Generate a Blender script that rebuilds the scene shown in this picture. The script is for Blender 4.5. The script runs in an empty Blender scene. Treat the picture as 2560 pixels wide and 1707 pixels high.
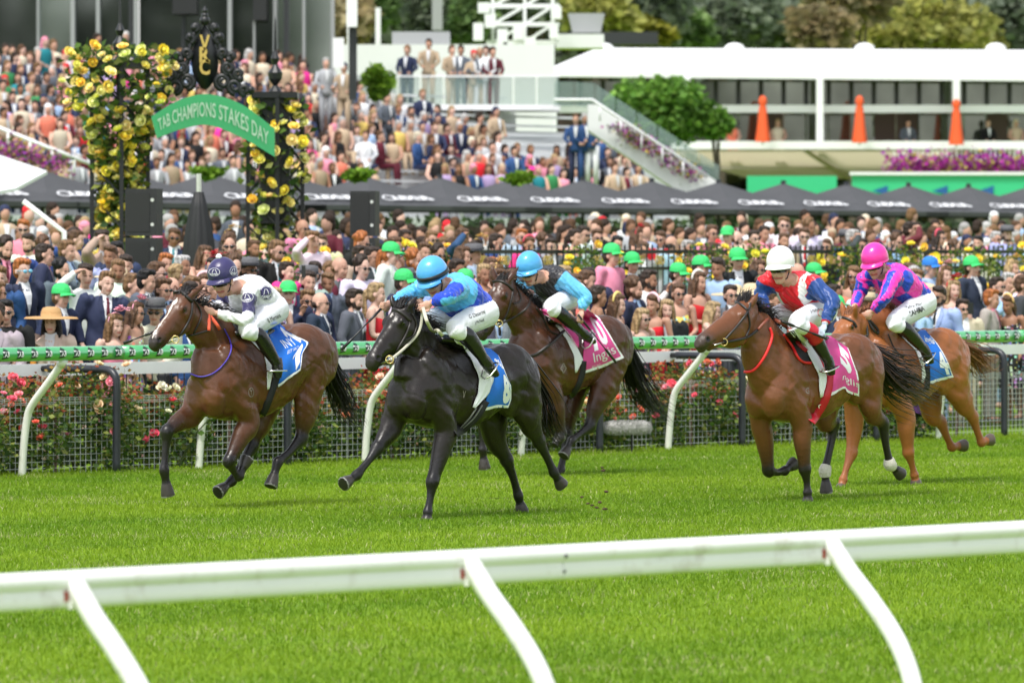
import bpy, math, random
import numpy as np
from mathutils import Vector, Matrix, Quaternion
from mathutils.bvhtree import BVHTree

# ------------------------------------------------------------------ camera, sky, sun, exposure
F_PX = 16000.0          # focal length in photo pixels (photo is 2560 wide)
CAM_H = 2.15            # lens height above the turf
Y_HOR = 630.0           # photo row of the horizon
scene = bpy.context.scene
col = scene.collection
cam_d = bpy.data.cameras.new('camera')
cam_d.sensor_width = 36.0
cam_d.lens = F_PX / 2560.0 * 36.0
cam_d.shift_y = -(853.5 - Y_HOR) / 2560.0
cam_d.clip_start = 0.5
cam_d.clip_end = 3000.0
cam_d.dof.use_dof = True
cam_d.dof.focus_distance = 50.5
cam_d.dof.aperture_fstop = 5.0
cam = bpy.data.objects.new('camera', cam_d)
cam.location = (0, 0, CAM_H)
cam.rotation_euler = (math.radians(90), 0, 0)
col.objects.link(cam)
scene.camera = cam

SUN_EL, SUN_AZ = math.radians(62), math.radians(205)   # azimuth clockwise from +Y: high, behind the camera's left shoulder
world = bpy.data.worlds.new('World')
scene.world = world
world.use_nodes = True
wn = world.node_tree
for n in list(wn.nodes): wn.nodes.remove(n)
sky = wn.nodes.new('ShaderNodeTexSky')
sky.sky_type = 'NISHITA'
sky.sun_disc = False
sky.sun_elevation = SUN_EL
sky.sun_rotation = SUN_AZ
sky.air_density = 1.0
sky.dust_density = 1.5
sky.ozone_density = 1.0
hs = wn.nodes.new('ShaderNodeHueSaturation')
hs.inputs['Saturation'].default_value = 0.30      # thin overcast: the same sky, veiled by cloud
bg = wn.nodes.new('ShaderNodeBackground')
bg.inputs['Strength'].default_value = 0.115
wo = wn.nodes.new('ShaderNodeOutputWorld')
wn.links.new(sky.outputs[0], hs.inputs['Color'])
wn.links.new(hs.outputs[0], bg.inputs['Color'])
wn.links.new(bg.outputs[0], wo.inputs['Surface'])

sun_d = bpy.data.lights.new('sun', 'SUN')
sun_d.energy = 1.5
sun_d.angle = math.radians(11)
sun_d.color = (1.0, 0.96, 0.90)
sun = bpy.data.objects.new('sun', sun_d)
sv = Vector((math.sin(SUN_AZ) * math.cos(SUN_EL), math.cos(SUN_AZ) * math.cos(SUN_EL), math.sin(SUN_EL)))
sun.rotation_euler = sv.to_track_quat('Z', 'Y').to_euler()
sun.location = (0, 0, 60)
col.objects.link(sun)

vs = scene.view_settings
vs.view_transform = 'Standard'
vs.look = 'None'
vs.exposure = 1.22
vs.gamma = 1.0
scene.cycles.use_denoising = True
scene.cycles.max_bounces = 6
scene.cycles.transparent_max_bounces = 8

rnd = random.Random(7)
nrg = np.random.default_rng(7)

# ------------------------------------------------------------------ helpers
def at(px, py, Y):
    """photo pixel + depth in metres -> world point"""
    return Vector(((px - 1280.0) * Y / F_PX, Y, CAM_H - (py - Y_HOR) * Y / F_PX))

def tag(o, label=None, cat=None, group=None, kind=None):
    if label: o['label'] = label
    if cat: o['category'] = cat
    if group: o['group'] = group
    if kind: o['kind'] = kind
    return o

def empty(name, loc=(0, 0, 0), rz=0.0):
    o = bpy.data.objects.new(name, None)
    o.location = loc
    o.rotation_euler = (0, 0, rz)
    o.empty_display_size = 0.2
    col.objects.link(o)
    return o

def link(name, me, parent=None, mat=None, loc=None, rz=None):
    o = bpy.data.objects.new(name, me)
    if mat is not None and not me.materials:
        me.materials.append(mat)
    col.objects.link(o)
    if parent is not None: o.parent = parent
    if loc is not None: o.location = loc
    if rz is not None: o.rotation_euler = (0, 0, rz)
    return o

def mesh_from(verts, faces, name='m', smooth=False, cols=None):
    me = bpy.data.meshes.new(name)
    me.from_pydata([tuple(v) for v in verts], [], faces)
    if smooth: me.polygons.foreach_set('use_smooth', [True] * len(me.polygons))
    if cols is not None:
        a = me.color_attributes.new('Col', 'FLOAT_COLOR', 'POINT')
        c = np.ones((len(me.vertices), 4), dtype=np.float32)
        c[:, :3] = np.asarray(cols, dtype=np.float32)[:, :3]
        a.data.foreach_set('color', c.ravel())
    me.update()
    return me

class MB:
    """collects simple shapes, built into one mesh"""
    def __init__(s): s.v = []; s.f = []; s.c = []; s.cur = (1, 1, 1)
    def add(s, vs_, fs_, c=None):
        o = len(s.v); s.v += [tuple(x) for x in vs_]; s.f += [tuple(i + o for i in f) for f in fs_]
        s.c += [c or s.cur] * len(vs_)
    def box(s, c, d, ax=None, colr=None):
        """centre, full sizes, optional 3 axes"""
        ax = ax or (Vector((1, 0, 0)), Vector((0, 1, 0)), Vector((0, 0, 1)))
        c = Vector(c); vv = []
        for i in (-.5, .5):
            for j in (-.5, .5):
                for k in (-.5, .5):
                    vv.append(c + ax[0] * (i * d[0]) + ax[1] * (j * d[1]) + ax[2] * (k * d[2]))
        s.add(vv, [(0, 1, 3, 2), (4, 6, 7, 5), (0, 4, 5, 1), (2, 3, 7, 6), (0, 2, 6, 4), (1, 5, 7, 3)], colr)
    def bar(s, a, b, w, h=None, colr=None, up=None):
        a, b = Vector(a), Vector(b); t = (b - a); L = t.length
        if L < 1e-6: return
        t.normalize(); up = Vector(up or (0, 0, 1))
        if abs(t.dot(up)) > .98: up = Vector((1, 0, 0))
        x = t.cross(up).normalized(); y = x.cross(t)
        s.box((a + b) / 2, (w, L, h or w), (x, t, y), colr)
    def tube(s, pts, r, n=8, colr=None, cap=True):
        pts = [Vector(p) for p in pts]; m = len(pts)
        rs = r if hasattr(r, '__len__') else [r] * m
        t0 = (pts[1] - pts[0]).normalized()
        up = Vector((0, 0, 1)) if abs(t0.z) < .9 else Vector((1, 0, 0))
        x = t0.cross(up).normalized(); vv = []; ff = []
        for i, p in enumerate(pts):
            t = (pts[min(i + 1, m - 1)] - pts[max(i - 1, 0)]).normalized()
            x = (x - t * x.dot(t)).normalized(); y = t.cross(x)
            for k in range(n):
                a = 2 * math.pi * k / n
                vv.append(p + (x * math.cos(a) + y * math.sin(a)) * rs[i])
        for i in range(m - 1):
            for k in range(n):
                k2 = (k + 1) % n
                ff.append((i * n + k, i * n + k2, (i + 1) * n + k2, (i + 1) * n + k))
        if cap:
            ff.append(tuple(range(n - 1, -1, -1))); ff.append(tuple((m - 1) * n + k for k in range(n)))
        s.add(vv, ff, colr)
    def ell(s, c, r, ax=None, nu=12, nv=8, colr=None):
        c = Vector(c); ax = ax or (Vector((1, 0, 0)), Vector((0, 1, 0)), Vector((0, 0, 1)))
        r = r if hasattr(r, '__len__') else (r, r, r)
        vv = [c + ax[2] * r[2]]; ff = []
        for j in range(1, nv):
            th = math.pi * j / nv
            for i in range(nu):
                ph = 2 * math.pi * i / nu
                vv.append(c + ax[0] * (r[0] * math.sin(th) * math.cos(ph)) + ax[1] * (r[1] * math.sin(th) * math.sin(ph)) + ax[2] * (r[2] * math.cos(th)))
        vv.append(c - ax[2] * r[2])
        for i in range(nu): ff.append((0, 1 + i, 1 + (i + 1) % nu))
        for j in range(nv - 2):
            for i in range(nu):
                a = 1 + j * nu
                ff.append((a + i, a + nu + i, a + nu + (i + 1) % nu, a + (i + 1) % nu))
        e = len(vv) - 1; a = 1 + (nv - 2) * nu
        for i in range(nu): ff.append((e, a + (i + 1) % nu, a + i))
        s.add(vv, ff, colr)
    def loft(s, pts, ra, rb, lat, nseg=16, sub=5, colr=None):
        """elliptic tube: ra across the lateral plane, rb along the lateral axis"""
        P = cat([tuple(p) for p in pts], sub); A = cat([(a,) for a in ra], sub)[:, 0]; B = cat([(b,) for b in rb], sub)[:, 0]
        lat = Vector(lat); m = len(P); vv = []; ff = []
        for i in range(m):
            t = Vector(P[min(i + 1, m - 1)] - P[max(i - 1, 0)]).normalized()
            b = (lat - t * lat.dot(t)).normalized(); a = t.cross(b)
            c = Vector(P[i])
            for k in range(nseg):
                q = 2 * math.pi * k / nseg
                vv.append(c + a * (A[i] * math.cos(q)) + b * (B[i] * math.sin(q)))
        for i in range(m - 1):
            for k in range(nseg):
                k2 = (k + 1) % nseg
                ff.append((i * nseg + k, i * nseg + k2, (i + 1) * nseg + k2, (i + 1) * nseg + k))
        ff.append(tuple(range(nseg - 1, -1, -1))); ff.append(tuple((m - 1) * nseg + k for k in range(nseg)))
        s.add(vv, ff, colr)
    def mesh(s, smooth=False, cols=False):
        return mesh_from(s.v, s.f, smooth=smooth, cols=s.c if cols else None)
    def build(s, name, mat, parent=None, smooth=False, cols=False, loc=None):
        return link(name, s.mesh(smooth, cols), parent, mat, loc)

def cat(P, sub):
    """Catmull-Rom through P with sub steps per span"""
    P = np.asarray(P, float); n = len(P)
    if n < 3:
        return np.array([P[0] + (P[-1] - P[0]) * i / sub for i in range(sub + 1)])
    out = []
    for i in range(n - 1):
        p0 = P[i - 1] if i > 0 else 2 * P[0] - P[1]
        p1, p2 = P[i], P[i + 1]
        p3 = P[i + 2] if i + 2 < n else 2 * P[-1] - P[-2]
        for k in range(sub):
            t = k / sub
            out.append(.5 * (2 * p1 + (p2 - p0) * t + (2 * p0 - 5 * p1 + 4 * p2 - p3) * t * t + (3 * p1 - p0 - 3 * p2 + p3) * t ** 3))
    out.append(P[-1])
    return np.array(out)

def remesh(mb, voxel, smooth_it=4, fac=.5):
    """weld a heap of closed shapes into one continuous skin"""
    me = mb.mesh()
    o = bpy.data.objects.new('tmp', me); col.objects.link(o)
    m = o.modifiers.new('r', 'REMESH'); m.mode = 'VOXEL'; m.voxel_size = voxel; m.use_smooth_shade = True
    if smooth_it:
        m2 = o.modifiers.new('s', 'SMOOTH'); m2.iterations = smooth_it; m2.factor = fac
    dg = bpy.context.evaluated_depsgraph_get()
    out = bpy.data.meshes.new_from_object(o.evaluated_get(dg))
    bpy.data.objects.remove(o); bpy.data.meshes.remove(me)
    out.polygons.foreach_set('use_smooth', [True] * len(out.polygons))
    return out

def co_of(me):
    a = np.empty(len(me.vertices) * 3, dtype=np.float64); me.vertices.foreach_get('co', a); return a.reshape(-1, 3)

def no_of(me):
    a = np.empty(len(me.vertices) * 3, dtype=np.float32); me.vertex_normals.foreach_get('vector', a); return a.reshape(-1, 3)

def set_cols(me, c):
    a = me.color_attributes.new('Col', 'FLOAT_COLOR', 'POINT')
    d = np.ones((len(me.vertices), 4), dtype=np.float32); d[:, :3] = c
    a.data.foreach_set('color', d.ravel())

def text_mesh(body, size=1.0, bold=0.0, sx=1.0, shear=0.0, extrude=0.0, res=3, spacing=1.0):
    """flat lettering, centred on the origin in x-y; returns verts (N,2) and faces"""
    cu = bpy.data.curves.new('t', 'FONT'); cu.body = body; cu.size = size; cu.offset = bold; cu.shear = shear
    cu.align_x = 'CENTER'; cu.align_y = 'CENTER'; cu.resolution_u = res; cu.extrude = extrude; cu.space_character = spacing
    o = bpy.data.objects.new('t', cu); col.objects.link(o)
    dg = bpy.context.evaluated_depsgraph_get()
    me = bpy.data.meshes.new_from_object(o.evaluated_get(dg))
    v = co_of(me)[:, :2].copy(); f = [tuple(p.vertices) for p in me.polygons]
    v[:, 0] *= sx
    bpy.data.objects.remove(o); bpy.data.curves.remove(cu); bpy.data.meshes.remove(me)
    return v, f

# ------------------------------------------------------------------ materials (all procedural)
def rough_var(m, lo, hi, sc):
    t = m.node_tree; b = t.nodes['Principled BSDF']; tc = t.nodes.new('ShaderNodeTexCoord'); nz = t.nodes.new('ShaderNodeTexNoise'); nz.inputs['Scale'].default_value = sc; nz.inputs['Detail'].default_value = 6
    mr = t.nodes.new('ShaderNodeMapRange'); mr.inputs['From Min'].default_value = .35; mr.inputs['From Max'].default_value = .65; mr.inputs['To Min'].default_value = lo; mr.inputs['To Max'].default_value = hi
    t.links.new(tc.outputs['Object'], nz.inputs['Vector']); t.links.new(nz.outputs['Fac'], mr.inputs['Value']); t.links.new(mr.outputs[0], b.inputs['Roughness'])

def mat(name, color=(.5, .5, .5), rough=.6, spec=.5, metal=0.0, attr=None, objcol=False, noise=0.0, nscale=8.0,
        bump=0.0, bscale=40.0, sheen=0.0, trans=0.0, coat=0.0, subsurf=0.0, alpha=1.0, dirt=None):
    m = bpy.data.materials.new(name); m.use_nodes = True
    t = m.node_tree; b = t.nodes['Principled BSDF']
    b.inputs['Roughness'].default_value = rough
    b.inputs['Specular IOR Level'].default_value = spec
    b.inputs['Metallic'].default_value = metal
    b.inputs['Sheen Weight'].default_value = sheen
    b.inputs['Coat Weight'].default_value = coat
    b.inputs['Transmission Weight'].default_value = trans
    b.inputs['Alpha'].default_value = alpha
    if subsurf:
        b.inputs['Subsurface Weight'].default_value = subsurf
        b.inputs['Subsurface Radius'].default_value = (.01, .004, .002)
    src = None
    if attr:
        a = t.nodes.new('ShaderNodeVertexColor'); a.layer_name = attr; src = a.outputs['Color']
    elif objcol:
        a = t.nodes.new('ShaderNodeObjectInfo'); src = a.outputs['Color']
    else:
        a = t.nodes.new('ShaderNodeRGB'); a.outputs[0].default_value = (*color, 1); src = a.outputs[0]
    tc = t.nodes.new('ShaderNodeTexCoord')
    if noise:
        nz = t.nodes.new('ShaderNodeTexNoise'); nz.inputs['Scale'].default_value = nscale; nz.inputs['Detail'].default_value = 5
        t.links.new(tc.outputs['Object'], nz.inputs['Vector'])
        mr = t.nodes.new('ShaderNodeMapRange'); mr.inputs['From Min'].default_value = .3; mr.inputs['From Max'].default_value = .7
        mr.inputs['To Min'].default_value = 1 - noise; mr.inputs['To Max'].default_value = 1 + noise
        t.links.new(nz.outputs['Fac'], mr.inputs['Value'])
        mx = t.nodes.new('ShaderNodeVectorMath'); mx.operation = 'SCALE'
        t.links.new(src, mx.inputs[0]); t.links.new(mr.outputs[0], mx.inputs['Scale']); src = mx.outputs[0]
    if dirt:
        nz = t.nodes.new('ShaderNodeTexNoise'); nz.inputs['Scale'].default_value = dirt[1]; nz.inputs['Detail'].default_value = 8; nz.inputs['Roughness'].default_value = .7
        t.links.new(tc.outputs['Object'], nz.inputs['Vector'])
        mr = t.nodes.new('ShaderNodeMapRange'); mr.inputs['From Min'].default_value = .55; mr.inputs['From Max'].default_value = .75
        mr.inputs['To Max'].default_value = dirt[2]
        t.links.new(nz.outputs['Fac'], mr.inputs['Value'])
        mx = t.nodes.new('ShaderNodeMix'); mx.data_type = 'RGBA'
        t.links.new(mr.outputs[0], mx.inputs['Factor']); t.links.new(src, mx.inputs['A']); mx.inputs['B'].default_value = (*dirt[0], 1)
        src = mx.outputs['Result']
    t.links.new(src, b.inputs['Base Color'])
    if bump:
        nz = t.nodes.new('ShaderNodeTexNoise'); nz.inputs['Scale'].default_value = bscale; nz.inputs['Detail'].default_value = 4
        t.links.new(tc.outputs['Object'], nz.inputs['Vector'])
        bp = t.nodes.new('ShaderNodeBump'); bp.inputs['Strength'].default_value = bump; bp.inputs['Distance'].default_value = .02
        t.links.new(nz.outputs['Fac'], bp.inputs['Height']); t.links.new(bp.outputs[0], b.inputs['Normal'])
    return m

M = {}
M['coat'] = mat('horse_coat', attr='Col', rough=.34, spec=.42, noise=.07, nscale=6, bump=.16, bscale=34)
rough_var(M['coat'], .26, .50, 7)
M['hair'] = mat('horse_hair', attr='Col', rough=.45, spec=.4)
M['eye'] = mat('eye', (.008, .006, .005), rough=.08, spec=.8)
M['leather'] = mat('bridle_leather', (.018, .014, .012), rough=.45, spec=.5)
M['leather_tan'] = mat('tan_leather', (.22, .055, .03), rough=.5)
M['webbing'] = mat('pale_webbing', (.55, .52, .42), rough=.8)
M['orange_rein'] = mat('orange_rubber', (.75, .11, .05), rough=.6)
M['brass'] = mat('brass', (.72, .55, .22), rough=.3, metal=1.0)
M['steel'] = mat('steel', (.75, .75, .74), rough=.28, metal=1.0)
M['silk'] = mat('silk', attr='Col', rough=.38, spec=.45, bump=.45, bscale=16, sheen=.15)
M['skin'] = mat('skin', attr='Col', rough=.5, spec=.4, subsurf=.15)
M['breeches'] = mat('white_breeches', (.78, .79, .83), rough=.6, bump=.35, bscale=22)
M['boot'] = mat('black_boot', (.012, .012, .014), rough=.22, spec=.6, bump=.25, bscale=30)
M['black'] = mat('black_plastic', (.012, .012, .013), rough=.35)
M['white_cloth'] = mat('white_cloth', (.82, .83, .86), rough=.8, bump=.3, bscale=14)
M['blue_cloth'] = mat('blue_cloth', (.006, .15, .62), rough=.7, bump=.35, bscale=9, noise=.06)
M['pink_cloth'] = mat('pink_cloth', (.72, .07, .30), rough=.7, bump=.35, bscale=9, noise=.06)
M['print_white'] = mat('white_print', (.85, .86, .88), rough=.7)
M['print_black'] = mat('black_print', (.02, .02, .025), rough=.7)
M['white_paint'] = mat('white_pvc', (.80, .81, .80), rough=.42, noise=.03, nscale=3, dirt=((.42, .40, .33), 2.2, .35))
# ------------------------------------------------------------------ the course: turf, rails, rose hedge
PA = Vector((-4.70, 61.3, 0)); TV = Vector((9.585, 12.1, 0)).normalized(); NV = Vector((-TV.y, TV.x, 0))
def trk(a, p, z=0.0):
    """a metres along the far rail (to the right), p metres behind it"""
    return PA + TV * a + NV * p + Vector((0, 0, z))
def a_of(px, p):
    """where the photo column px meets the line p metres behind the rail"""
    o = PA + NV * p; k = (px - 1280.0) / F_PX
    return (k * o.y - o.x) / (TV.x - k * TV.y)
def bank(p):
    """height of the spectators' lawn"""
    return float(np.interp(p, [-400, 1.6, 2.0, 5.2, 12, 24, 60, 400], [0, 0, .03, .44, .72, 1.15, 1.5, 1.6]))

def fast_mesh(V, quads=None, tris=None, cols=None, smooth=False):
    """big meshes straight from arrays"""
    me = bpy.data.meshes.new('m'); V = np.asarray(V, np.float32)
    me.vertices.add(len(V)); me.vertices.foreach_set('co', V.ravel())
    loops = []; tot = []
    if quads is not None and len(quads): loops.append(np.asarray(quads, np.int32).ravel()); tot.append(np.full(len(quads), 4, np.int32))
    if tris is not None and len(tris): loops.append(np.asarray(tris, np.int32).ravel()); tot.append(np.full(len(tris), 3, np.int32))
    L = np.concatenate(loops); T_ = np.concatenate(tot)
    me.loops.add(len(L)); me.loops.foreach_set('vertex_index', L)
    me.polygons.add(len(T_)); me.polygons.foreach_set('loop_start', np.concatenate([[0], np.cumsum(T_)[:-1]]).astype(np.int32)); me.polygons.foreach_set('loop_total', T_)
    if smooth: me.polygons.foreach_set('use_smooth', np.ones(len(T_), bool))
    me.update(calc_edges=True)
    if cols is not None: set_cols(me, cols)
    return me

def vnoise(x, y, sc, seed=0):
    """smooth value noise, vectorised"""
    r = np.random.default_rng(seed); G = r.random((64, 64)); x, y = x * sc, y * sc
    xi, yi = np.floor(x).astype(int), np.floor(y).astype(int); fx, fy = x - xi, y - yi; fx = fx * fx * (3 - 2 * fx); fy = fy * fy * (3 - 2 * fy)
    g = lambda i, j: G[i % 64, j % 64]
    return (g(xi, yi) * (1 - fx) + g(xi + 1, yi) * fx) * (1 - fy) + (g(xi, yi + 1) * (1 - fx) + g(xi + 1, yi + 1) * fx) * fy

# ground sheet: flat track, then the lawn bank
m = bpy.data.materials.new('turf'); m.use_nodes = True; t = m.node_tree; b = t.nodes['Principled BSDF']; b.inputs['Roughness'].default_value = .9; b.inputs['Specular IOR Level'].default_value = .1
tc = t.nodes.new('ShaderNodeTexCoord'); n1 = t.nodes.new('ShaderNodeTexNoise'); n1.inputs['Scale'].default_value = .9; n1.inputs['Detail'].default_value = 8
n2 = t.nodes.new('ShaderNodeTexNoise'); n2.inputs['Scale'].default_value = 45; n2.inputs['Detail'].default_value = 6
cr = t.nodes.new('ShaderNodeValToRGB'); cr.color_ramp.elements[0].color = (.090, .185, .008, 1); cr.color_ramp.elements[1].color = (.195, .305, .020, 1)
cr.color_ramp.elements[0].position = .3; cr.color_ramp.elements[1].position = .7
ad = t.nodes.new('ShaderNodeMath'); ad.operation = 'MULTIPLY_ADD'; ad.inputs[1].default_value = .45
t.links.new(tc.outputs['Object'], n1.inputs['Vector']); t.links.new(tc.outputs['Object'], n2.inputs['Vector'])
sb = t.nodes.new('ShaderNodeMath'); sb.operation = 'MULTIPLY'; sb.inputs[1].default_value = .55
t.links.new(n1.outputs['Fac'], sb.inputs[0]); t.links.new(n2.outputs['Fac'], ad.inputs[0]); t.links.new(sb.outputs[0], ad.inputs[2]); t.links.new(ad.outputs[0], cr.inputs['Fac']); t.links.new(cr.outputs[0], b.inputs['Base Color'])
M['turf'] = m
mb = MB(); ps = [-400, -60, -20, -5, 1.6, 2.0, 3, 4, 5.2, 8, 12, 18, 24, 40, 60, 400]; aa = [-600, -60, -20, 0, 20, 40, 80, 900]
mb.add([trk(a, p, bank(p)) for p in ps for a in aa], [(j * 8 + i, j * 8 + i + 1, (j + 1) * 8 + i + 1, (j + 1) * 8 + i) for j in range(len(ps) - 1) for i in range(7)])
tag(mb.build('turf', M['turf'], None, True), kind='structure')

# mown grass
def grass():
    dens = 1350; R = nrg
    n = int(dens * 44 * 13.2); Yg = R.uniform(29.5, 75, n); hw = 1330 * Yg / F_PX + .25
    keep = R.random(n) < (hw / 6.6); Yg, hw = Yg[keep], hw[keep]
    Xg = R.uniform(-1, 1, len(Yg)) * hw
    p = (Xg - PA.x) * NV.x + (Yg - PA.y) * NV.y
    k = p < .45; Xg, Yg, p = Xg[k], Yg[k], p[k]; n = len(Xg)
    big = vnoise(Xg + 100, Yg, .55, 1); mid = vnoise(Xg + 50, Yg, 2.3, 2); sm = vnoise(Xg, Yg, 9.0, 3)
    along = (Xg - PA.x) * TV.x + (Yg - PA.y) * TV.y
    h = (.022 + .014 * mid + .014 * sm) * R.uniform(.6, 1.25, n) * np.where(p > -.1, 1.3, 1.0)
    ang = R.uniform(0, 2 * np.pi, n); wd = R.uniform(.0022, .0042, n)
    lean = R.normal(0, .5, (n, 2)) * h[:, None]
    dx, dy = np.cos(ang) * wd, np.sin(ang) * wd
    V = np.empty((n, 5, 3), np.float32); z0 = -.004
    V[:, 0] = np.stack([Xg - dx, Yg - dy, np.full(n, z0)], 1); V[:, 1] = np.stack([Xg + dx, Yg + dy, np.full(n, z0)], 1)
    mx, my = Xg + lean[:, 0] * .35, Yg + lean[:, 1] * .35
    V[:, 2] = np.stack([mx + dx * .8, my + dy * .8, h * .6], 1); V[:, 3] = np.stack([mx - dx * .8, my - dy * .8, h * .6], 1)
    V[:, 4] = np.stack([Xg + lean[:, 0], Yg + lean[:, 1], h * R.uniform(.8, 1.0, n)], 1)
    i = np.arange(n)[:, None] * 5
    c0, c1, c2 = np.array([.112, .228, .008]), np.array([.268, .392, .022]), np.array([.48, .49, .22])
    w = np.clip(.22 + .16 * np.sign(np.sin(p * .95 + .8)) * np.clip(np.abs(np.sin(p * .95 + .8)) * 4, 0, 1) + .50 * big + .35 * (mid - .5) + R.normal(0, .18, n), 0, 1)[:, None]
    C = c0 * (1 - w) + c1 * w
    dry = (R.random(n) < .03 + .16 * np.clip((vnoise(Xg, Yg, 1.1, 5) - .66) * 5, 0, 1))
    C[dry] = c2 * R.uniform(.7, 1.1, (dry.sum(), 1))
    C *= R.uniform(.85, 1.15, (n, 1))
    for _ in range(110):      # hoof marks
        cx, cy = R.uniform(-5.5, 5.5), R.uniform(42, 64); d = np.hypot((Xg - cx), (Yg - cy) * .8); r = R.uniform(.05, .11); k = d < r
        V[k, 2:, 2] *= .35; C[k] = np.where(R.random((k.sum(), 1)) < .55, np.array([.085, .085, .025]), C[k] * .7)
    return fast_mesh(V.reshape(-1, 3), i + np.array([0, 1, 2, 3]), i + np.array([3, 2, 4]), np.repeat(C, 5, axis=0))
m = mat('grass_blade', attr='Col', rough=.55, spec=.25); b = m.node_tree.nodes['Principled BSDF']; tr = m.node_tree.nodes.new('ShaderNodeBsdfTranslucent'); mx = m.node_tree.nodes.new('ShaderNodeMixShader'); mx.inputs[0].default_value = .35
vc = [x for x in m.node_tree.nodes if x.type == 'VERTEX_COLOR'][0]; out = [x for x in m.node_tree.nodes if x.type == 'OUTPUT_MATERIAL'][0]
m.node_tree.links.new(vc.outputs['Color'], tr.inputs['Color']); m.node_tree.links.new(b.outputs[0], mx.inputs[1]); m.node_tree.links.new(tr.outputs[0], mx.inputs[2]); m.node_tree.links.new(mx.outputs[0], out.inputs['Surface'])
M['grass'] = m; M['leaf'] = m
tag(link('grass', grass(), None, M['grass']), 'short green mown grass covering the racing track', 'grass', kind='stuff')

# clods thrown up by the hooves
m_soil = mat('soil', (.07, .045, .025), rough=.95)
for i, (px, py) in enumerate(((1480, 1262), (1492, 1268), (1500, 1255), (1470, 1258), (1505, 1168), (1508, 1175), (1515, 1228), (1512, 1272), (1455, 1242))):
    c = at(px, py, 51.0); mb = MB(); r = .008 + .009 * rnd.random()
    mb.ell((0, 0, 0), (r * 1.6, r, r * .8), None, 6, 5)
    mb.v = [(x * rnd.uniform(.6, 1.3), y * rnd.uniform(.6, 1.3), z * rnd.uniform(.6, 1.3)) for x, y, z in mb.v]
    tag(mb.build('turf_clod', m_soil, None, False, loc=c), 'small brown turf clod flying behind the black horse hooves', 'clod', 'turf clods thrown up by the hooves')

# ---- far running rail: green pads on white goosenecks
M['green_pad'] = mat('green_pad', (.030, .42, .115), rough=.30, spec=.8, coat=1.0, noise=.04, nscale=4, dirt=((.20, .32, .20), 3, .25))
M['green_pad'].node_tree.nodes['Principled BSDF'].inputs['Coat IOR'].default_value = 2.1
M['green_pad'].node_tree.nodes['Principled BSDF'].inputs['Coat Roughness'].default_value = .16
M['badge'] = mat('badge_black', (.012, .035, .025), rough=.5)
M['cream_paint'] = mat('cream_pvc', (.74, .75, .68), rough=.4, noise=.03, nscale=5, dirt=((.35, .33, .24), 3.0, .3))
M['dark_steel'] = mat('dark_steel', (.022, .025, .032), rough=.35, spec=.5, noise=.15)
M['wire'] = mat('galvanised_wire', (.52, .54, .54), rough=.45, metal=.3)
SP = 15.43 / 6
fr_root = empty('running_rail', trk(0, 0)); tag(fr_root, 'green padded running rail on white bent posts behind the horses', 'rail')
O = fr_root.location
prof = cat([(0, -.05), (-.03, .28), (-.075, .56), (-.14, .69), (-.30, .855), (-.47, 1.03), (-.55, 1.12)], 4)
mb = MB(); mb.tube([NV * p + Vector((0, 0, z)) for p, z in prof], .0365, 12); post_me = mb.mesh(True)
mbc = MB(); mbc.tube([NV * p + Vector((0, 0, z)) for p, z in ((-.50, 1.07), (-.56, 1.13))], .042, 12); clamp_me = mbc.mesh(True)
for i in range(-1, 9):
    q = link('post', post_me, fr_root, M['cream_paint'], TV * (i * SP)); link('clamp', clamp_me, q, M['white_paint'])
tv, tf = text_mesh('TAB', 1.0, .03)
tv = (tv - (tv.min(0) + tv.max(0)) / 2) / (tv.max(0) - tv.min(0))
R_T, ZT = .069, 1.183; n_b = 13
mb = MB(); L_ = SP - .006
mb.tube([TV * (L_ * i / 8) for i in range(9)], R_T, 24); pad_me = mb.mesh(True)
def tube_pt(a, ang, lift): return TV * a + (NV * -math.cos(ang) + Vector((0, 0, math.sin(ang)))) * (R_T + lift)
bd = MB(); tx = MB()
for i in range(1):
    a0 = 0.0
    sh = [(-.045, -.058), (.040, -.045), (.048, -.02), (.045, .02), (.022, .045), (-.006, .062), (-.020, .045), (-.040, .012), (-.036, -.03)]
    cx = [(0, 0)]; fine = []
    for (x0, y0), (x1, y1) in zip(sh, sh[1:] + sh[:1]):
        for q in range(3): fine.append((x0 + (x1 - x0) * q / 3, y0 + (y1 - y0) * q / 3))
    pts_ = fine + [(x * .5, y * .5) for x, y in fine] + cx; nn = len(fine)
    bd.add([tube_pt(a0 + x, .12 + y / R_T, .0015) for x, y in pts_], [(k, (k + 1) % nn, nn + (k + 1) % nn, nn + k) for k in range(nn)] + [(nn + k, nn + (k + 1) % nn, 2 * nn) for k in range(nn)])
    tx.add([tube_pt(a0 + .004 + x * .092, .04 + y * .052 / R_T, .003) for x, y in tv], tf)
bd_me, tx_me = bd.mesh(), tx.mesh()
for i in range(-1, 8):
    q = link('rail_pad', pad_me, fr_root, M['green_pad'], TV * (i * SP + .8) + NV * -.55 + Vector((0, 0, ZT)))
    for k in range(n_b):
        link('badge', bd_me, q, M['badge'], TV * ((k + .5) * SP / n_b)); link('lettering', tx_me, q, M['print_white'], TV * ((k + .5) * SP / n_b))
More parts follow.
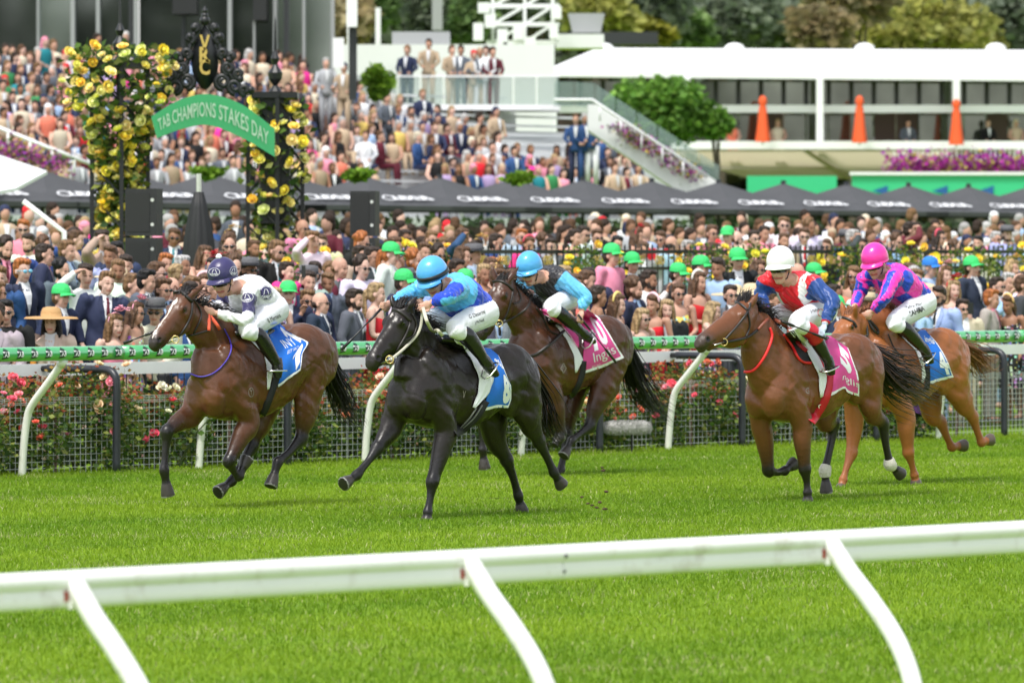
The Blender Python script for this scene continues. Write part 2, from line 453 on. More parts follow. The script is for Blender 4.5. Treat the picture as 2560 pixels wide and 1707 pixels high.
# ---- lower white rail on dark hoops
r2 = empty('white_rail', trk(0, 1.0)); tag(r2, 'low white rail carried by dark bent steel posts in front of the crowd', 'rail')
prof = cat([(-1.0, -.05), (-1.0, .5), (-1.0, .86), (-.97, .955), (-.88, 1.0), (-.7, 1.005), (-.4, 1.005), (-.1, 1.005)], 4)
mb = MB(); mb.tube([NV * p + Vector((0, 0, z)) for p, z in prof], .040, 12); hoop_me = mb.mesh(True)
mb = MB(); mb.tube([NV * -.25 + Vector((0, 0, 1.005)), Vector((0, 0, 1.005))], .030, 10); stub_me = mb.mesh(True)
for i in range(-1, 9):
    q = link('post', hoop_me, r2, M['dark_steel'], TV * ((i + .53) * SP)); link('sleeve', stub_me, q, M['black'])
mb = MB(); mb.box(TV * (SP / 2) + Vector((0, 0, .99)), (SP - .008, .05, .118), (TV, NV, Vector((0, 0, 1)))); me2 = mb.mesh()
for i in range(-1, 8): link('rail_section', me2, r2, M['white_paint'], TV * (i * SP))
# ---- wire mesh panels
wf = empty('mesh_fence', trk(0, .22)); tag(wf, 'low galvanised wire mesh fence along the rose hedge', 'fence')
def wire_panel(Lp, H_):
    mb = MB(); nx, nz = int(Lp / .076), 12
    for i in range(nx + 1):
        x = Lp * i / nx; w = .0055
        mb.bar(TV * x + Vector((0, 0, .0)), TV * x + Vector((0, 0, H_)), w)
    zs = [H_ * j / nz for j in range(nz + 1)] + [H_ - .02, H_ - .045]
    for z in zs: mb.bar(TV * 0 + Vector((0, 0, z)) - NV * .006, TV * Lp + Vector((0, 0, z)) - NV * .006, .0055)
    return mb.mesh()
wp = wire_panel(SP - .02, .74)
M['rust'] = mat('brown_stake', (.16, .10, .075), rough=.8)
mb = MB(); mb.box((0, 0, .36), (.035, .035, .80)); stake = mb.mesh()
for i in range(-1, 8):
    link('wire_panel', wp, wf, M['wire'], TV * (i * SP)); link('stake', stake, wf, M['rust'], TV * (i * SP + .75) + NV * .03)
# ---- crowd barrier of dark bars
cb = empty('crowd_barrier', trk(0, 1.75)); tag(cb, 'dark steel crowd barrier with thin upright bars behind the roses', 'barrier')
mb = MB()
for i in range(26): mb.bar(TV * (SP * i / 26), TV * (SP * i / 26) + Vector((0, 0, .98)), .013)
bars = mb.mesh(); mb = MB(); mb.bar(Vector((0, 0, .98)), TV * SP + Vector((0, 0, .98)), .045); mb.bar(Vector((0, 0, .12)), TV * SP + Vector((0, 0, .12)), .03); mb.bar(Vector((0, 0, 0)), Vector((0, 0, 1.0)), .06)
frm = mb.mesh()
for i in range(-1, 9): q = link('barrier_frame', frm, cb, M['dark_steel'], TV * (i * SP)); tag(link('bars', bars, q, M['dark_steel']))

# ---- rose hedge
M['petal'] = mat('petal', objcol=True, rough=.55, sheen=.3, noise=.12, nscale=30)
M['stem'] = mat('rose_stem', (.05, .075, .02), rough=.7)
def bloom_mesh(seed):
    """a cupped rose: a tight heart wrapped by overlapping petals"""
    r = random.Random(seed); mb = MB(); up = Vector((0, 0, 1)); mb.ell((0, 0, .006), (.024, .024, .026), None, 7, 5)
    for n, rad, tilt, sz in ((4, .014, .25, .042), (5, .026, .55, .050), (6, .034, 1.0, .052)):
        for i in range(n):
            a = 2 * math.pi * (i + .37 * n) / n + r.uniform(-.2, .2); d = Vector((math.cos(a), math.sin(a), 0)); s_ = Vector((-d.y, d.x, 0))
            c = d * rad * .6 - up * .02; o = (d * math.sin(tilt) + up * math.cos(tilt)).normalized()
            mb.add([c - s_ * sz * .4, c + s_ * sz * .4, c + o * sz * .65 + s_ * sz * .62, c + o * sz + s_ * sz * .25 - d * .004, c + o * sz - s_ * sz * .25 - d * .004, c + o * sz * .65 - s_ * sz * .62], [(0, 1, 2, 3, 4, 5)])
    return mb.mesh(True)
BLOOMS = [bloom_mesh(i) for i in range(3)]
for b_ in BLOOMS: b_.materials.append(M['petal'])
def leaves(n, cen, rad, size, pal, seed, flat=.4, shape=None):
    """n small folded leaves spread through a volume"""
    R = np.random.default_rng(seed); u = R.normal(0, 1, (n, 3)); u /= np.linalg.norm(u, axis=1)[:, None]; rr = R.random(n) ** .42
    P = np.asarray(cen) + u * rr[:, None] * np.asarray(rad)
    if shape is not None: P = shape(P, R)
    n = len(P)
    d = R.normal(0, 1, (n, 3)); d[:, 2] *= flat; d /= np.linalg.norm(d, axis=1)[:, None]
    s_ = np.cross(d, R.normal(0, 1, (n, 3))); s_ /= np.linalg.norm(s_, axis=1)[:, None]; nn = np.cross(d, s_)
    L = size * R.uniform(.6, 1.3, n)[:, None]; W = L * .36
    V = np.stack([P, P + d * L * .5 + s_ * W + nn * L * .10, P + d * L, P + d * L * .5 - s_ * W + nn * L * .10], 1)
    pal = np.asarray(pal); C = pal[R.integers(0, len(pal), n)] * R.uniform(.65, 1.25, (n, 1))
    i = np.arange(n)[:, None] * 4
    return V.reshape(-1, 3), np.concatenate([i + np.array([0, 1, 2]), i + np.array([0, 2, 3])]), np.repeat(C, 4, axis=0)
GREENS = [(.065, .130, .024), (.095, .175, .032), (.045, .100, .026), (.155, .225, .040), (.22, .25, .055)]
REDS = [(.34, .080, .040), (.46, .105, .045), (.26, .15, .04), (.33, .21, .05)]
BCOL = [(.70, .06, .06), (.80, .14, .07), (.85, .35, .16), (.88, .66, .40), (.85, .30, .36), (.80, .09, .16), (.86, .76, .60)]
side_words = ['beneath the green rail']
hedge = []
for i in range(19):
    a = -2.4 + i * .98 + rnd.uniform(-.12, .12); p = rnd.uniform(.36, .62); h = rnd.choice((.80, .92, 1.05, .86, .98)); 
    if i in (2, 7, 12, 13): h *= .72
    root = empty('rose_bush', trk(a, p)); hedge.append(root)
    def shape(P, R):
        k = P[:, 2] > .02; P = P[k]; P[:, 2] += R.normal(0, .02, len(P)); return P
    v1, t1, c1 = leaves(2300, (0, 0, h * .46), (.62, .42, h * .52), .062, GREENS, 100 + i, shape=shape)
    top = leaves(520, (0, 0, h * .78), (.56, .40, h * .30), .055, REDS + REDS + GREENS[3:], 300 + i)
    V = np.concatenate([v1, top[0]]); T_ = np.concatenate([t1, top[1] + len(v1)]); C = np.concatenate([c1, top[2]])
    tag(link('foliage', fast_mesh(V, None, T_, C), root, M['leaf']), kind='stuff')
    mb = MB()
    for _ in range(7):
        x, y = rnd.gauss(0, .10), rnd.gauss(0, .08); mb.tube([(x, y, 0), (x * 1.8, y * 1.6, h * .45), (x * 3 + rnd.gauss(0, .05), y * 2.2, h * .95)], [.012, .008, .004], 5)
    mb.build('stem', M['stem'], root)
    cs = rnd.sample(BCOL, 2)
    for _ in range(rnd.randint(10, 17)):
        x, y, z = rnd.gauss(0, .28), rnd.uniform(-.46, -.1), h * rnd.uniform(.35, 1.08)
        v = NV * (y * .9) + TV * x
        o = link('bloom', rnd.choice(BLOOMS), root); o.location = (v.x, v.y, z); s_ = rnd.uniform(.55, .9); o.scale = (s_, s_, s_)
        o.rotation_euler = (rnd.uniform(.3, 1.2), rnd.uniform(-.4, .4), rnd.uniform(-.9, .9)); o.color = (*[min(1, c * rnd.uniform(.85, 1.1)) for c in rnd.choice(cs)], 1)
    root['blooms'] = 0
    del root['blooms']
    tag(root, None, 'rose bush', 'rose bushes along the far rail')
names_ = ['red', 'orange', 'coral', 'peach', 'pink', 'crimson', 'cream']
land = ['at the left end of the hedge', 'next to the first white post', 'below the blazed bay horse nose', 'between the legs of the blazed bay horse', 'behind the blazed bay horse hind legs', 'below the blazed bay horse tail',
        'before the black horse chest', 'behind the black horse forelegs', 'under the black horse belly', 'behind the brown horse forelegs', 'behind the brown horse hind legs', 'beside the grey furry microphone', 'past the brown horse tail',
        'before the bay horse chest', 'behind the bay horse forelegs', 'behind the bay horse belly', 'behind the chestnut horse belly', 'behind the chestnut horse hind legs', 'past the chestnut horse tail']
for r_, w in zip(hedge, land): r_['label'] = 'rose bush by the wire mesh, ' + w

# furry microphone on its stand
M['fur'] = mat('grey_fur', attr='Col', rough=.95)
mc = empty('boom_microphone', trk(a_of(1568, -.12), -.12)); mb = MB(); paths = []; ax = Vector((1, .25, 0)).normalized(); ay = Vector((-ax.y, ax.x, 0))
for _ in range(2600):
    x = rnd.uniform(-.27, .27); a = rnd.uniform(0, 2 * math.pi); e = math.sqrt(max(0, 1 - (abs(x) / .275) ** 6)); d = ay * math.cos(a) + Vector((0, 0, math.sin(a)))
    b0 = ax * x + d * .068 * e + Vector((0, 0, .27)); tip = b0 + (d + Vector((rnd.gauss(0, .7), rnd.gauss(0, .7), rnd.gauss(-.3, .7)))).normalized() * .022
    c = rnd.uniform(.25, .5); sw = ax * .004
    mb.add([b0 - sw, b0 + sw, tip], [(0, 1, 2)], (c, c * .98, c * .93))
mb.tube([ax * -.27 + Vector((0, 0, .27)), ax * -.2 + Vector((0, 0, .27)), ax * .2 + Vector((0, 0, .27)), ax * .27 + Vector((0, 0, .27))], [.03, .07, .07, .03], 14, (.36, .35, .33))
mb.build('windshield', M['fur'], mc, False, True)
mb = MB(); mb.tube([(.05, .02, 0), (.05, .02, .21)], .012, 8); mb.build('stand', M['black'], mc)
tag(mc, 'grey furry microphone windshield lying level before the mesh fence', 'microphone')

# ---- near running rail
NA, NB = Vector((-2.035, 25.44, 0)), Vector((2.438, 30.48, 0)); TN = (NB - NA).normalized(); NN = Vector((TN.y, -TN.x, 0))   # NN points to the camera side
nr = empty('white_rail', NA); tag(nr, 'white plastic running rail with curved posts across the foreground', 'rail')
pr = [(.000, 1.152), (.016, 1.150), (.028, 1.140), (.034, 1.125), (.033, 1.110), (.026, 1.099), (.020, 1.094), (.021, 1.088), (.024, 1.076), (.024, 1.050), (.020, 1.038), (.008, 1.033), (-.008, 1.033), (-.022, 1.040), (-.026, 1.06), (-.026, 1.09), (-.034, 1.11), (-.034, 1.128), (-.026, 1.144), (-.012, 1.151)]
KR = 1.28
rz_ = lambda z: .872 + (z - 1.152) * KR
pr = [(q * KR, rz_(z)) for q, z in pr]
def section(a0, a1):
    mb = MB(); n = len(pr); vv = []
    for a in (a0, a1): vv += [TN * a + NN * q + Vector((0, 0, z)) for q, z in pr]
    mb.add(vv, [(i, (i + 1) % n, n + (i + 1) % n, n + i) for i in range(n)]); mb.add(vv, [tuple(range(n - 1, -1, -1)), tuple(n + i for i in range(n))])
    o = mb.build('rail_section', M['near_pvc'], nr, True); return o
M['near_pvc'] = mat('rail_pvc', (.83, .83, .82), rough=.38, noise=.025, nscale=2.5, dirt=((.46, .41, .33), 4.5, .75))
seam = 3.37
section(-5, seam - .002); section(seam + .002, 11)
for o in nr.children:
    for p_ in o.data.polygons: p_.use_smooth = len(p_.vertices) == 4
mb = MB(); mb.tube([TN * seam + NN * .038 + Vector((0, 0, rz_(1.115))), TN * seam + NN * .050 + Vector((0, 0, rz_(1.115)))], .008, 8); mb.tube([TN * (seam + .004) + NN * .026 + Vector((0, 0, rz_(1.062))), TN * (seam + .004) + NN * .036 + Vector((0, 0, rz_(1.062)))], .007, 8); mb.build('joint_screw', M['print_black'], nr)
path = cat([(.028, 1.112), (.055, 1.075), (.12, 1.00), (.215, .905), (.325, .775), (.395, .635), (.43, .45), (.44, .36)], 5)
path = np.array([(q * KR, rz_(z)) for q, z in path])
mb = MB(); mb.tube([NN * q + Vector((0, 0, z)) for q, z in path], [.040] * 3 + [.044] * (len(path) - 3), 16); npost = mb.mesh(True)
mb = MB(); mb.box(NN * .038 + Vector((0, 0, rz_(1.085))), (.064, .028, .134), (TN, NN, Vector((0, 0, 1)))); npl = mb.mesh()
mb = MB(); mb.box(NN * .028 + TN * -.046 + Vector((0, 0, rz_(1.072))), (.018, .016, .04), (TN, NN, Vector((0, 0, 1)))); npad = mb.mesh()
M['pad_red'] = mat('red_joint_pad', (.35, .06, .04), rough=.8)
for px in (-780, 172, 1160, 2062, 2950):
    k = (px - 1280.0) / F_PX; a = (k * NA.y - NA.x) / (TN.x - k * TN.y)
    q = link('post', npost, nr, M['near_pvc'], TN * a); link('bracket', npl, q, M['near_pvc']); link('joint_pad', npad, q, M['pad_red'])
# ------------------------------------------------------------------ horses
TH = math.atan2(12.1, 9.585)                       # running direction against the picture plane
HEAD = Vector((-math.cos(TH), -math.sin(TH), 0))   # the way the field gallops
LEFT = Vector((math.sin(TH), -math.cos(TH), 0))    # the horses' near side
RZ = math.atan2(HEAD.y, HEAD.x)

def crop(ox, oy, sc):
    return lambda x, y: (ox + x * sc, oy + y * sc)

class Frame:
    """local space of one horse: x forward, y to its left, z up, origin on the turf under the withers"""
    def __init__(s, X0, Y0, rz=RZ):
        s.o = Vector((X0, Y0, 0)); s.rz = rz
        s.R = Matrix.Rotation(rz, 3, 'Z'); s.Ri = s.R.transposed()
        s.cam = s.Ri @ (Vector((0, 0, CAM_H)) - s.o)
    def ray(s, q):
        return (s.Ri @ Vector(((q[0] - 1280.0) / F_PX, 1.0, -(q[1] - Y_HOR) / F_PX))).normalized()
    def on(s, q, v=0.0):
        """photo pixel -> local point in the upright plane y = v"""
        d = s.ray(q); t = (v - s.cam.y) / d.y
        return s.cam + d * t

def tor_sections():
    #  u     top   bottom halfwidth  narrowing of the upper half
    return [(.47, 1.26, .98, .10, .2), (.42, 1.34, .92, .17, .2), (.30, 1.44, .86, .225, .25), (.15, 1.53, .82, .245, .35), (0, 1.585, .80, .245, .5),
            (-.15, 1.55, .79, .26, .35), (-.35, 1.505, .80, .285, .2), (-.55, 1.49, .85, .29, .15), (-.75, 1.515, .95, .265, .15),
            (-.92, 1.555, 1.02, .265, .2), (-1.06, 1.53, 1.04, .25, .25), (-1.18, 1.46, 1.04, .20, .3), (-1.27, 1.37, 1.08, .12, .3)]

def make_horse(P):
    fr = Frame(P['X0'], F_PX / P['s']); k = P['k']; pit = math.radians(P['pitch']); zo = P['zo']
    cp, sp = math.cos(pit), math.sin(pit)
    def T(u, v, z):
        return Vector((k * (u * cp - (z - 1.2) * sp), v * k, k * (u * sp + (z - 1.2) * cp) + 1.2 * k + zo))
    mb = MB(); Y = Vector((0, 1, 0))
    # trunk
    rows = []
    S = cat(tor_sections(), 4); n = 22
    for (u, top, bot, hw, nar) in S:
        zc, hh = (top + bot) / 2, (top - bot) / 2; ring = []
        for i in range(n):
            a = 2 * math.pi * i / n; c, s_ = math.cos(a), math.sin(a)
            w = hw * (1 - nar * max(0, s_) ** 1.5) * (1 - .12 * max(0, -s_) ** 2)
            ring.append(T(u, w * math.copysign(abs(c) ** .85, c), zc + hh * s_))
        rows.append(ring)
    vv = [p for r in rows for p in r]; ff = []
    for i in range(len(rows) - 1):
        for j in range(n):
            j2 = (j + 1) % n; ff.append((i * n + j, (i + 1) * n + j, (i + 1) * n + j2, i * n + j2))
    ff.append(tuple(range(n))); ff.append(tuple((len(rows) - 1) * n + j for j in range(n - 1, -1, -1)))
    mb.add(vv, ff)
    for sd in (-1, 1):    # muscles
        A = lambda a: (Vector((math.cos(a), 0, math.sin(a))), Y, Vector((-math.sin(a), 0, math.cos(a))))
        mb.ell(T(.16, sd * .135, 1.20), (.17 * k, .112 * k, .32 * k), A(-.35))
        mb.ell(T(.05, sd * .15, 1.06), (.20 * k, .105 * k, .17 * k), A(.3))
        mb.ell(T(.37, sd * .085, 1.06), (.12 * k, .115 * k, .19 * k), A(.1))
        mb.ell(T(-.93, sd * .09, 1.34), (.32 * k, .165 * k, .205 * k), A(.22))
        mb.ell(T(-1.08, sd * .10, 1.20), (.19 * k, .14 * k, .27 * k), A(.2))
        mb.ell(T(-.84, sd * .125, 1.12), (.19 * k, .115 * k, .22 * k), A(-.3))
    # head
    Tp, Nz = fr.on(P['poll'], P.get('hv', 0)), fr.on(P['nose'], P.get('hv', 0) + P.get('nv', 0))
    e = (Nz - Tp); L = e.length; e.normalize()
    lat = (Y - e * Y.dot(e)).normalized(); q = lat.cross(e)
    if q.x > 0: q = -q
    g = min(L / .60, 1.07)
    st = [(-.10, .075, .062), (-.03, .105, .082), (.08, .125, .098), (.20, .145, .110), (.32, .155, .104), (.44, .138, .088), (.56, .108, .074), (.68, .088, .064),
          (.80, .075, .056), (.90, .071, .057), (.97, .060, .052), (1.02, .036, .038)]
    mb.loft([Tp + e * (t * L) + q * (h * g * (1.0 if t < .9 else 1.0 + (t - .9) * 2)) for t, h, w in st], [h * g for t, h, w in st], [w * g for t, h, w in st], lat, 18, 4)
    hp = lambda t, d, v: Tp + e * (t * L) + q * (d * g) + lat * (v * g)
    for sd in (-1, 1):
        mb.ell(hp(.33, .19, sd * .062), (.115 * g, .036 * g, .105 * g), (e, lat, q))        # cheek
        mb.ell(hp(.235, .055, sd * .085), (.050 * g, .026 * g, .030 * g), (e, lat, q))       # brow
        mb.ell(hp(.47, .085, sd * .058), (.13 * g, .016 * g, .016 * g), (e, lat, q))        # facial crest
        mb.ell(hp(.90, .052, sd * .047), (.045 * g, .020 * g, .032 * g), (e, lat, q))       # nostril
        # ear
        b0 = hp(.03, .06, sd * .06); tip = fr.on(P['ear_l' if sd > 0 else 'ear_r'], P.get('hv', 0) + sd * .10)
        mb.loft([b0, b0.lerp(tip, .35), b0.lerp(tip, .7), tip], [.030, .036, .026, .006], [.026, .030, .022, .006], lat, 10, 3)
    mb.ell(hp(.97, .115, 0), (.045 * g, .038 * g, .03 * g), (e, lat, q))                     # chin
    mb.ell(hp(.70, .16, 0), (.13 * g, .035 * g, .025 * g), (e, lat, q))
    # neck
    nt = hp(.10, .17, 0); nb = T(.18, 0, 1.24); nm = nb.lerp(nt, .55) + (fr.on(P['neck'], 0) - nb.lerp(nt, .55) if 'neck' in P else Vector((0, 0, .02)))
    mb.loft([nb, nb.lerp(nm, .45), nm, nm.lerp(nt, .6), nt], [.34 * k, .315 * k, .235 * k, .175 * k, .135 * g], [.19 * k, .165 * k, .115 * k, .092 * k, .075 * g], Y, 18, 5)
    # legs
    legs = []
    for side, pts in (('fl', P['fl']), ('fr', P['fr'])):
        sd = 1 if side == 'fl' else -1; v = sd * .15 * k
        j = [fr.on(p, v) for p in pts]      # elbow, forearm, knee, cannon, fetlock, hoof
        sh = T(.24, sd * .155, 1.18)
        hd = (j[5] - j[4]).normalized(); pas = j[4].lerp(j[5], .42)
        path = [sh, j[0], j[1], j[1].lerp(j[2], .72), j[2], j[2].lerp(j[3], .45), j[3], j[3].lerp(j[4], .65), j[4], pas, j[4].lerp(j[5], .68), j[5] + hd * .035]
        ra = [.15, .122, .096, .064, .067, .046, .037, .039, .052, .037, .050, .070]; rb = [.09, .090, .078, .056, .060, .043, .031, .033, .045, .036, .049, .066]
        mb.loft(path, [x * k for x in ra], [x * k for x in rb], Y, 14, 4)
        legs.append((cat([tuple(p) for p in path], 4), 'f'))
    for side, pts in (('hl', P['hl']), ('hr', P['hr'])):
        sd = 1 if side == 'hl' else -1; v = sd * .135 * k
        j = [fr.on(p, v) for p in pts]      # thigh, gaskin, hock, cannon, fetlock, hoof
        hip = T(-1.0, sd * .13, 1.28)
        if sd < 0: j[0] = hip.lerp(j[1], .5) + Vector((.05, 0, 0))
        hd = (j[5] - j[4]).normalized(); pas = j[4].lerp(j[5], .42)
        path = [hip, j[0], j[1], j[1].lerp(j[2], .68), j[2], j[2].lerp(j[3], .4), j[3], j[3].lerp(j[4], .65), j[4], pas, j[4].lerp(j[5], .68), j[5] + hd * .035]
        ra = [.22, .19, .122, .074, .076, .054, .042, .042, .053, .038, .050, .070]; rb = [.13, .12, .088, .055, .055, .044, .034, .035, .046, .036, .049, .066]
        mb.loft(path, [x * k for x in ra], [x * k for x in rb], Y, 14, 4)
        # point of hock
        d = (j[1] - j[2]).normalized(); c2 = (j[3] - j[2]).normalized(); back = -(d + c2)
        if back.length < .05: back = Vector((-1, 0, 0))
        back.normalize()
        if back.x > 0 and not P.get('hockfix'): back = Vector((-1, 0, .3)).normalized()
        mb.ell(j[2] + back * .045 * k + d * .035 * k, (.032 * k, .026 * k, .05 * k), (back, Y, back.cross(Y)))
        legs.append((cat([tuple(p) for p in path], 4), 'h'))
    me = remesh(mb, .0115, 9, .5)
    V = co_of(me); N = no_of(me)
    mus = (vnoise(V[:, 0] * 1.0 + V[:, 1] * .7, V[:, 2] * 1.1 + V[:, 1] * .5, 7.5, 11) + .6 * vnoise(V[:, 0] + 30 - V[:, 2] * .6, V[:, 2] + V[:, 1], 15, 12) - .8)
    thick = np.clip((V[:, 2] - .55) / .3, 0, 1) * np.clip((1.75 - np.abs(V[:, 0] + .35)) , 0, 1)
    rid = np.clip(1 - np.abs(vnoise(V[:, 0] * 1.3 + V[:, 1] + 7, V[:, 2] * .9 - V[:, 0] * .5 + 9, 5.2, 13) - .5) * 9, 0, 1) ** 2 + .6 * np.clip(1 - np.abs(vnoise(V[:, 0] + 17, V[:, 2] * .7 + V[:, 1], 9, 14) - .5) * 9, 0, 1) ** 2
    V += N * ((mus * .020 - rid * .0048) * thick)[:, None]
    me.vertices.foreach_set('co', V.ravel()); me.update(); N = no_of(me)
    # nostril hollows
    for sd in (-1, 1):
        c = np.array(hp(.905, .045, sd * .064)); d = np.linalg.norm((V - c) * (1, 1, 1), axis=1)
        w = np.clip(1 - d / (.030 * g), 0, 1) ** 1.2
        V -= N * (w * .030)[:, None]
    me.vertices.foreach_set('co', V.ravel()); me.update()
    # coat colour: body, dark points, muzzle, markings
    C = np.tile(np.array(P['coat'], float), (len(V), 1))
    nz = np.sin(V[:, 0] * 9 + V[:, 1] * 14) * .5 + np.sin(V[:, 2] * 11 + V[:, 0] * 5) * .5
    C *= (1 + .05 * nz)[:, None]
    pts_c = np.array(P['points'], float); flank_c = np.array(P.get('warm', P['coat']), float)
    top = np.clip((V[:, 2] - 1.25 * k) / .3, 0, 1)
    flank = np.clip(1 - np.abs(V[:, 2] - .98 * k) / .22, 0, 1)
    C = C * (1 - .55 * flank[:, None]) + flank_c * (.55 * flank[:, None])  # warmer coat tone in a band along the flanks
    for path, kind in legs:
        d = np.linalg.norm(V[:, None, :] - path[None, ::1, :], axis=2); i = d.argmin(1); dm = d.min(1)
        near = dm < .13 * k
        st_ = i / 4.0
        w = np.where(near, np.clip((st_ - P.get('pt0', 1.9)) / 1.6, 0, 1), 0)
        C = C * (1 - w[:, None]) + pts_c * w[:, None]
        hoof = near & (st_ > 9.7)
        C[hoof] = P.get('hoof', (.045, .038, .034))
        hdir = path[-1] - path[-4]; hdir /= np.linalg.norm(hdir)
        sole = near & (st_ > 10.5) & (N @ hdir > .75)
        rim = near & (st_ > 10.78) & ~sole
        C[rim] = (.30, .30, .29)
        C[sole] = (.02, .018, .016)
    tN = ((V - np.array(Tp)) @ np.array(e)) / L; dq = (V - np.array(Tp)) @ np.array(q) / g; dv = (V - np.array(Tp)) @ np.array(lat) / g
    inhead = (tN > -.1) & (tN < 1.1) & (np.abs(dv) < .14) & (dq < .33) & (dq > -.06) & (V[:, 0] > .45)
    w = np.where(inhead, np.clip((tN - .74) / .2, 0, 1), 0)
    C = C * (1 - w[:, None]) + np.array(P.get('muzzle', pts_c)) * w[:, None]
    for sd in (-1, 1):
        d = np.linalg.norm(V - np.array(hp(.905, .045, sd * .058)), axis=1)
        C[d < .024 * g] = (.006, .004, .004)
        d = np.linalg.norm(V - np.array(hp(.24, .075, sd * .09)), axis=1)
        C[d < .034 * g] *= .45
    lip = inhead & (tN > .78) & (np.abs(dq - .095 - .0 * tN) < .006) & (np.abs(dv) > .02)
    C[lip] *= .4
    if P.get('blaze'):
        wd = np.interp(tN, [.10, .16, .26, .36, .6, .85, .95], [0, .022, .016, .009, .008, .012, 0]) * (1 + .25 * np.sin(tN * 40))
        C[inhead & (np.abs(dv - .004) < wd) & (dq < .06) & (tN > .1)] = (.72, .66, .60)
    if P.get('star'):
        C[inhead & (((tN - .19) / .035) ** 2 + ((dv + .01) / .016) ** 2 < 1) & (dq < .06)] = (.5, .45, .42)
    for (ax, ay, rr, ctr) in P.get('brand', []): pass
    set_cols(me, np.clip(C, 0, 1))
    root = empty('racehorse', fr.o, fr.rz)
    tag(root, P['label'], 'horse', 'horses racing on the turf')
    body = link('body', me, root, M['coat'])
    bvh = BVHTree.FromPolygons([tuple(v) for v in V], [tuple(p.vertices) for p in me.polygons])
    H = dict(fr=fr, T=T, root=root, bvh=bvh, hp=hp, g=g, k=k, e=e, q=q, lat=lat, Tp=Tp, L=L, P=P, nt=nt, nb=nb, nm=nm)
    for sd in (-1, 1):
        b = MB(); b.ell(hp(.245, .072, sd * .088), .021 * g, (e, lat, q), 12, 8); b.build('eye', M['eye'], root, True)
    hair(H)
    return H

def strands(paths, r0, colr, colr2=None, jitter=0.0, seg=8):
    """tapered hair strands along given point lists"""
    mb = MB()
    for p in paths:
        Q = cat(p, max(2, seg // max(1, len(p) - 1))); m = len(Q)
        j = rnd.uniform(.6, 1.3)
        c = tuple(np.array(colr) * j) if (colr2 is None or rnd.random() < .6) else tuple(np.array(colr2) * j)
        mb.tube(Q, [r0 * rnd.uniform(.7, 1.2) * (1 - .93 * (i / (m - 1)) ** 1.5) for i in range(m)], 3, c, False)
    return mb

def hair(H):
    P, fr, hp, T = H['P'], H['fr'], H['hp'], H['T']
    # tail
    tp = [fr.on(q, 0) for q in P['tail']]; ps = []
    dock = T(-1.255, 0, 1.39)
    w = P.get('tailw', .10)
    for i in range(P.get('tailn', 170)):
        a, b, c = rnd.gauss(0, 1), rnd.gauss(0, 1), rnd.gauss(0, 1)
        ln = rnd.uniform(.62, 1.05)
        pts = [dock + Vector((0, a * .018, b * .02))]
        for m, p in enumerate(tp):
            t = (m + 1) / len(tp)
            if t > ln + .25: break
            sp = w * (.35 + .75 * math.sin(min(t * 1.25, 1) * 2.2) + .25 * t) * .6
            pts.append(p + Vector((c * sp * .5 + rnd.gauss(0, .012), a * sp, b * sp * .8 + rnd.gauss(0, .012))))
        if len(pts) > 2: ps.append([tuple(x) for x in pts])
    strands(ps, .0065, P['hair'], P.get('hair2'), seg=16).build('tail', M['hair'], H['root'], True, True)
    # mane along the crest and a forelock
    ps = []; nb, nm, nt = H['nb'], H['nm'], H['nt']
    crest = []
    for i in range(90):
        t = .15 + .85 * i / 89
        base = cat([tuple(nb), tuple(nm), tuple(nt)], 30)[int(t * 60)]
        hit = H['bvh'].ray_cast(Vector(base) + Vector((-.25, rnd.gauss(0, .012), .75)), Vector((.25, 0, -.75)).normalized())
        if hit[0] is None: continue
        crest.append(hit[0])
    ln = P.get('mane', .13)
    for c in crest:
        for _ in range(3):
            d = Vector((rnd.uniform(-1.1, -.3), rnd.gauss(.05, .5), rnd.uniform(-.2, .6))) * ln * rnd.uniform(.5, 1)
            ps.append([tuple(c - Vector((0, 0, .012)) + Vector((rnd.gauss(0, .01), rnd.gauss(0, .012), 0))), tuple(c + d * .45 + Vector((0, 0, .03))), tuple(c + d + Vector((0, 0, -.02)))])
    for i in range(60):
        b = hp(.02 + rnd.uniform(-.05, .04), .02, rnd.gauss(0, .03))
        d = P.get('forelock', Vector((-.10, 0, .06)))
        d = Vector(d) * rnd.uniform(.5, 1.15) + Vector((rnd.gauss(0, .02), rnd.gauss(0, .03), rnd.gauss(0, .015)))
        ps.append([tuple(b), tuple(b + d * .5 + Vector((0, 0, .025))), tuple(b + d)])
    strands(ps, .0055, P['hair'], seg=6).build('mane', M['hair'], H['root'], True, True)

# --- things that lie on the horse: drape traced outlines over its skin
def hit(H, q, off=.01, vfall=.27):
    fr = H['fr']; d = fr.ray(q)
    r = H['bvh'].ray_cast(fr.cam, d)
    if r[0] is None: return fr.on(q, vfall)
    n = r[1]
    if n.dot(d) > 0: n = -n
    return r[0] + n * off

def strap(H, pts, w=.022, off=.008, name='strap', m='leather', parent=None, sub=6, thick=.006):
    """flat strap that follows the skin along a traced line"""
    Q = cat(pts, sub); P3 = [hit(H, q, off) for q in Q if H['bvh'].ray_cast(H['fr'].cam, H['fr'].ray(q))[0] is not None]
    for _ in range(2):
        P3 = [P3[0]] + [(P3[i - 1] + P3[i] * 2 + P3[i + 1]) / 4 for i in range(1, len(P3) - 1)] + [P3[-1]]
    return ribbon(P3, [H['fr'].cam] * len(P3), w, thick, name, m, parent or H['root'])

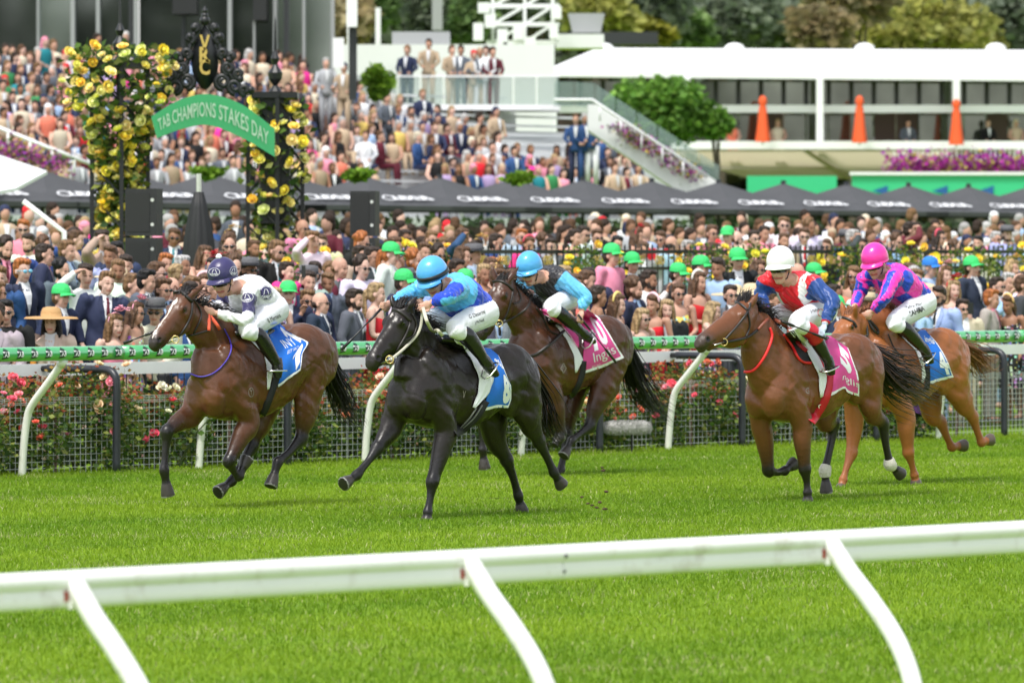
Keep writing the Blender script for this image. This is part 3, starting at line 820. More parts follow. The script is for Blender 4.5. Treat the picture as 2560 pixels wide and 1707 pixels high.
def ribbon(P3, toward, w, thick, name, m, parent):
    mb = MB(); vv = []; ff = []; n = len(P3)
    for i, p in enumerate(P3):
        t = (P3[min(i + 1, n - 1)] - P3[max(i - 1, 0)]).normalized(); d = (toward[i] - p).normalized()
        s_ = t.cross(d).normalized(); nn = s_.cross(t).normalized()
        for a, b in ((-1, -1), (1, -1), (1, 1), (-1, 1)): vv.append(p + s_ * (a * w / 2) + nn * (b * thick / 2))
    for i in range(n - 1):
        for k_ in range(4):
            k2 = (k_ + 1) % 4; ff.append((i * 4 + k_, i * 4 + k2, (i + 1) * 4 + k2, (i + 1) * 4 + k_))
    ff += [(3, 2, 1, 0), tuple((n - 1) * 4 + i for i in range(4))]
    mb.add(vv, ff)
    return mb.build(name, M[m], parent, True)

def free_strap(H, pts3, w, name, m, parent=None, sub=6, thick=.005):
    Q = [Vector(p) for p in cat([tuple(p) for p in pts3], sub)]
    return ribbon(Q, [H['fr'].cam] * len(Q), w, thick, name, m, parent or H['root'])

def coons(tl, tr, br, bl, edges=None):
    """pixel patch from four traced polylines: top (l->r), bottom (l->r), left (t->b), right (t->b)"""
    top, bot, lef, rig = edges
    def ev(pl, t):
        pl = np.asarray(pl, float); seg = np.linalg.norm(np.diff(pl, axis=0), axis=1); c = np.concatenate([[0], np.cumsum(seg)]) / seg.sum()
        return np.array([np.interp(t, c, pl[:, 0]), np.interp(t, c, pl[:, 1])])
    def f(a, b):
        lt = (1 - b) * ev(top, a) + b * ev(bot, a); lr = (1 - a) * ev(lef, b) + a * ev(rig, b)
        bi = (1 - a) * (1 - b) * ev(top, 0) + a * (1 - b) * ev(top, 1) + (1 - a) * b * ev(bot, 0) + a * b * ev(bot, 1)
        return lt + lr - bi
    return f

def drape(H, f, na, nb_, off, name, m, parent=None, border=None, ripple=0.0, thick=.006):
    fr = H['fr']; g = [[hit(H, f(i / na, j / nb_), off) for i in range(na + 1)] for j in range(nb_ + 1)]
    G = np.array([[tuple(p) for p in r] for r in g])
    for _ in range(3):
        K = G.copy(); K[1:-1, 1:-1] = (G[1:-1, 1:-1] * 2 + G[:-2, 1:-1] + G[2:, 1:-1] + G[1:-1, :-2] + G[1:-1, 2:]) / 6; G = K
    if ripple:
        for j in range(nb_ + 1):
            for i in range(na + 1):
                G[j, i, 1] += ripple * (.4 + j / nb_) * (math.sin(i / na * 9 + j * .3) * .5 + math.sin(i / na * 4 + 1.3 - j * .2) * .5)
    mb = MB(); W = na + 1
    front = [tuple(G[j, i]) for j in range(nb_ + 1) for i in range(W)]
    back = [(x, y - thick, z) for x, y, z in front]
    ff = []; o = len(front)
    for j in range(nb_):
        for i in range(na):
            a = j * W + i; ff.append((a, a + 1, a + W + 1, a + W)); ff.append((o + a, o + a + W, o + a + W + 1, o + a + 1))
    ring = [i for i in range(W)] + [j * W + na for j in range(1, nb_ + 1)] + [nb_ * W + i for i in range(na - 1, -1, -1)] + [j * W for j in range(nb_ - 1, 0, -1)]
    for x, y in zip(ring, ring[1:] + ring[:1]): ff.append((x, o + x, o + y, y))
    mb.add(front + back, ff)
    ob = mb.build(name, M[m], parent or H['root'], True)
    # the sheet as a lookup for print that lies on it
    def S(a, b):
        x, y = min(max(a, 0), .9999) * na, min(max(b, 0), .9999) * nb_; i, j = int(x), int(y); x -= i; y -= j
        p = G[j, i] * (1 - x) * (1 - y) + G[j, i + 1] * x * (1 - y) + G[j + 1, i] * (1 - x) * y + G[j + 1, i + 1] * x * y
        return Vector(p)
    return ob, S

def fine_print(v, f, mx=.10):
    """split lettering into small triangles so that it follows a curved sheet"""
    v = [tuple(p) for p in np.asarray(v, float)]; out = []
    todo = [(q[0], q[i], q[i + 1]) for q in f for i in range(1, len(q) - 1)]
    while todo:
        a, b, c = todo.pop(); e = [(math.dist(v[i], v[j]), i, j, k) for i, j, k in ((a, b, c), (b, c, a), (c, a, b))]; d, i, j, k = max(e)
        if d > mx and len(v) < 6000:
            v.append(((v[i][0] + v[j][0]) / 2, (v[i][1] + v[j][1]) / 2)); n = len(v) - 1; todo += [(i, n, k), (n, j, k)]
        else: out.append((a, b, c))
    return np.array(v), out

def printed(S, toward, verts, faces, box, name, m, parent, lift=.004, rot=0.0, skew=0.0, sub=0):
    """lay flat lettering on a draped sheet; box = (a0, b0, a1, b1) in sheet space"""
    v = np.asarray(verts, float).copy(); v -= (v.min(0) + v.max(0)) / 2; v /= (v.max(0) - v.min(0))
    a0, b0, a1, b1 = box; mb = MB(); out = []
    v, faces = fine_print(v, faces)
    c, s_ = math.cos(rot), math.sin(rot)
    for x, y in v:
        x2, y2 = x + skew * y, y
        x2, y2 = c * x2 - s_ * y2, s_ * x2 + c * y2
        p = S((a0 + a1) / 2 + x2 * (a1 - a0), (b0 + b1) / 2 - y2 * (b1 - b0))
        out.append(p + (toward - p).normalized() * lift)
    mb.add(out, faces)
    return mb.build(name, M[m], parent)
# ------------------------------------------------------------------ the five runners (traced joints, in photo pixels)
A1, A2, A3 = crop(380, 960, .20408), crop(820, 960, .26361), crop(1160, 900, .21686)
A4, A5 = crop(1840, 960, .20408), crop(2060, 900, .22954)
A6, A7 = crop(360, 680, .17857), crop(890, 620, .21687)
B1, B2, B3 = crop(480, 620, .22953), crop(1180, 620, .21680), crop(1720, 610, .22324)
B4, B5 = crop(2080, 600, .24234), crop(1020, 820, .17857)
C1, C2, C3 = crop(340, 600, .43357), crop(780, 600, .45915), crop(1120, 600, .42105)
C4, C5 = crop(1700, 600, .43364), crop(2000, 580, .43377)

HORSES = [
 dict(X0=-2.34, s=298, k=.956, pitch=-6.0, zo=-.03, label='dark bay racehorse with a long white blaze, furthest to the left',
      coat=(.098, .036, .015), warm=(.16, .058, .022), points=(.012, .010, .010), muzzle=(.03, .022, .02), hair=(.010, .008, .008), blaze=1,
      poll=A6(500, 285), nose=A6(75, 960), ear_l=A6(845, 175), ear_r=A6(430, 165), neck=C1(470, 590), mane=.16, forelock=(-.14, .02, .05),
      fr=[A1(500, 345), A1(350, 440), A1(185, 585), A1(165, 820), A1(150, 1055), A1(190, 1330)],
      fl=[A1(1190, 420), A1(1090, 640), A1(945, 950), A1(1000, 1060), A1(1065, 1130), A1(1150, 940)],
      hl=[C1(1010, 760), A1(1870, 420), A1(1830, 660), A1(1690, 830), A1(1540, 960), A1(1465, 1215)],
      hr=[C1(800, 930), A1(1300, 520), A1(1230, 760), A1(1110, 960), A1(985, 1180), A1(830, 1305)],
      tail=[C1(1125, 760), C1(1165, 860), C1(1205, 960), C1(1275, 1060)], tailw=.085),
 dict(X0=-.62, s=310, k=.94, pitch=1.5, zo=-.03, label='near-black racehorse in the lead group with a small star on its forehead',
      coat=(.013, .009, .007), warm=(.020, .012, .009), points=(.009, .008, .008), muzzle=(.02, .016, .015), hair=(.012, .010, .009), hair2=(.07, .032, .02), star=1,
      poll=A7(480, 640), nose=A7(125, 1285), ear_l=A7(715, 545), ear_r=A7(405, 525), neck=C2(600, 620), mane=.15, forelock=(-.16, .0, .05),
      fr=[A2(630, 330), A2(560, 480), A2(465, 610), A2(385, 725), A2(275, 860), A2(165, 935)],
      fl=[A2(1115, 390), A2(1075, 620), A2(990, 930), A2(970, 1080), A2(945, 1215), A2(935, 1290)],
      hl=[A2(1880, 180), A2(1920, 380), A2(2000, 540), A2(2075, 690), A2(2140, 835), A2(2205, 940)],
      hr=[A2(1560, 330), A2(1590, 520), A2(1695, 720), A2(1755, 880), A2(1805, 1060), A2(1835, 1185)],
      tail=[A2(2010, 120), A2(2030, 260), A2(2090, 400), A2(2190, 490)], tailw=.10, tailn=150),
 dict(X0=.32, s=261, k=.955, pitch=-4.0, zo=-.005, label='dark brown racehorse under the pink cloth, half hidden behind the black horse',
      coat=(.066, .025, .012), warm=(.115, .040, .016), points=(.012, .010, .010), muzzle=(.025, .018, .016), hair=(.010, .009, .009),
      poll=B2(310, 350), nose=B2(55, 965), ear_l=B2(540, 215), ear_r=B2(225, 205), neck=B2(620, 860), mane=.12, forelock=(-.08, .0, .05), star=1,
      fr=[(1262, 985), (1235, 1010), (1203, 1045), A3(212, 900), A3(215, 1030), A3(235, 1220)],
      fl=[A3(1030, 380), A3(1070, 600), A3(1120, 850), A3(1080, 930), A3(1040, 990), A3(1090, 915)],
      hl=[A3(1640, 250), A3(1520, 520), A3(1455, 760), A3(1345, 850), A3(1240, 930), A3(1160, 1080)],
      hr=[A3(1270, 400), A3(1230, 560), A3(1190, 880), A3(1150, 1080), A3(1115, 1270), A3(1020, 1430)],
      tail=[C3(1090, 760), C3(1130, 860), C3(1195, 960), C3(1290, 1040)], tailw=.12),
 dict(X0=2.39, s=290, k=.954, pitch=-3.3, zo=-.09, label='bay racehorse with white bandaged hind fetlocks and a thick black tail',
      coat=(.150, .052, .019), warm=(.20, .072, .025), points=(.013, .010, .009), muzzle=(.055, .035, .026), hair=(.012, .009, .009), hair2=(.05, .025, .018),
      poll=B3(620, 610), nose=B3(95, 1045), ear_l=B3(790, 540), ear_r=B3(560, 590), neck=B3(760, 1010), mane=.15, forelock=(-.06, .0, .09),
      fr=[A4(300, 430), A4(350, 700), A4(400, 1060), A4(500, 1080), A4(595, 1060), A4(695, 985)],
      fl=[A4(800, 440), A4(810, 680), A4(845, 1050), A4(868, 1200), A4(876, 1320), A4(880, 1440)],
      hl=[C4(1090, 800), A4(1660, 330), A4(1800, 480), A4(1835, 740), A4(1885, 980), A4(2005, 1090)],
      hr=[C4(930, 960), A4(1090, 440), A4(1205, 480), A4(1165, 720), A4(1090, 1060), A4(1105, 1290)],
      tail=[C4(1165, 760), C4(1230, 800), C4(1320, 850), C4(1405, 890)], tailw=.17, tailn=260),
 dict(X0=3.40, s=272, k=.966, pitch=-1.5, zo=-.075, label='chestnut racehorse with pale legs, partly behind the bay horse',
      coat=(.30, .100, .030), warm=(.36, .130, .042), points=(.26, .09, .03), muzzle=(.20, .09, .05), hair=(.22, .085, .035), hair2=(.30, .14, .06), hoof=(.10, .075, .06),
      poll=B4(170, 735), nose=(2052, 878), ear_l=B4(245, 655), ear_r=B4(95, 625), neck=C5(480, 560), mane=.12, forelock=(-.08, .0, .05), pt0=30,
      fr=[A5(330, 520), A5(330, 740), A5(300, 1010), A5(240, 1190), A5(210, 1300), A5(180, 1400)],
      fl=[A5(870, 560), A5(895, 760), A5(920, 1010), A5(958, 1140), A5(985, 1250), A5(1000, 1335)],
      hl=[A5(1430, 220), A5(1520, 470), A5(1620, 620), A5(1665, 760), A5(1715, 895), A5(1800, 870)],
      hr=[A5(1120, 480), A5(1180, 580), A5(1275, 680), A5(1335, 830), A5(1390, 945), A5(1510, 930)],
      tail=[C5(990, 700), C5(1020, 740), C5(1060, 765), C5(1100, 750)], tailw=.10, tailn=110),
]
HS = [make_horse(p) for p in HORSES]
# ------------------------------------------------------------------ jockeys
def person_head(mb, c, up, fwd, r=1.0, detail=True):
    """skull, jaw, nose, ears, lips; c = centre of the skull, up/fwd unit vectors"""
    up = up.normalized(); fwd = (fwd - up * fwd.dot(up)).normalized(); sd = up.cross(fwd)
    ax = (fwd, sd, up); P = lambda f, s_, u: c + fwd * (f * r) + sd * (s_ * r) + up * (u * r)
    mb.ell(P(-.008, 0, .025), (.098 * r, .078 * r, .098 * r), ax, 16, 12)
    mb.ell(P(.028, 0, -.055), (.064 * r, .058 * r, .078 * r), ax, 14, 10)      # face
    mb.ell(P(.050, 0, -.108), (.034 * r, .034 * r, .026 * r), ax, 10, 8)       # chin
    mb.ell(P(.086, 0, -.036), (.018 * r, .011 * r, .028 * r), ax, 8, 6)        # nose
    mb.ell(P(.094, 0, -.052), (.013 * r, .015 * r, .010 * r), ax, 8, 6)
    mb.ell(P(.080, 0, -.080), (.016 * r, .026 * r, .010 * r), ax, 8, 6)        # lips
    mb.ell(P(.078, 0, .005), (.020 * r, .058 * r, .016 * r), ax, 10, 6)        # brow
    for s_ in (-1, 1):
        mb.ell(P(.060, s_ * .038, -.042), (.026 * r, .022 * r, .026 * r), ax, 8, 6)   # cheekbone
        mb.ell(P(-.005, s_ * .080, -.025), (.022 * r, .010 * r, .034 * r), ax, 8, 6)  # ear
    return P

def finger_hand(mb, wrist, hand, lat, size=1.0, curl=1.0):
    """palm with four curled fingers and a thumb; wrist -> hand gives the direction"""
    d = (hand - wrist).normalized(); s_ = (lat - d * lat.dot(d)).normalized(); n = d.cross(s_)
    if n.z > 0: n = -n
    w = size
    palm = wrist + d * .045 * w
    mb.ell(palm, (.048 * w, .040 * w, .020 * w), (d, s_, n), 10, 8)
    for i, (o, l) in enumerate(((-.030, .85), (-.010, 1.0), (.011, .95), (.030, .75))):
        b = palm + d * .034 * w + s_ * o * w
        k1 = b + (d * .030 + n * .014 * curl) * w * l
        k2 = k1 + (d * .004 + n * .028 * curl) * w * l
        k3 = k2 + (d * -.020 * curl + n * .012) * w * l
        mb.tube([b, k1, k2, k3], [.0095 * w, .009 * w, .0085 * w, .007 * w], 6)
    b = palm - d * .012 * w - s_ * .034 * w
    mb.tube([b, b + (d * .022 - s_ * .016 + n * .012) * w, b + (d * .045 - s_ * .006 + n * .026) * w], [.011 * w, .010 * w, .008 * w], 6)
    return palm + d * .035 * w + n * .02 * w

SK = (.62, .36, .27)
def make_jockey(H, J):
    fr = H['fr']; Y = Vector((0, 1, 0)); k = 1.0
    o3 = lambda key, v: fr.on(J[key], v)
    hip, neck = o3('hip', 0), o3('neck', 0); hc = o3('helmet', J.get('hv', 0)) - Vector(J.get('up', (.35, 0, .94))).normalized() * .034
    shL, shR = fr.on(J['shL'], .19), fr.on(J['shR'], -.19)
    elL, elR = fr.on(J['elL'], J.get('elv', .25)), fr.on(J['elR'], -J.get('elvr', .25))
    wrL, wrR = fr.on(J['wrL'], J.get('wrv', .09)), fr.on(J['wrR'], -J.get('wrvr', .09))
    haL, haR = fr.on(J['haL'], J.get('hav', .05)), fr.on(J['haR'], -J.get('havr', .05))
    kn = fr.on(J['knee'], .26); bt = fr.on(J['boot'], .31); an = fr.on(J['ankle'], .33); to = fr.on(J['toe'], .33)
    mir = lambda p: Vector((p.x, -p.y, p.z))
    knR = fr.on(J['kneeR'], -.22) if 'kneeR' in J else mir(kn)
    chest = hip.lerp(neck, .62)
    up = Vector(J.get('up', (.35, 0, .94))); fwd = Vector(J.get('fwd', (.95, 0, -.35)))
    root = empty('person', fr.o, fr.rz)
    tag(root, J['label'], 'jockey', 'jockeys crouched on the galloping horses')
    # ---- body
    mb = MB()
    person_head(mb, hc, up, fwd, 1.06)
    chin = hc - up.normalized() * .10
    mb.loft([chin - fwd.normalized() * .02, chin.lerp(neck, .5), neck], [.055, .052, .06], [.05, .05, .06], Y, 12, 3)
    mb.loft([hip, hip.lerp(neck, .35), chest, neck], [.11, .095, .10, .07], [.14, .12, .15, .09], Y, 14, 4)
    for sh, el, wr, ha in ((shL, elL, wrL, haL), (shR, elR, wrR, haR)):
        mb.loft([chest.lerp(sh, .6), sh, sh.lerp(el, .5), el, el.lerp(wr, .4), wr], [.05, .055, .045, .038, .038, .026], [.05, .055, .045, .038, .038, .03], Y, 10, 3)
    gripL = finger_hand(mb, wrL, haL, Vector((0, 0, 1)) if abs((haL - wrL).normalized().z) < .7 else Y, 1.0)
    gripR = finger_hand(mb, wrR, haR, Vector((0, 0, 1)) if abs((haR - wrR).normalized().z) < .7 else Y, 1.0)
    for kk, s_ in ((kn, 1), (knR, -1)):
        h = hip + Vector((0, s_ * .09, 0)); a2 = an if s_ > 0 else mir(an); t2 = to if s_ > 0 else mir(to); b2 = bt if s_ > 0 else mir(bt)
        mb.loft([h, h.lerp(kk, .5), kk, b2, a2, a2.lerp(t2, .6)], [.09, .08, .058, .05, .036, .03], [.09, .075, .055, .05, .036, .035], Y, 10, 3)
    me = remesh(mb, .0075, 2)
    V = co_of(me); C = np.tile(np.array(SK) * J.get('skin', 1.0), (len(V), 1))
    hcn = np.array(hc); u_, f_ = np.array(up.normalized()), np.array((fwd - up.normalized() * fwd.dot(up.normalized())).normalized())
    rel = V - hcn; fu, ff_ = rel @ u_, rel @ f_
    lips = (np.abs(fu + .082) < .010) & (ff_ > .07) & (np.linalg.norm(rel, axis=1) < .2); C[lips] = (.42, .13, .11)
    if J.get('glove'):
        for p in (gripL, gripR): C[np.linalg.norm(V - np.array(p), axis=1) < .10] = J['glove']
    set_cols(me, C); link('body', me, root, M['skin'])
    # ---- silks: jacket with sleeves
    mb = MB(); pf = J.get('puff', 1.0)
    mb.loft([hip + (neck - hip) * .06, hip.lerp(neck, .25), hip.lerp(neck, .5), hip.lerp(neck, .78), neck + (neck - hip) * -.02], [.150, .155, .168, .155, .088], [.178, .180, .205, .20, .10], Y, 18, 4)
    for sh, el, wr in ((shL, elL, wrL), (shR, elR, wrR)):
        mb.loft([chest.lerp(sh, .45), sh, sh.lerp(el, .5), el, el.lerp(wr, .5), el.lerp(wr, .93)], [.085, .082 * pf, .070 * pf, .060 * pf, .054 * pf, .038], [.085, .082 * pf, .070 * pf, .060 * pf, .054 * pf, .04], Y, 12, 4)
    me = remesh(mb, .0085, 6)
    V = co_of(me); N = no_of(me)
    # cloth folds
    fo = np.abs(vnoise(V[:, 0] * 1.4 + V[:, 1] * .5, V[:, 2] * .8 + V[:, 1] * 1.3, 17, 21) - .5) * 2 + .6 * np.abs(vnoise(V[:, 0] - V[:, 2] + 20, V[:, 1] + V[:, 2] * .7, 30, 22) - .5) * 2
    V += N * ((fo - .6) * .013)[:, None]; me.vertices.foreach_set('co', V.ravel()); me.update()
    info = dict(V=V, N=N, hip=np.array(hip), neck=np.array(neck))
    def along(a, b):
        a, b = np.array(a), np.array(b); d = b - a; t = ((V - a) @ d) / (d @ d); dist = np.linalg.norm(V - (a + np.clip(t, 0, 1)[:, None] * d), axis=1); return t, dist
    tt, td = along(hip, neck)
    arm = np.zeros(len(V)); armd = np.full(len(V), 9.0); side = np.zeros(len(V))
    for sgn, sh, el, wr in ((1, shL, elL, wrL), (-1, shR, elR, wrR)):
        t1, d1 = along(sh, el); t2, d2 = along(el, wr)
        use2 = d2 < d1; d = np.where(use2, d2, d1); t = np.where(use2, 1 + np.clip(t2, 0, 1), np.clip(t1, -.3, 1))
        best = d < armd; arm = np.where(best, t, arm); armd = np.where(best, d, armd); side = np.where(best, sgn, side)
    is_arm = (armd < td * .72) & (arm > -.02)
    C = J['silk'](V, N, tt, is_arm, arm, side); set_cols(me, C)
    jk = link('jacket', me, root, M['silk'])
    # ---- breeches
    mb = MB()
    mb.loft([hip + (neck - hip) * -.16, hip, hip + (neck - hip) * .16], [.07, .135, .13], [.10, .165, .16], Y, 16, 4)
    for kk, s_ in ((kn, 1), (knR, -1)):
        h = hip + Vector((-.02, s_ * .085, -.01)); b2 = bt if s_ > 0 else mir(bt)
        mb.loft([h, h.lerp(kk, .5), kk, kk.lerp(b2, .75)], [.125, .108, .082, .058], [.115, .098, .080, .056], Y, 14, 4)
    me = remesh(mb, .009, 5)
    V2 = co_of(me); N2 = no_of(me)
    fo = np.sin(V2[:, 0] * 60 + V2[:, 2] * 60) * np.exp(-((V2 - np.array(kn)) ** 2).sum(1) / .02)
    V2 += N2 * (fo * .003)[:, None]; me.vertices.foreach_set('co', V2.ravel()); me.update()
    br = link('breeches', me, root, M['breeches'])
    # ---- boots
    for s_ in (1, -1):
        f = (lambda p: p) if s_ > 0 else mir
        kk = kn if s_ > 0 else knR
        b2, a2, t2 = f(bt), f(an), f(to)
        ft = (t2 - a2).normalized()
        mb = MB()
        mb.loft([kk.lerp(b2, .55), b2, b2.lerp(a2, .4), b2.lerp(a2, .85), a2], [.062, .064, .062, .046, .044], [.060, .062, .060, .046, .044], Y, 14, 4)
        mb.loft([a2 - ft * .06, a2, a2.lerp(t2, .6), t2 + ft * .02], [.042, .052, .046, .028], [.038, .046, .048, .040], Y, 12, 3)
        bo = link('boot', remesh(mb, .008, 3), root, M['boot'])
        c = a2.lerp(t2, .55); d = (b2 - a2).normalized(); x = Y.cross(ft).normalized() if abs(ft.y) < .9 else Vector((1, 0, 0)); mb = MB()
        mb.tube([c - Y * .06 + x * .05, c - Y * .066 - x * .02, c - Y * .045 - x * .09, c - x * .115, c + Y * .045 - x * .09, c + Y * .066 - x * .02, c + Y * .06 + x * .05, c - Y * .06 + x * .05], .007, 6); mb.build('stirrup', M['steel'], bo, True)
        if J.get('boot_top'):
            mb = MB(); mb.loft([kk.lerp(b2, .5), kk.lerp(b2, .8), b2, b2.lerp(a2, .28)], [.066, .068, .068, .066], [.064, .066, .066, .064], Y, 14, 4)
            link('boot_top', mb.mesh(True), root, M[J['boot_top']])
    # ---- helmet with cover, peak and goggles
    upn = up.normalized(); fw = (fwd - upn * fwd.dot(upn)).normalized(); sd = upn.cross(fw)
    Pt = lambda f, s_, u: hc + fw * f + sd * s_ + upn * (u + LIFT)
    LIFT = .036
    mb = MB(); vv = []; ff = []; nu, nv = 28, 12
    for j in range(nv + 1):
        th = (math.pi / 2 + .32) * j / nv
        for i in range(nu):
            ph = 2 * math.pi * i / nu; low = max(0, math.cos(th) * -1)
            x, y, z = .142 * math.sin(th) * math.cos(ph), .118 * math.sin(th) * math.sin(ph), .128 * math.cos(th) + .025
            z += -.035 * (j / nv) ** 3 * (.5 - .5 * math.cos(ph))
            wr_ = 1 + .012 * math.sin(ph * 7 + j * 1.7) * math.sin(j * .9)
            vv.append(Pt(x * wr_ - .008, y * wr_, z))
    for j in range(nv):
        for i in range(nu):
            i2 = (i + 1) % nu; ff.append((j * nu + i, (j + 1) * nu + i, (j + 1) * nu + i2, j * nu + i2))
    ff.append(tuple(nv * nu + i for i in range(nu)))
    mb.add(vv, ff); mh = J['helmet_mat']
    he = mb.build('helmet', mh, root, True)
    bh = BVHTree.FromPolygons([tuple(v) for v in vv], ff)
    mb = MB(); vv = []; ff = []      # peak
    for j in range(5):
        for i in range(15):
            ph = -1.15 + 2.3 * i / 14; r_ = .116 + .040 * j / 4 * math.cos(ph * .8)
            for dz in (0, -.007): vv.append(Pt(r_ * 1.12 * math.cos(ph) - .006, .118 / .142 * r_ * 1.12 * math.sin(ph), -.004 - .030 * (j / 4) ** 1.5 + dz))
    for j in range(4):
        for i in range(14):
            a = (j * 15 + i) * 2; b = a + 30
            ff.append((a, a + 2, b + 2, b)); ff.append((a + 1, b + 1, b + 3, a + 3))
    for i in range(14): a = (4 * 15 + i) * 2; ff.append((a, a + 2, a + 3, a + 1))
    mb.add(vv, ff); mb.build('peak', mh, he, True)
    LIFT = 0.0
    mb = MB(); zg = J.get('gog', -.012); ring = []
    for i in range(21):
        ph = -1.5 + 3.0 * i / 20
        h_ = .022 if abs(ph) < 1.0 else .012
        rr = 1.0 + (.06 if abs(ph) < .9 else 0)
        ring.append((Pt(.110 * rr * math.cos(ph), .090 * rr * math.sin(ph), zg + h_), Pt(.110 * rr * math.cos(ph) - .004, .090 * rr * math.sin(ph), zg - h_)))
    vv = [p for r_ in ring for p in r_]; n_ = len(ring)
    vv += [p - fw * .012 for p in vv]
    ff = []
    for i in range(n_ - 1):
        a = 2 * i; ff.append((a, a + 2, a + 3, a + 1)); b = a + 2 * n_; ff.append((b, b + 1, b + 3, b + 2)); ff.append((a, b, b + 2, a + 2)); ff.append((a + 1, a + 3, b + 3, b + 1))
    mb.add(vv, ff); mb.build('goggles', M['goggle'], root, True)
    LIFT = .036
    if J.get('band'):
        mb = MB(); vv = []; ff = []; n_ = 28
        for i in range(n_):
            ph = 2 * math.pi * i / n_
            for dz, rr in ((.03, 1.03), (-.006, 1.05), (-.006, .97), (.03, .97)):
                vv.append(Pt((.142 * math.cos(ph)) * rr - .008, .119 * math.sin(ph) * rr, dz + .012 - .035 * (.5 - .5 * math.cos(ph))))
        for i in range(n_):
            for q in range(4): ff.append((i * 4 + q, i * 4 + (q + 1) % 4, ((i + 1) % n_) * 4 + (q + 1) % 4, ((i + 1) % n_) * 4 + q))
        mb.add(vv, ff); mb.build('goggle_band', M['black'], root, True)
    if J.get('pom'):
        mb = MB(); c = Pt(-.005, 0, .162)
        for _ in range(60):
            d = Vector((rnd.gauss(0, 1), rnd.gauss(0, 1), rnd.gauss(0, 1))).normalized(); mb.ell(c + d * .014, .013, None, 6, 5)
        mb.build('pompom', M['white_cloth'], he, True)
    # chin strap
    LIFT = 0.0
    mb = MB(); mb.tube([Pt(.0, .083, -.02), Pt(.03, .066, -.09), Pt(.05, 0, -.125), Pt(.03, -.066, -.09), Pt(.0, -.083, -.02)], .006, 6); mb.build('chin_strap', M['black'], root, True)
    jb = BVHTree.FromPolygons([tuple(v) for v in V], [tuple(p.vertices) for p in jk.data.polygons])
    bb = BVHTree.FromPolygons([tuple(v) for v in V2], [tuple(p.vertices) for p in br.data.polygons])
    # whip
    if 'whip' in J:
        a, b = fr.on(J['whip'][0], J['whipv'][0]), fr.on(J['whip'][1], J['whipv'][1])
        mb = MB(); mb.tube([a, a.lerp(b, .3), a.lerp(b, .32), a.lerp(b, .7), a.lerp(b, .74), b], [.011, .011, .0065, .006, .013, .013], 8)
        w = mb.build('whip', M['black'], None, True, loc=None); w.location = fr.o; w.rotation_euler = (0, 0, fr.rz)
        tag(w, J['whip_label'], 'whip', 'riding whips in the jockeys hands')
    return dict(fr=fr, root=root, jacket=jb, breeches=bb, helmet=bh, gripL=gripL, gripR=gripR, he=he, jk=jk, br=br)

def decal(G, surf, q, verts, faces, w, h, name, m, parent, lift=.004, rot=0.0):
    """flat print wrapped onto a garment: centred on photo pixel q, w x h in photo pixels"""
    fr = G['fr']; bvh = G[surf]; v = np.asarray(verts, float).copy(); v -= (v.min(0) + v.max(0)) / 2; v /= np.maximum(v.max(0) - v.min(0), 1e-6)
    c, s_ = math.cos(rot), math.sin(rot); out = []; last = None
    v, faces = fine_print(v, faces, .14)
    r0 = bvh.ray_cast(fr.cam, fr.ray(q)); dist = r0[3] or (fr.cam - fr.on(q, .2)).length
    for x, y in v:
        X, Y_ = x * w, -y * h; X, Y_ = c * X - s_ * Y_, s_ * X + c * Y_
        d = fr.ray((q[0] + X, q[1] + Y_)); r = bvh.ray_cast(fr.cam, d)
        dd = r[3] if (r[0] is not None and abs(r[3] - dist) < .12) else dist
        out.append(fr.cam + d * (dd - lift))
    mb = MB(); mb.add(out, faces); return mb.build(name, M[m], parent)

def oval(n=28, ring=0.0):
    """filled ellipse (ring=0) or an elliptic ring of that relative thickness, finely split so that it wraps"""
    v, f = [], []
    rs = [0.02, .35, .65, .85, 1.0] if not ring else [1 - ring, 1.0]
    for r in rs:
        for i in range(n): a = 2 * math.pi * i / n; v.append((r * math.cos(a), r * math.sin(a)))
    for j in range(len(rs) - 1):
        for i in range(n): i2 = (i + 1) % n; f.append((j * n + i, (j + 1) * n + i, (j + 1) * n + i2, j * n + i2))
    if not ring: f.append(tuple(range(n - 1, -1, -1)))
    return v, f
M['goggle'] = mat('goggle_lens', (.006, .006, .007), rough=.12, spec=.7)
M['goggle_clear'] = mat('goggle_grey', (.10, .08, .09), rough=.12, spec=.7)
M['navy_satin'] = mat('navy_satin', (.040, .034, .115), rough=.3, bump=.4, bscale=14)
M['sky_satin'] = mat('sky_satin', (.085, .40, .80), rough=.28, bump=.5, bscale=12, coat=.2)
M['white_satin'] = mat('white_satin', (.85, .85, .85), rough=.35, bump=.5, bscale=12)
M['pink_satin'] = mat('pink_satin', (.88, .035, .36), rough=.28, bump=.3, bscale=12, coat=.2)
M['red_leather'] = mat('red_leather', (.55, .012, .03), rough=.4)
M['purple'] = mat('purple_rubber', (.07, .04, .40), rough=.5)
M['red_rubber'] = mat('red_rubber', (.80, .02, .02), rough=.5)
M['girth_black'] = mat('girth_elastic', (.016, .016, .017), rough=.7)
M['girth_grey'] = mat('girth_stripe', (.20, .20, .19), rough=.7)
M['brand_white'] = mat('freeze_brand', (.30, .26, .23), rough=.8)
M['navy_print'] = mat('navy_print', (.035, .030, .11), rough=.5)

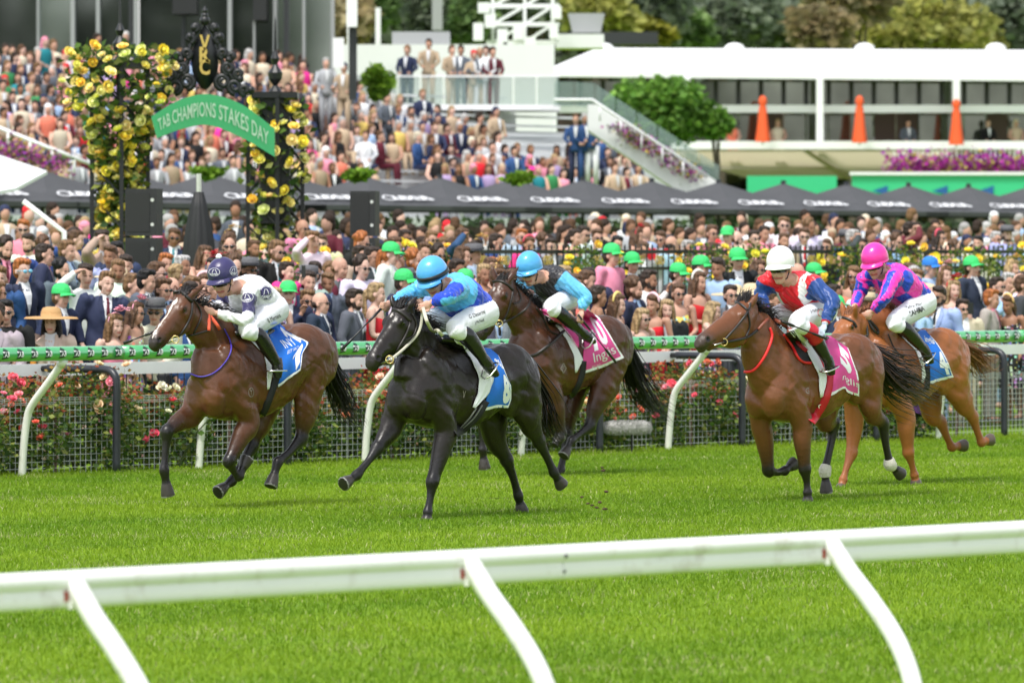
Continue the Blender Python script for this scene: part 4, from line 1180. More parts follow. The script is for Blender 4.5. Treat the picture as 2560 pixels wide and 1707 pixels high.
def full(V, c): return np.tile(np.array(c, float), (len(V), 1))
def silk_white(V, N, tt, is_arm, arm, side):
    C = full(V, (.80, .80, .83)); C[is_arm & (arm > .22) & (arm < .78)] = (.035, .030, .11)
    return C
SKY, ROYAL = (.10, .47, .86), (.008, .055, .58)
def silk_blues(V, N, tt, is_arm, arm, side):
    C = full(V, ROYAL); w = .05 * np.sin(V[:, 1] * 21) + .04 * np.sin(V[:, 0] * 17 + V[:, 1] * 8)
    C[(tt > .62 + w) & ~is_arm] = SKY
    C[is_arm & (arm < .35 + w)] = SKY; C[is_arm & (side < 0)] = SKY
    C[is_arm & (side > 0) & (N[:, 2] < -.1 + w * 3) & (arm < 1.3)] = SKY
    return C
def silk_black_sky(V, N, tt, is_arm, arm, side):
    C = full(V, (.017, .016, .021)); C[is_arm & (arm > .02)] = (.13, .50, .87); return C
def silk_red(V, N, tt, is_arm, arm, side):
    C = full(V, (.72, .010, .022)); C[is_arm & (arm > .12)] = (.010, .055, .24)
    C[(tt > .60) & (tt < .97) & (np.abs(V[:, 1]) > .10) & (np.abs(V[:, 1]) < .19) & ~(is_arm & (arm > .10))] = (.80, .80, .80)
    C[is_arm & (arm > 1.86)] = (.6, .012, .03)
    return C
def silk_stripe(V, N, tt, is_arm, arm, side):
    PK, BL = (.86, .03, .42), (.010, .055, .50)
    ang = np.arctan2(N[:, 2], N[:, 1]); a = ((np.floor(V[:, 1] * 9.5 + .5) + np.floor(tt * 3.1)) % 2) > .5
    C = np.where(a[:, None], np.array(PK), np.array(BL))
    s2 = np.sin(ang * 3 + np.where(side > 0, .4, 1.3)) > .0
    C[is_arm] = np.where(s2[is_arm][:, None], np.array(PK), np.array(BL))
    return C

JOCKEYS = [
 dict(label='jockey in white and navy silks with a navy pompom cap', silk=silk_white, helmet_mat=M['navy_satin'], pom=1,
      helmet=B1(330, 300), neck=B1(500, 420), hip=B1(830, 640), shL=B1(640, 470), shR=B1(400, 400), elL=B1(590, 790), elR=B1(300, 640), wrL=B1(255, 710), wrR=B1(180, 640),
      haL=B1(160, 680), haR=B1(130, 620), knee=B1(600, 890), boot=B1(740, 960), ankle=B1(930, 1270), toe=B1(930, 1390), elv=.27, puff=.86,
      up=(.30, 0, .95), fwd=(.95, .05, -.30), whip=(A6(150, 835), (309, 858)), whipv=(-.08, -.30), whip_label='black whip pointing forward beside the blazed bay horse'),
 dict(label='jockey in two-tone blue silks with a light blue cap and black band', silk=silk_blues, helmet_mat=M['sky_satin'], band=1,
      helmet=A7(880, 310), neck=A7(1010, 420), hip=A7(1400, 720), shL=A7(1190, 470), shR=A7(830, 430), elL=A7(1060, 570), elR=A7(640, 520), wrL=A7(870, 630), wrR=A7(400, 640),
      haL=A7(750, 690), haR=A7(290, 700), knee=A7(1140, 930), boot=A7(1290, 1010), ankle=A7(1480, 1290), toe=A7(1600, 1450), elv=.30, wrv=.16, hav=.10, elvr=.32, wrvr=.22, havr=.18, puff=1.05,
      up=(.50, 0, .86), fwd=(.86, 0, -.50), whip=(A7(290, 700), (853, 875)), whipv=(-.18, -.34), whip_label='long black whip held down beside the black horse head'),
 dict(label='jockey in black silks with light blue sleeves and cap', silk=silk_black_sky, helmet_mat=M['sky_satin'],
      helmet=B2(660, 220), neck=B2(800, 330), hip=B2(1130, 520), shL=B2(1020, 340), shR=B2(620, 380), elL=B2(1310, 560), elR=B2(560, 480), wrL=B2(1265, 720), wrR=B2(640, 510),
      haL=B2(1245, 800), haR=B2(670, 520), knee=B2(910, 690), boot=B2(1030, 760), ankle=B2(1290, 990), toe=B2(1390, 1075), elv=.40, wrv=.40, hav=.40, puff=1.05, kneeR=B2(700, 640),
      up=(.35, 0, .93), fwd=(.93, .10, -.36), whip=(B2(1225, 770), (1540, 906)), whipv=(.42, .48), whip_label='thin black whip held across the pink cloth'),
 dict(label='jockey in red, white and blue silks with a white cap', silk=silk_red, helmet_mat=M['white_satin'], boot_top='red_leather', glove=(.45, .55, .68),
      helmet=B3(1035, 220), neck=B3(1130, 400), hip=B3(1440, 720), shL=B3(1390, 440), shR=B3(890, 420), elL=B3(1620, 650), elR=B3(820, 580), wrL=B3(1530, 900), wrR=B3(880, 770),
      haL=B3(1490, 1000), haR=B3(900, 810), knee=B3(1220, 880), boot=B3(1390, 990), ankle=B3(1580, 1330), toe=B3(1600, 1440), elv=.40, wrv=.40, hav=.40, puff=1.08, kneeR=B3(1010, 790),
      up=(.12, 0, .99), fwd=(.93, .22, -.12), whip=(B3(1550, 1060), B3(1050, 865)), whipv=(.44, .30), whip_label='black whip held level by the jockey in red and white'),
 dict(label='jockey in pink and blue checked silks with a pink cap', silk=silk_stripe, helmet_mat=M['pink_satin'], band=0,
      helmet=B4(440, 200), neck=B4(520, 330), hip=B4(880, 620), shL=B4(640, 390), shR=B4(350, 390), elL=B4(540, 600), elR=B4(280, 570), wrL=B4(420, 740), wrR=B4(230, 690),
      haL=B4(350, 775), haR=B4(200, 735), knee=B4(640, 850), boot=B4(760, 920), ankle=B4(960, 1140), toe=B4(1010, 1250), elv=.24, wrv=.12, hav=.07, puff=1.0, kneeR=B4(480, 810),
      up=(.35, 0, .93), fwd=(.93, .05, -.36)),
]
JS = [make_jockey(h, j) for h, j in zip(HS, JOCKEYS)]
for g_ in HS: g_['body'] = g_['bvh']

# ------------------------------------------------------------------ tack
def crops(c, pts): return [c(*p) for p in pts]
def cloth(H, c, top, bottom, left, right, m, name, off=.016, ripple=.0, na=16, nb_=16, trim=None):
    f = coons(None, None, None, None, (crops(c, top), crops(c, bottom), crops(c, left), crops(c, right)))
    ob, S = drape(H, f, na, nb_, off, name, m, ripple=ripple)
    if trim:
        mb = MB(); cam_ = H['fr'].cam
        for (a0, b0, a1, b1) in trim:
            n = 12; vv = []
            for j in range(n + 1):
                for i in range(2):
                    if (a1 - a0) < (b1 - b0): a, b = (a0, a1)[i], b0 + (b1 - b0) * j / n
                    else: a, b = a0 + (a1 - a0) * j / n, (b0, b1)[i]
                    p = S(a, b); vv.append(p + (cam_ - p).normalized() * .004)
            mb.add(vv, [(2 * j, 2 * j + 1, 2 * j + 3, 2 * j + 2) for j in range(n)])
        mb.build('trim', M['print_white'], ob)
    return ob, S
ONE = ([(-.2, -1), (.35, -1), (.35, 1), (-.05, 1), (-.5, .62), (-.5, .3), (-.2, .5)], [(0, 1, 2, 6), (6, 2, 3), (6, 3, 4, 5)])
def lettering(H, S, ob, txt, box, m='print_white', bold=.02, sx=1.0, rot=0.0, skew=0.0, name='lettering', res=3):
    v, f = ONE if txt == '1' else text_mesh(txt, 1.0, bold, sx, res=res)
    return printed(S, H['fr'].cam, v, f, box, name, m, ob, rot=rot, skew=skew)
R_TRIM = [(.955, 0, 1, 1), (0, .955, .955, 1)]

def saddle(H, a=-.02, b=-.42):
    mb = MB(); T = H['T']
    mb.loft([T(a + .06, 0, 1.57), T(a - .05, 0, 1.565), T((a + b) / 2, 0, 1.525), T(b, 0, 1.55)], [.035, .05, .05, .035], [.10, .17, .20, .16], Vector((0, 1, 0)), 14, 4)
    return link('saddle', remesh(mb, .012, 3), H['root'], M['boot'])

# dark bay with the blaze
H, G = HS[0], JS[0]
saddle(H)
cloth(H, B1, [(640, 1020), (690, 1035)], [(815, 1540), (835, 1530)], [(640, 1020), (780, 1160), (812, 1300), (815, 1540)], [(690, 1035), (830, 1130), (885, 1280), (835, 1530)], 'white_cloth', 'saddle_pad', .010)
ob, S = cloth(H, B1, [(700, 880), (930, 815)], [(930, 1505), (1150, 1330)], [(700, 880), (860, 1150), (930, 1505)], [(930, 815), (1030, 905), (1160, 985), (1265, 1030), (1175, 1150), (1150, 1330)], 'blue_cloth', 'saddle_cloth', .022, .010, 20, 20, [(.965, .30, 1, 1), (0, .965, .965, 1)])
lettering(H, S, ob, 'INY', (.40, .34, .74, .50), bold=.0, rot=-.1)
lettering(H, S, ob, 'EST 1867', (.40, .54, .72, .60), bold=.0, rot=-.1, res=1)
lettering(H, S, ob, '1', (.66, .58, .90, .94), rot=.35)
lettering(H, S, ob, '1', (.70, .16, .95, .50), rot=.35)
strap(H, crops(B1, [(905, 1400), (860, 1530), (800, 1700), (745, 1800)]), .075, .012, 'girth', 'girth_black')
strap(H, crops(A6, [(365, 297), (470, 282), (560, 310), (668, 425)]), .026, .010, 'browband')
strap(H, crops(A6, [(668, 425), (650, 600), (560, 790), (450, 930)]), .018, .008, 'cheek_strap')
strap(H, crops(A6, [(680, 380), (770, 520), (790, 640), (690, 860)]), .014, .008, 'throat_lash')
strap(H, crops(A6, [(440, 950), (560, 900), (700, 870), (890, 815)]), .014, .012, 'rein')
free_strap(H, [hit(H, A6(890, 815), .02), G['gripL'] * .5 + hit(H, A6(915, 720), .03) * .5, G['gripL']], .026, 'rein_grip', 'orange_rein')
free_strap(H, [G['gripL'], hit(H, A6(985, 740), .03), hit(H, A6(1035, 810), .02)], .028, 'rein_grip', 'orange_rein')
strap(H, crops(A6, [(1110, 800), (1190, 950), (1205, 1130), (1090, 1320), (930, 1435), (760, 1455), (640, 1400), (600, 1330)]), .012, .010, 'neck_strap', 'purple', sub=8)
for txt, q, w, h, m, surf, par, rt in (('ring', B1(243, 263), 30, 22, None, 'helmet', G['he'], 0), ('ring', B1(452, 250), 19, 24, None, 'helmet', G['he'], .1), ('ring', B1(600, 537), 34, 26, None, 'jacket', G['jk'], -.15), ('ring', B1(808, 492), 33, 38, 1, 'jacket', G['jk'], -.1)):
    if m: v, f = oval(30); decal(G, surf, q, v, f, w, h, 'patch', 'navy_print', par, .004, rt)
    v, f = oval(30, .07); decal(G, surf, q, v, f, w * .94, h * .94, 'emblem_ring', 'print_white', par, .007, rt)
    v, f = text_mesh('DARBY', 1, .02); decal(G, surf, (q[0], q[1] + h * .24), v, f, w * .66, h * .2, 'lettering', 'print_white', par, .008, rt)
    for sx_ in (-1, 1):    # two horse-head strokes
        v = [(-1, -1), (-.55, -1), (.2, .35), (1, 1), (.55, 1), (-.1, .5)]; v = [(x * sx_, y) for x, y in v]
        decal(G, surf, (q[0] + sx_ * w * -.12, q[1] - h * .10), v, [(0, 1, 2, 5), (5, 2, 3, 4)], w * .2, h * .40, 'emblem', 'print_white', par, .008, rt)
v, f = text_mesh('B Mertens', 1, .0); decal(G, 'breeches', B1(895, 760), v, f, 34, 12, 'lettering', 'print_black', G['br'], .006, -.45)
v, f = oval(24, .14); decal(H, 'bvh', A1(1215, 100), v, f, 14, 24, 'brand', 'brand_white', H['root'], .004)
v, f = text_mesh('Y', 1, .0); decal(H, 'bvh', A1(1215, 95), v, f, 8, 15, 'brand', 'brand_white', H['root'], .004)

# near-black horse
H, G = HS[1], JS[1]
saddle(H)
cloth(H, B5, [(650, 165), (720, 190)], [(900, 1100), (915, 1108)], [(650, 165), (870, 450), (985, 700), (970, 900), (900, 1100)], [(720, 190), (960, 430), (1150, 610), (1190, 690), (1105, 920), (915, 1108)], 'white_cloth', 'saddle_pad', .020, .004)
ob, S = cloth(H, B5, [(1000, 280), (1160, 310), (1260, 400)], [(1055, 1145), (1220, 1100), (1390, 1105)], [(1000, 280), (1140, 640), (1100, 940), (1055, 1145)], [(1260, 400), (1340, 600), (1425, 800), (1425, 1000), (1390, 1105)], 'blue_cloth', 'saddle_cloth', .013, .004, 20, 20, R_TRIM)
lettering(H, S, ob, 'glis', (.45, .14, .99, .30), bold=.02, rot=-.3)
lettering(H, S, ob, '8', (.66, .40, .95, .93), bold=.06, rot=.05)
strap(H, crops(B5, [(1060, 1010), (960, 1180), (800, 1350), (650, 1465)]), .085, .010, 'girth', 'girth_black')
strap(H, crops(B5, [(1020, 1070), (900, 1250), (700, 1430)]), .012, .017, 'girth_stripe', 'girth_grey')
strap(H, crops(B5, [(940, 1110), (850, 1240), (700, 1400)]), .012, .017, 'girth_stripe', 'girth_grey')
strap(H, crops(A7, [(315, 738), (420, 715), (520, 752), (622, 855)]), .030, .010, 'browband')
strap(H, crops(A7, [(622, 855), (570, 1000), (480, 1150), (400, 1280)]), .018, .008, 'cheek_strap')
strap(H, crops(A7, [(640, 760), (690, 880), (650, 1010), (560, 1060)]), .014, .008, 'throat_lash')
free_strap(H, [hit(H, A7(395, 1290), .02), hit(H, A7(560, 1130), .02), hit(H, A7(690, 950), .03), G['gripL']], .022, 'rein', 'webbing')
free_strap(H, [G['gripL'], hit(H, A7(820, 850), .02), hit(H, A7(860, 960), .02), hit(H, A7(940, 950), .02), hit(H, A7(1000, 1010), .02)], .028, 'rein', 'webbing')
v, f = text_mesh('G Dasarini', 1, .0); decal(G, 'breeches', A7(1395, 760), v, f, 42, 10, 'lettering', 'print_black', G['br'], .006, -.33)
v, f = text_mesh('J McNeil', 1, .0); decal(G, 'breeches', A7(1425, 850), v, f, 24, 10, 'lettering', 'print_black', G['br'], .006, -.35)
v, f = text_mesh('V', 1, .0); decal(H, 'bvh', B5(785, 930), v, f, 7, 18, 'brand', 'brand_white', H['root'], .004, .1)

# dark brown horse, pink cloth
H, G = HS[2], JS[2]
saddle(H)
cloth(H, B2, [(950, 880), (1010, 900)], [(1185, 1435), (1200, 1430)], [(950, 880), (1090, 1060), (1175, 1250), (1185, 1435)], [(1010, 900), (1190, 1110), (1275, 1290), (1200, 1430)], 'white_cloth', 'saddle_pad', .010)
ob, S = cloth(H, B2, [(765, 715), (870, 705)], [(1205, 1150), (1225, 1150)], [(765, 715), (960, 850), (1110, 1010), (1205, 1150)], [(870, 705), (1090, 880), (1215, 1040), (1225, 1150)], 'pink_cloth', 'front_cloth', .018, 0, 10, 16, [(0, 0, .09, 1)])
ob, S = cloth(H, B2, [(1200, 770), (1340, 700)], [(1272, 1440), (1500, 1370), (1735, 1265)], [(1200, 770), (1290, 1100), (1272, 1440)], [(1340, 700), (1480, 830), (1620, 1080), (1735, 1265)], 'pink_cloth', 'saddle_cloth', .016, .006, 22, 22, R_TRIM)
lettering(H, S, ob, 'Inglis', (.28, .72, .90, .92), bold=.0, rot=.02)
lettering(H, S, ob, 'EST 1867', (.22, .925, .44, .95), bold=.0, res=1)
lettering(H, S, ob, '0', (.56, .16, .86, .68), bold=.03, rot=.0, skew=-.2)
lettering(H, S, ob, '1', (.26, .36, .46, .70), bold=.05)
strap(H, crops(B2, [(1270, 1300), (1250, 1450), (1190, 1600), (1120, 1700)]), .075, .012, 'girth', 'girth_black')
strap(H, crops(B2, [(185, 412), (280, 387), (390, 412), (465, 495)]), .024, .010, 'browband')
strap(H, crops(B2, [(465, 495), (440, 620), (390, 780), (315, 860)]), .018, .008, 'cheek_strap')
strap(H, crops(B2, [(500, 420), (560, 600), (470, 640)]), .014, .008, 'throat_lash')
free_strap(H, [hit(H, B2(315, 880), .02), hit(H, B2(450, 800), .03), hit(H, B2(590, 690), .05), G['gripR']], .020, 'rein', 'leather')
strap(H, crops(B2, [(590, 1255), (720, 1235), (830, 1160), (1000, 1015), (1110, 890)]), .030, .010, 'breastplate', 'leather', sub=8)
strap(H, crops(B2, [(730, 690), (810, 810), (890, 960), (1000, 1010)]), .014, .010, 'neck_strap', 'leather')
v = [(0, 1), (.62, 0), (0, -1), (-.62, 0), (0, .72), (.44, 0), (0, -.72), (-.44, 0)]
decal(H, 'bvh', B2(1055, 1385), v, [(0, 1, 5, 4), (1, 2, 6, 5), (2, 3, 7, 6), (3, 0, 4, 7)], 16, 28, 'brand', 'brand_white', H['root'], .004)
v, f = text_mesh('F', 1, .0); decal(H, 'bvh', B2(1055, 1385), v, f, 5, 11, 'brand', 'brand_white', H['root'], .004)

# bay with bandages
H, G = HS[3], JS[3]
saddle(H)
cloth(H, B3, [(1060, 1020), (1180, 960)], [(1270, 1325), (1370, 1335)], [(1060, 1020), (1150, 1150), (1210, 1260), (1270, 1325)], [(1180, 960), (1280, 1120), (1340, 1250), (1370, 1335)], 'girth_black', 'saddle_flap', .012, 0, 10, 12)
strap(H, crops(B3, [(1055, 1020), (1150, 1150), (1205, 1260), (1270, 1328), (1370, 1338)]), .022, .016, 'flap_piping', 'red_rubber')
strap(H, crops(B3, [(1130, 1030), (1210, 1130), (1310, 1220)]), .05, .018, 'flap_panel', 'red_leather')
cloth(H, C4, [(625, 515), (665, 512)], [(803, 905), (815, 898)], [(625, 515), (720, 640), (795, 780), (803, 905)], [(665, 512), (790, 640), (838, 800), (815, 898)], 'white_cloth', 'saddle_pad', .022, .002)
strap(H, crops(B3, [(1230, 990), (1350, 1120), (1470, 1300), (1530, 1440)]), .03, .03, 'stirrup_leather', 'red_leather')
ob, S = cloth(H, C4, [(830, 545), (890, 575), (965, 628)], [(858, 897), (950, 850), (962, 880), (1020, 897)], [(830, 545), (858, 760), (858, 897)], [(965, 628), (1015, 760), (1020, 897)], 'pink_cloth', 'saddle_cloth', .016, .012, 22, 22, R_TRIM)
lettering(H, S, ob, 'nglis', (.42, .70, 1.0, .86), bold=.0, rot=.0)
lettering(H, S, ob, '5', (.42, .10, .84, .62), bold=.05, rot=-.3)
strap(H, crops(C4, [(850, 770), (835, 880), (800, 960), (745, 1042)]), .095, .014, 'girth', 'red_leather')
v, f = text_mesh('C', 1, .02); decal(H, 'bvh', C4(812, 960), v, f, 14, 12, 'lettering', 'print_white', H['root'], .024, .15)
strap(H, crops(B3, [(400, 637), (500, 637), (600, 692), (662, 755)]), .022, .010, 'browband')
strap(H, crops(B3, [(700, 660), (662, 755), (560, 900), (450, 1020), (392, 1080)]), .018, .008, 'cheek_strap')
strap(H, crops(B3, [(662, 755), (685, 920), (640, 1040)]), .016, .008, 'throat_lash')
strap(H, crops(B3, [(395, 1090), (520, 1075), (650, 1042), (770, 960)]), .022, .012, 'rein')
free_strap(H, [hit(H, B3(770, 960), .016), hit(H, B3(850, 860), .03), G['gripR']], .026, 'rein_grip', 'leather_tan')
free_strap(H, [G['gripR'], hit(H, B3(960, 910), .06), hit(H, B3(1050, 980), .06), hit(H, B3(1130, 985), .06)], .030, 'rein_grip', 'leather_tan')
strap(H, crops(B3, [(905, 940), (930, 1050), (850, 1260), (740, 1405), (640, 1420), (570, 1360), (545, 1320)]), .022, .012, 'neck_strap', 'red_rubber', sub=8)
v, f = text_mesh('G', 1, .0); decal(H, 'bvh', A4(875, 80), v, f, 9, 14, 'brand', 'brand_white', H['root'], .004)
for leg in ('hl', 'hr'):     # bandages
    sd = 1 if leg == 'hl' else -1; p = [H['fr'].on(q, sd * .135 * H['k']) for q in H['P'][leg]]
    a, b = p[4] + (p[3] - p[4]).normalized() * .05, p[4] + (p[5] - p[4]).normalized() * .055
    mb = MB(); mb.loft([a, a.lerp(p[4], .5), p[4], p[4].lerp(b, .6), b], [.048, .056, .060, .054, .046], [.044, .051, .055, .05, .044], Vector((0, 1, 0)), 14, 4)
    mb.build('fetlock_bandage', M['bandage'] if 'bandage' in M else M.setdefault('bandage', mat('bandage', (.66, .62, .54), rough=.9, dirt=((.25, .20, .14), 30, .6), bump=.5, bscale=60)), H['root'], True)
v, f = oval(20, .16); decal(G, 'breeches', B3(1490, 770), v, f, 17, 20, 'emblem', 'red_rubber', G['br'], .006)
v, f = text_mesh('B Melham', 1, .0); decal(G, 'breeches', B3(1420, 740), v, f, 22, 8, 'lettering', 'print_black', G['br'], .006, -.3)

# chestnut
H, G = HS[4], JS[4]
saddle(H)
cloth(H, B4, [(690, 980), (800, 1060)], [(920, 1475), (935, 1475)], [(690, 980), (860, 1140), (925, 1320), (920, 1475)], [(800, 1060), (920, 1180), (962, 1390), (935, 1475)], 'white_cloth', 'saddle_pad', .010)
ob, S = cloth(H, B4, [(840, 945), (960, 940)], [(1000, 1475), (1120, 1440), (1235, 1410)], [(840, 945), (930, 1150), (1000, 1475)], [(960, 940), (1080, 1080), (1160, 1220), (1235, 1410)], 'blue_cloth', 'saddle_cloth', .018, .006, 20, 20, R_TRIM)
lettering(H, S, ob, 'inglis', (.40, .16, .92, .34), bold=.02, rot=-.5)
lettering(H, S, ob, '4', (.60, .48, .95, .92), bold=.05, rot=-.1)
strap(H, crops(B4, [(960, 1300), (965, 1420), (955, 1540)]), .07, .012, 'girth', 'girth_black')
strap(H, crops(B4, [(40, 800), (140, 812), (215, 855), (245, 905)]), .026, .010, 'browband')
free_strap(H, [G['gripL'], hit(H, B4(345, 960), .03), hit(H, B4(320, 990), .02)], .022, 'rein', 'leather')
free_strap(H, [G['gripL'], hit(H, B4(400, 930), .03), hit(H, B4(455, 975), .02), hit(H, B4(440, 920), .03), G['gripL']], .026, 'rein', 'leather')
strap(H, crops(B4, [(570, 970), (640, 1130), (735, 1210)]), .014, .010, 'neck_strap', 'leather')
v, f = text_mesh('ZAHRA', 1, .015); decal(G, 'breeches', B4(870, 735), v, f, 44, 13, 'lettering', 'print_black', G['br'], .006, -.38)
v, f = text_mesh('Zafira Plus', 1, .0, res=1); decal(G, 'breeches', B4(840, 675), v, f, 44, 7, 'lettering', 'print_black', G['br'], .006, -.28)

# bit rings
for H, q in zip(HS, (A6(440, 945), A7(388, 1285), B2(315, 870), B3(390, 1088), None)):
    if q is None: continue
    c = hit(H, q, .014); d = (H['fr'].cam - c).normalized(); x = d.cross(Vector((0, 0, 1))).normalized(); y = x.cross(d)
    mb = MB(); mb.tube([c + (x * math.cos(a) + y * math.sin(a)) * .030 for a in [2 * math.pi * i / 18 for i in range(19)]], .005, 6); mb.build('bit_ring', M['brass'], H['root'], True)
    mb = MB(); e2 = hit(H, (q[0] - 24, q[1] + 8), .012); mb.tube([c, c.lerp(e2, .5), e2], .006, 6); mb.build('bit', M['steel'], H['root'], True)
# ------------------------------------------------------------------ spectators
def mat_tint(name, rough=.6, pattern=None, bump=.3, bscale=14, sub=0.0):
    """object colour x vertex colour, with an optional woven or floral print"""
    m = bpy.data.materials.new(name); m.use_nodes = True; t = m.node_tree; b = t.nodes['Principled BSDF']
    b.inputs['Roughness'].default_value = rough; b.inputs['Specular IOR Level'].default_value = .3
    oi = t.nodes.new('ShaderNodeObjectInfo'); vc = t.nodes.new('ShaderNodeVertexColor'); vc.layer_name = 'Col'
    mx = t.nodes.new('ShaderNodeMix'); mx.data_type = 'RGBA'; mx.blend_type = 'MULTIPLY'; mx.inputs['Factor'].default_value = 1
    t.links.new(oi.outputs['Color'], mx.inputs['A']); t.links.new(vc.outputs['Color'], mx.inputs['B']); src = mx.outputs['Result']
    tc = t.nodes.new('ShaderNodeTexCoord')
    if pattern:
        v = t.nodes.new('ShaderNodeTexVoronoi'); v.inputs['Scale'].default_value = pattern[0]
        ad = t.nodes.new('ShaderNodeVectorMath'); t.links.new(tc.outputs['Object'], ad.inputs[0]); t.links.new(oi.outputs['Random'], ad.inputs[1]); t.links.new(ad.outputs[0], v.inputs['Vector'])
        hsv = t.nodes.new('ShaderNodeHueSaturation'); hsv.inputs['Saturation'].default_value = .9; t.links.new(v.outputs['Color'], hsv.inputs['Color'])
        m2 = t.nodes.new('ShaderNodeMix'); m2.data_type = 'RGBA'; lt = t.nodes.new('ShaderNodeMath'); lt.operation = 'LESS_THAN'; lt.inputs[1].default_value = pattern[1]
        t.links.new(v.outputs['Distance'], lt.inputs[0]); t.links.new(lt.outputs[0], m2.inputs['Factor']); t.links.new(src, m2.inputs['A']); t.links.new(hsv.outputs[0], m2.inputs['B']); src = m2.outputs['Result']
    t.links.new(src, b.inputs['Base Color'])
    if bump:
        nz = t.nodes.new('ShaderNodeTexNoise'); nz.inputs['Scale'].default_value = bscale; t.links.new(tc.outputs['Object'], nz.inputs['Vector'])
        bp = t.nodes.new('ShaderNodeBump'); bp.inputs['Strength'].default_value = bump; bp.inputs['Distance'].default_value = .02
        t.links.new(nz.outputs['Fac'], bp.inputs['Height']); t.links.new(bp.outputs[0], b.inputs['Normal'])
    if sub: b.inputs['Subsurface Weight'].default_value = sub; b.inputs['Subsurface Radius'].default_value = (.01, .004, .002)
    return m
MT = dict(skin=mat_tint('crowd_skin', .5, None, 0), cloth=mat_tint('crowd_cloth', .75), floral=mat_tint('crowd_floral', .7, (22, .42)), hair=mat_tint('crowd_hair', .5, None, .8, 30), hat=mat_tint('crowd_hat', .7, None, .4, 40))
def white_col(me):
    set_cols(me, np.ones((len(me.vertices), 3))); return me

POSES = {
 'stand': (((0, .215, 1.40), (-.04, .27, 1.14), (.10, .24, .92), (.17, .22, .86)), ((0, -.215, 1.40), (-.04, -.27, 1.14), (.10, -.24, .92), (.17, -.22, .86))),
 'clasp': (((0, .215, 1.40), (.02, .27, 1.13), (.24, .12, 1.08), (.31, .06, 1.09)), ((0, -.215, 1.40), (.02, -.27, 1.13), (.24, -.12, 1.10), (.31, -.06, 1.11))),
 'phone': (((0, .215, 1.40), (.02, .27, 1.13), (.22, .16, 1.05), (.30, .12, 1.06)), ((0, -.215, 1.40), (.16, -.27, 1.24), (.30, -.14, 1.46), (.31, -.10, 1.55))),
 'shade': (((0, .215, 1.40), (-.03, .27, 1.14), (.10, .24, .92), (.16, .22, .86)), ((0, -.215, 1.41), (.13, -.30, 1.50), (.15, -.14, 1.64), (.13, -.06, 1.665))),
 'point': (((0, .215, 1.40), (-.03, .27, 1.14), (.12, .22, .96), (.18, .2, .92)), ((0, -.215, 1.40), (.22, -.24, 1.34), (.42, -.14, 1.40), (.52, -.10, 1.43))),
}
HEADC = Vector((.025, 0, 1.60))
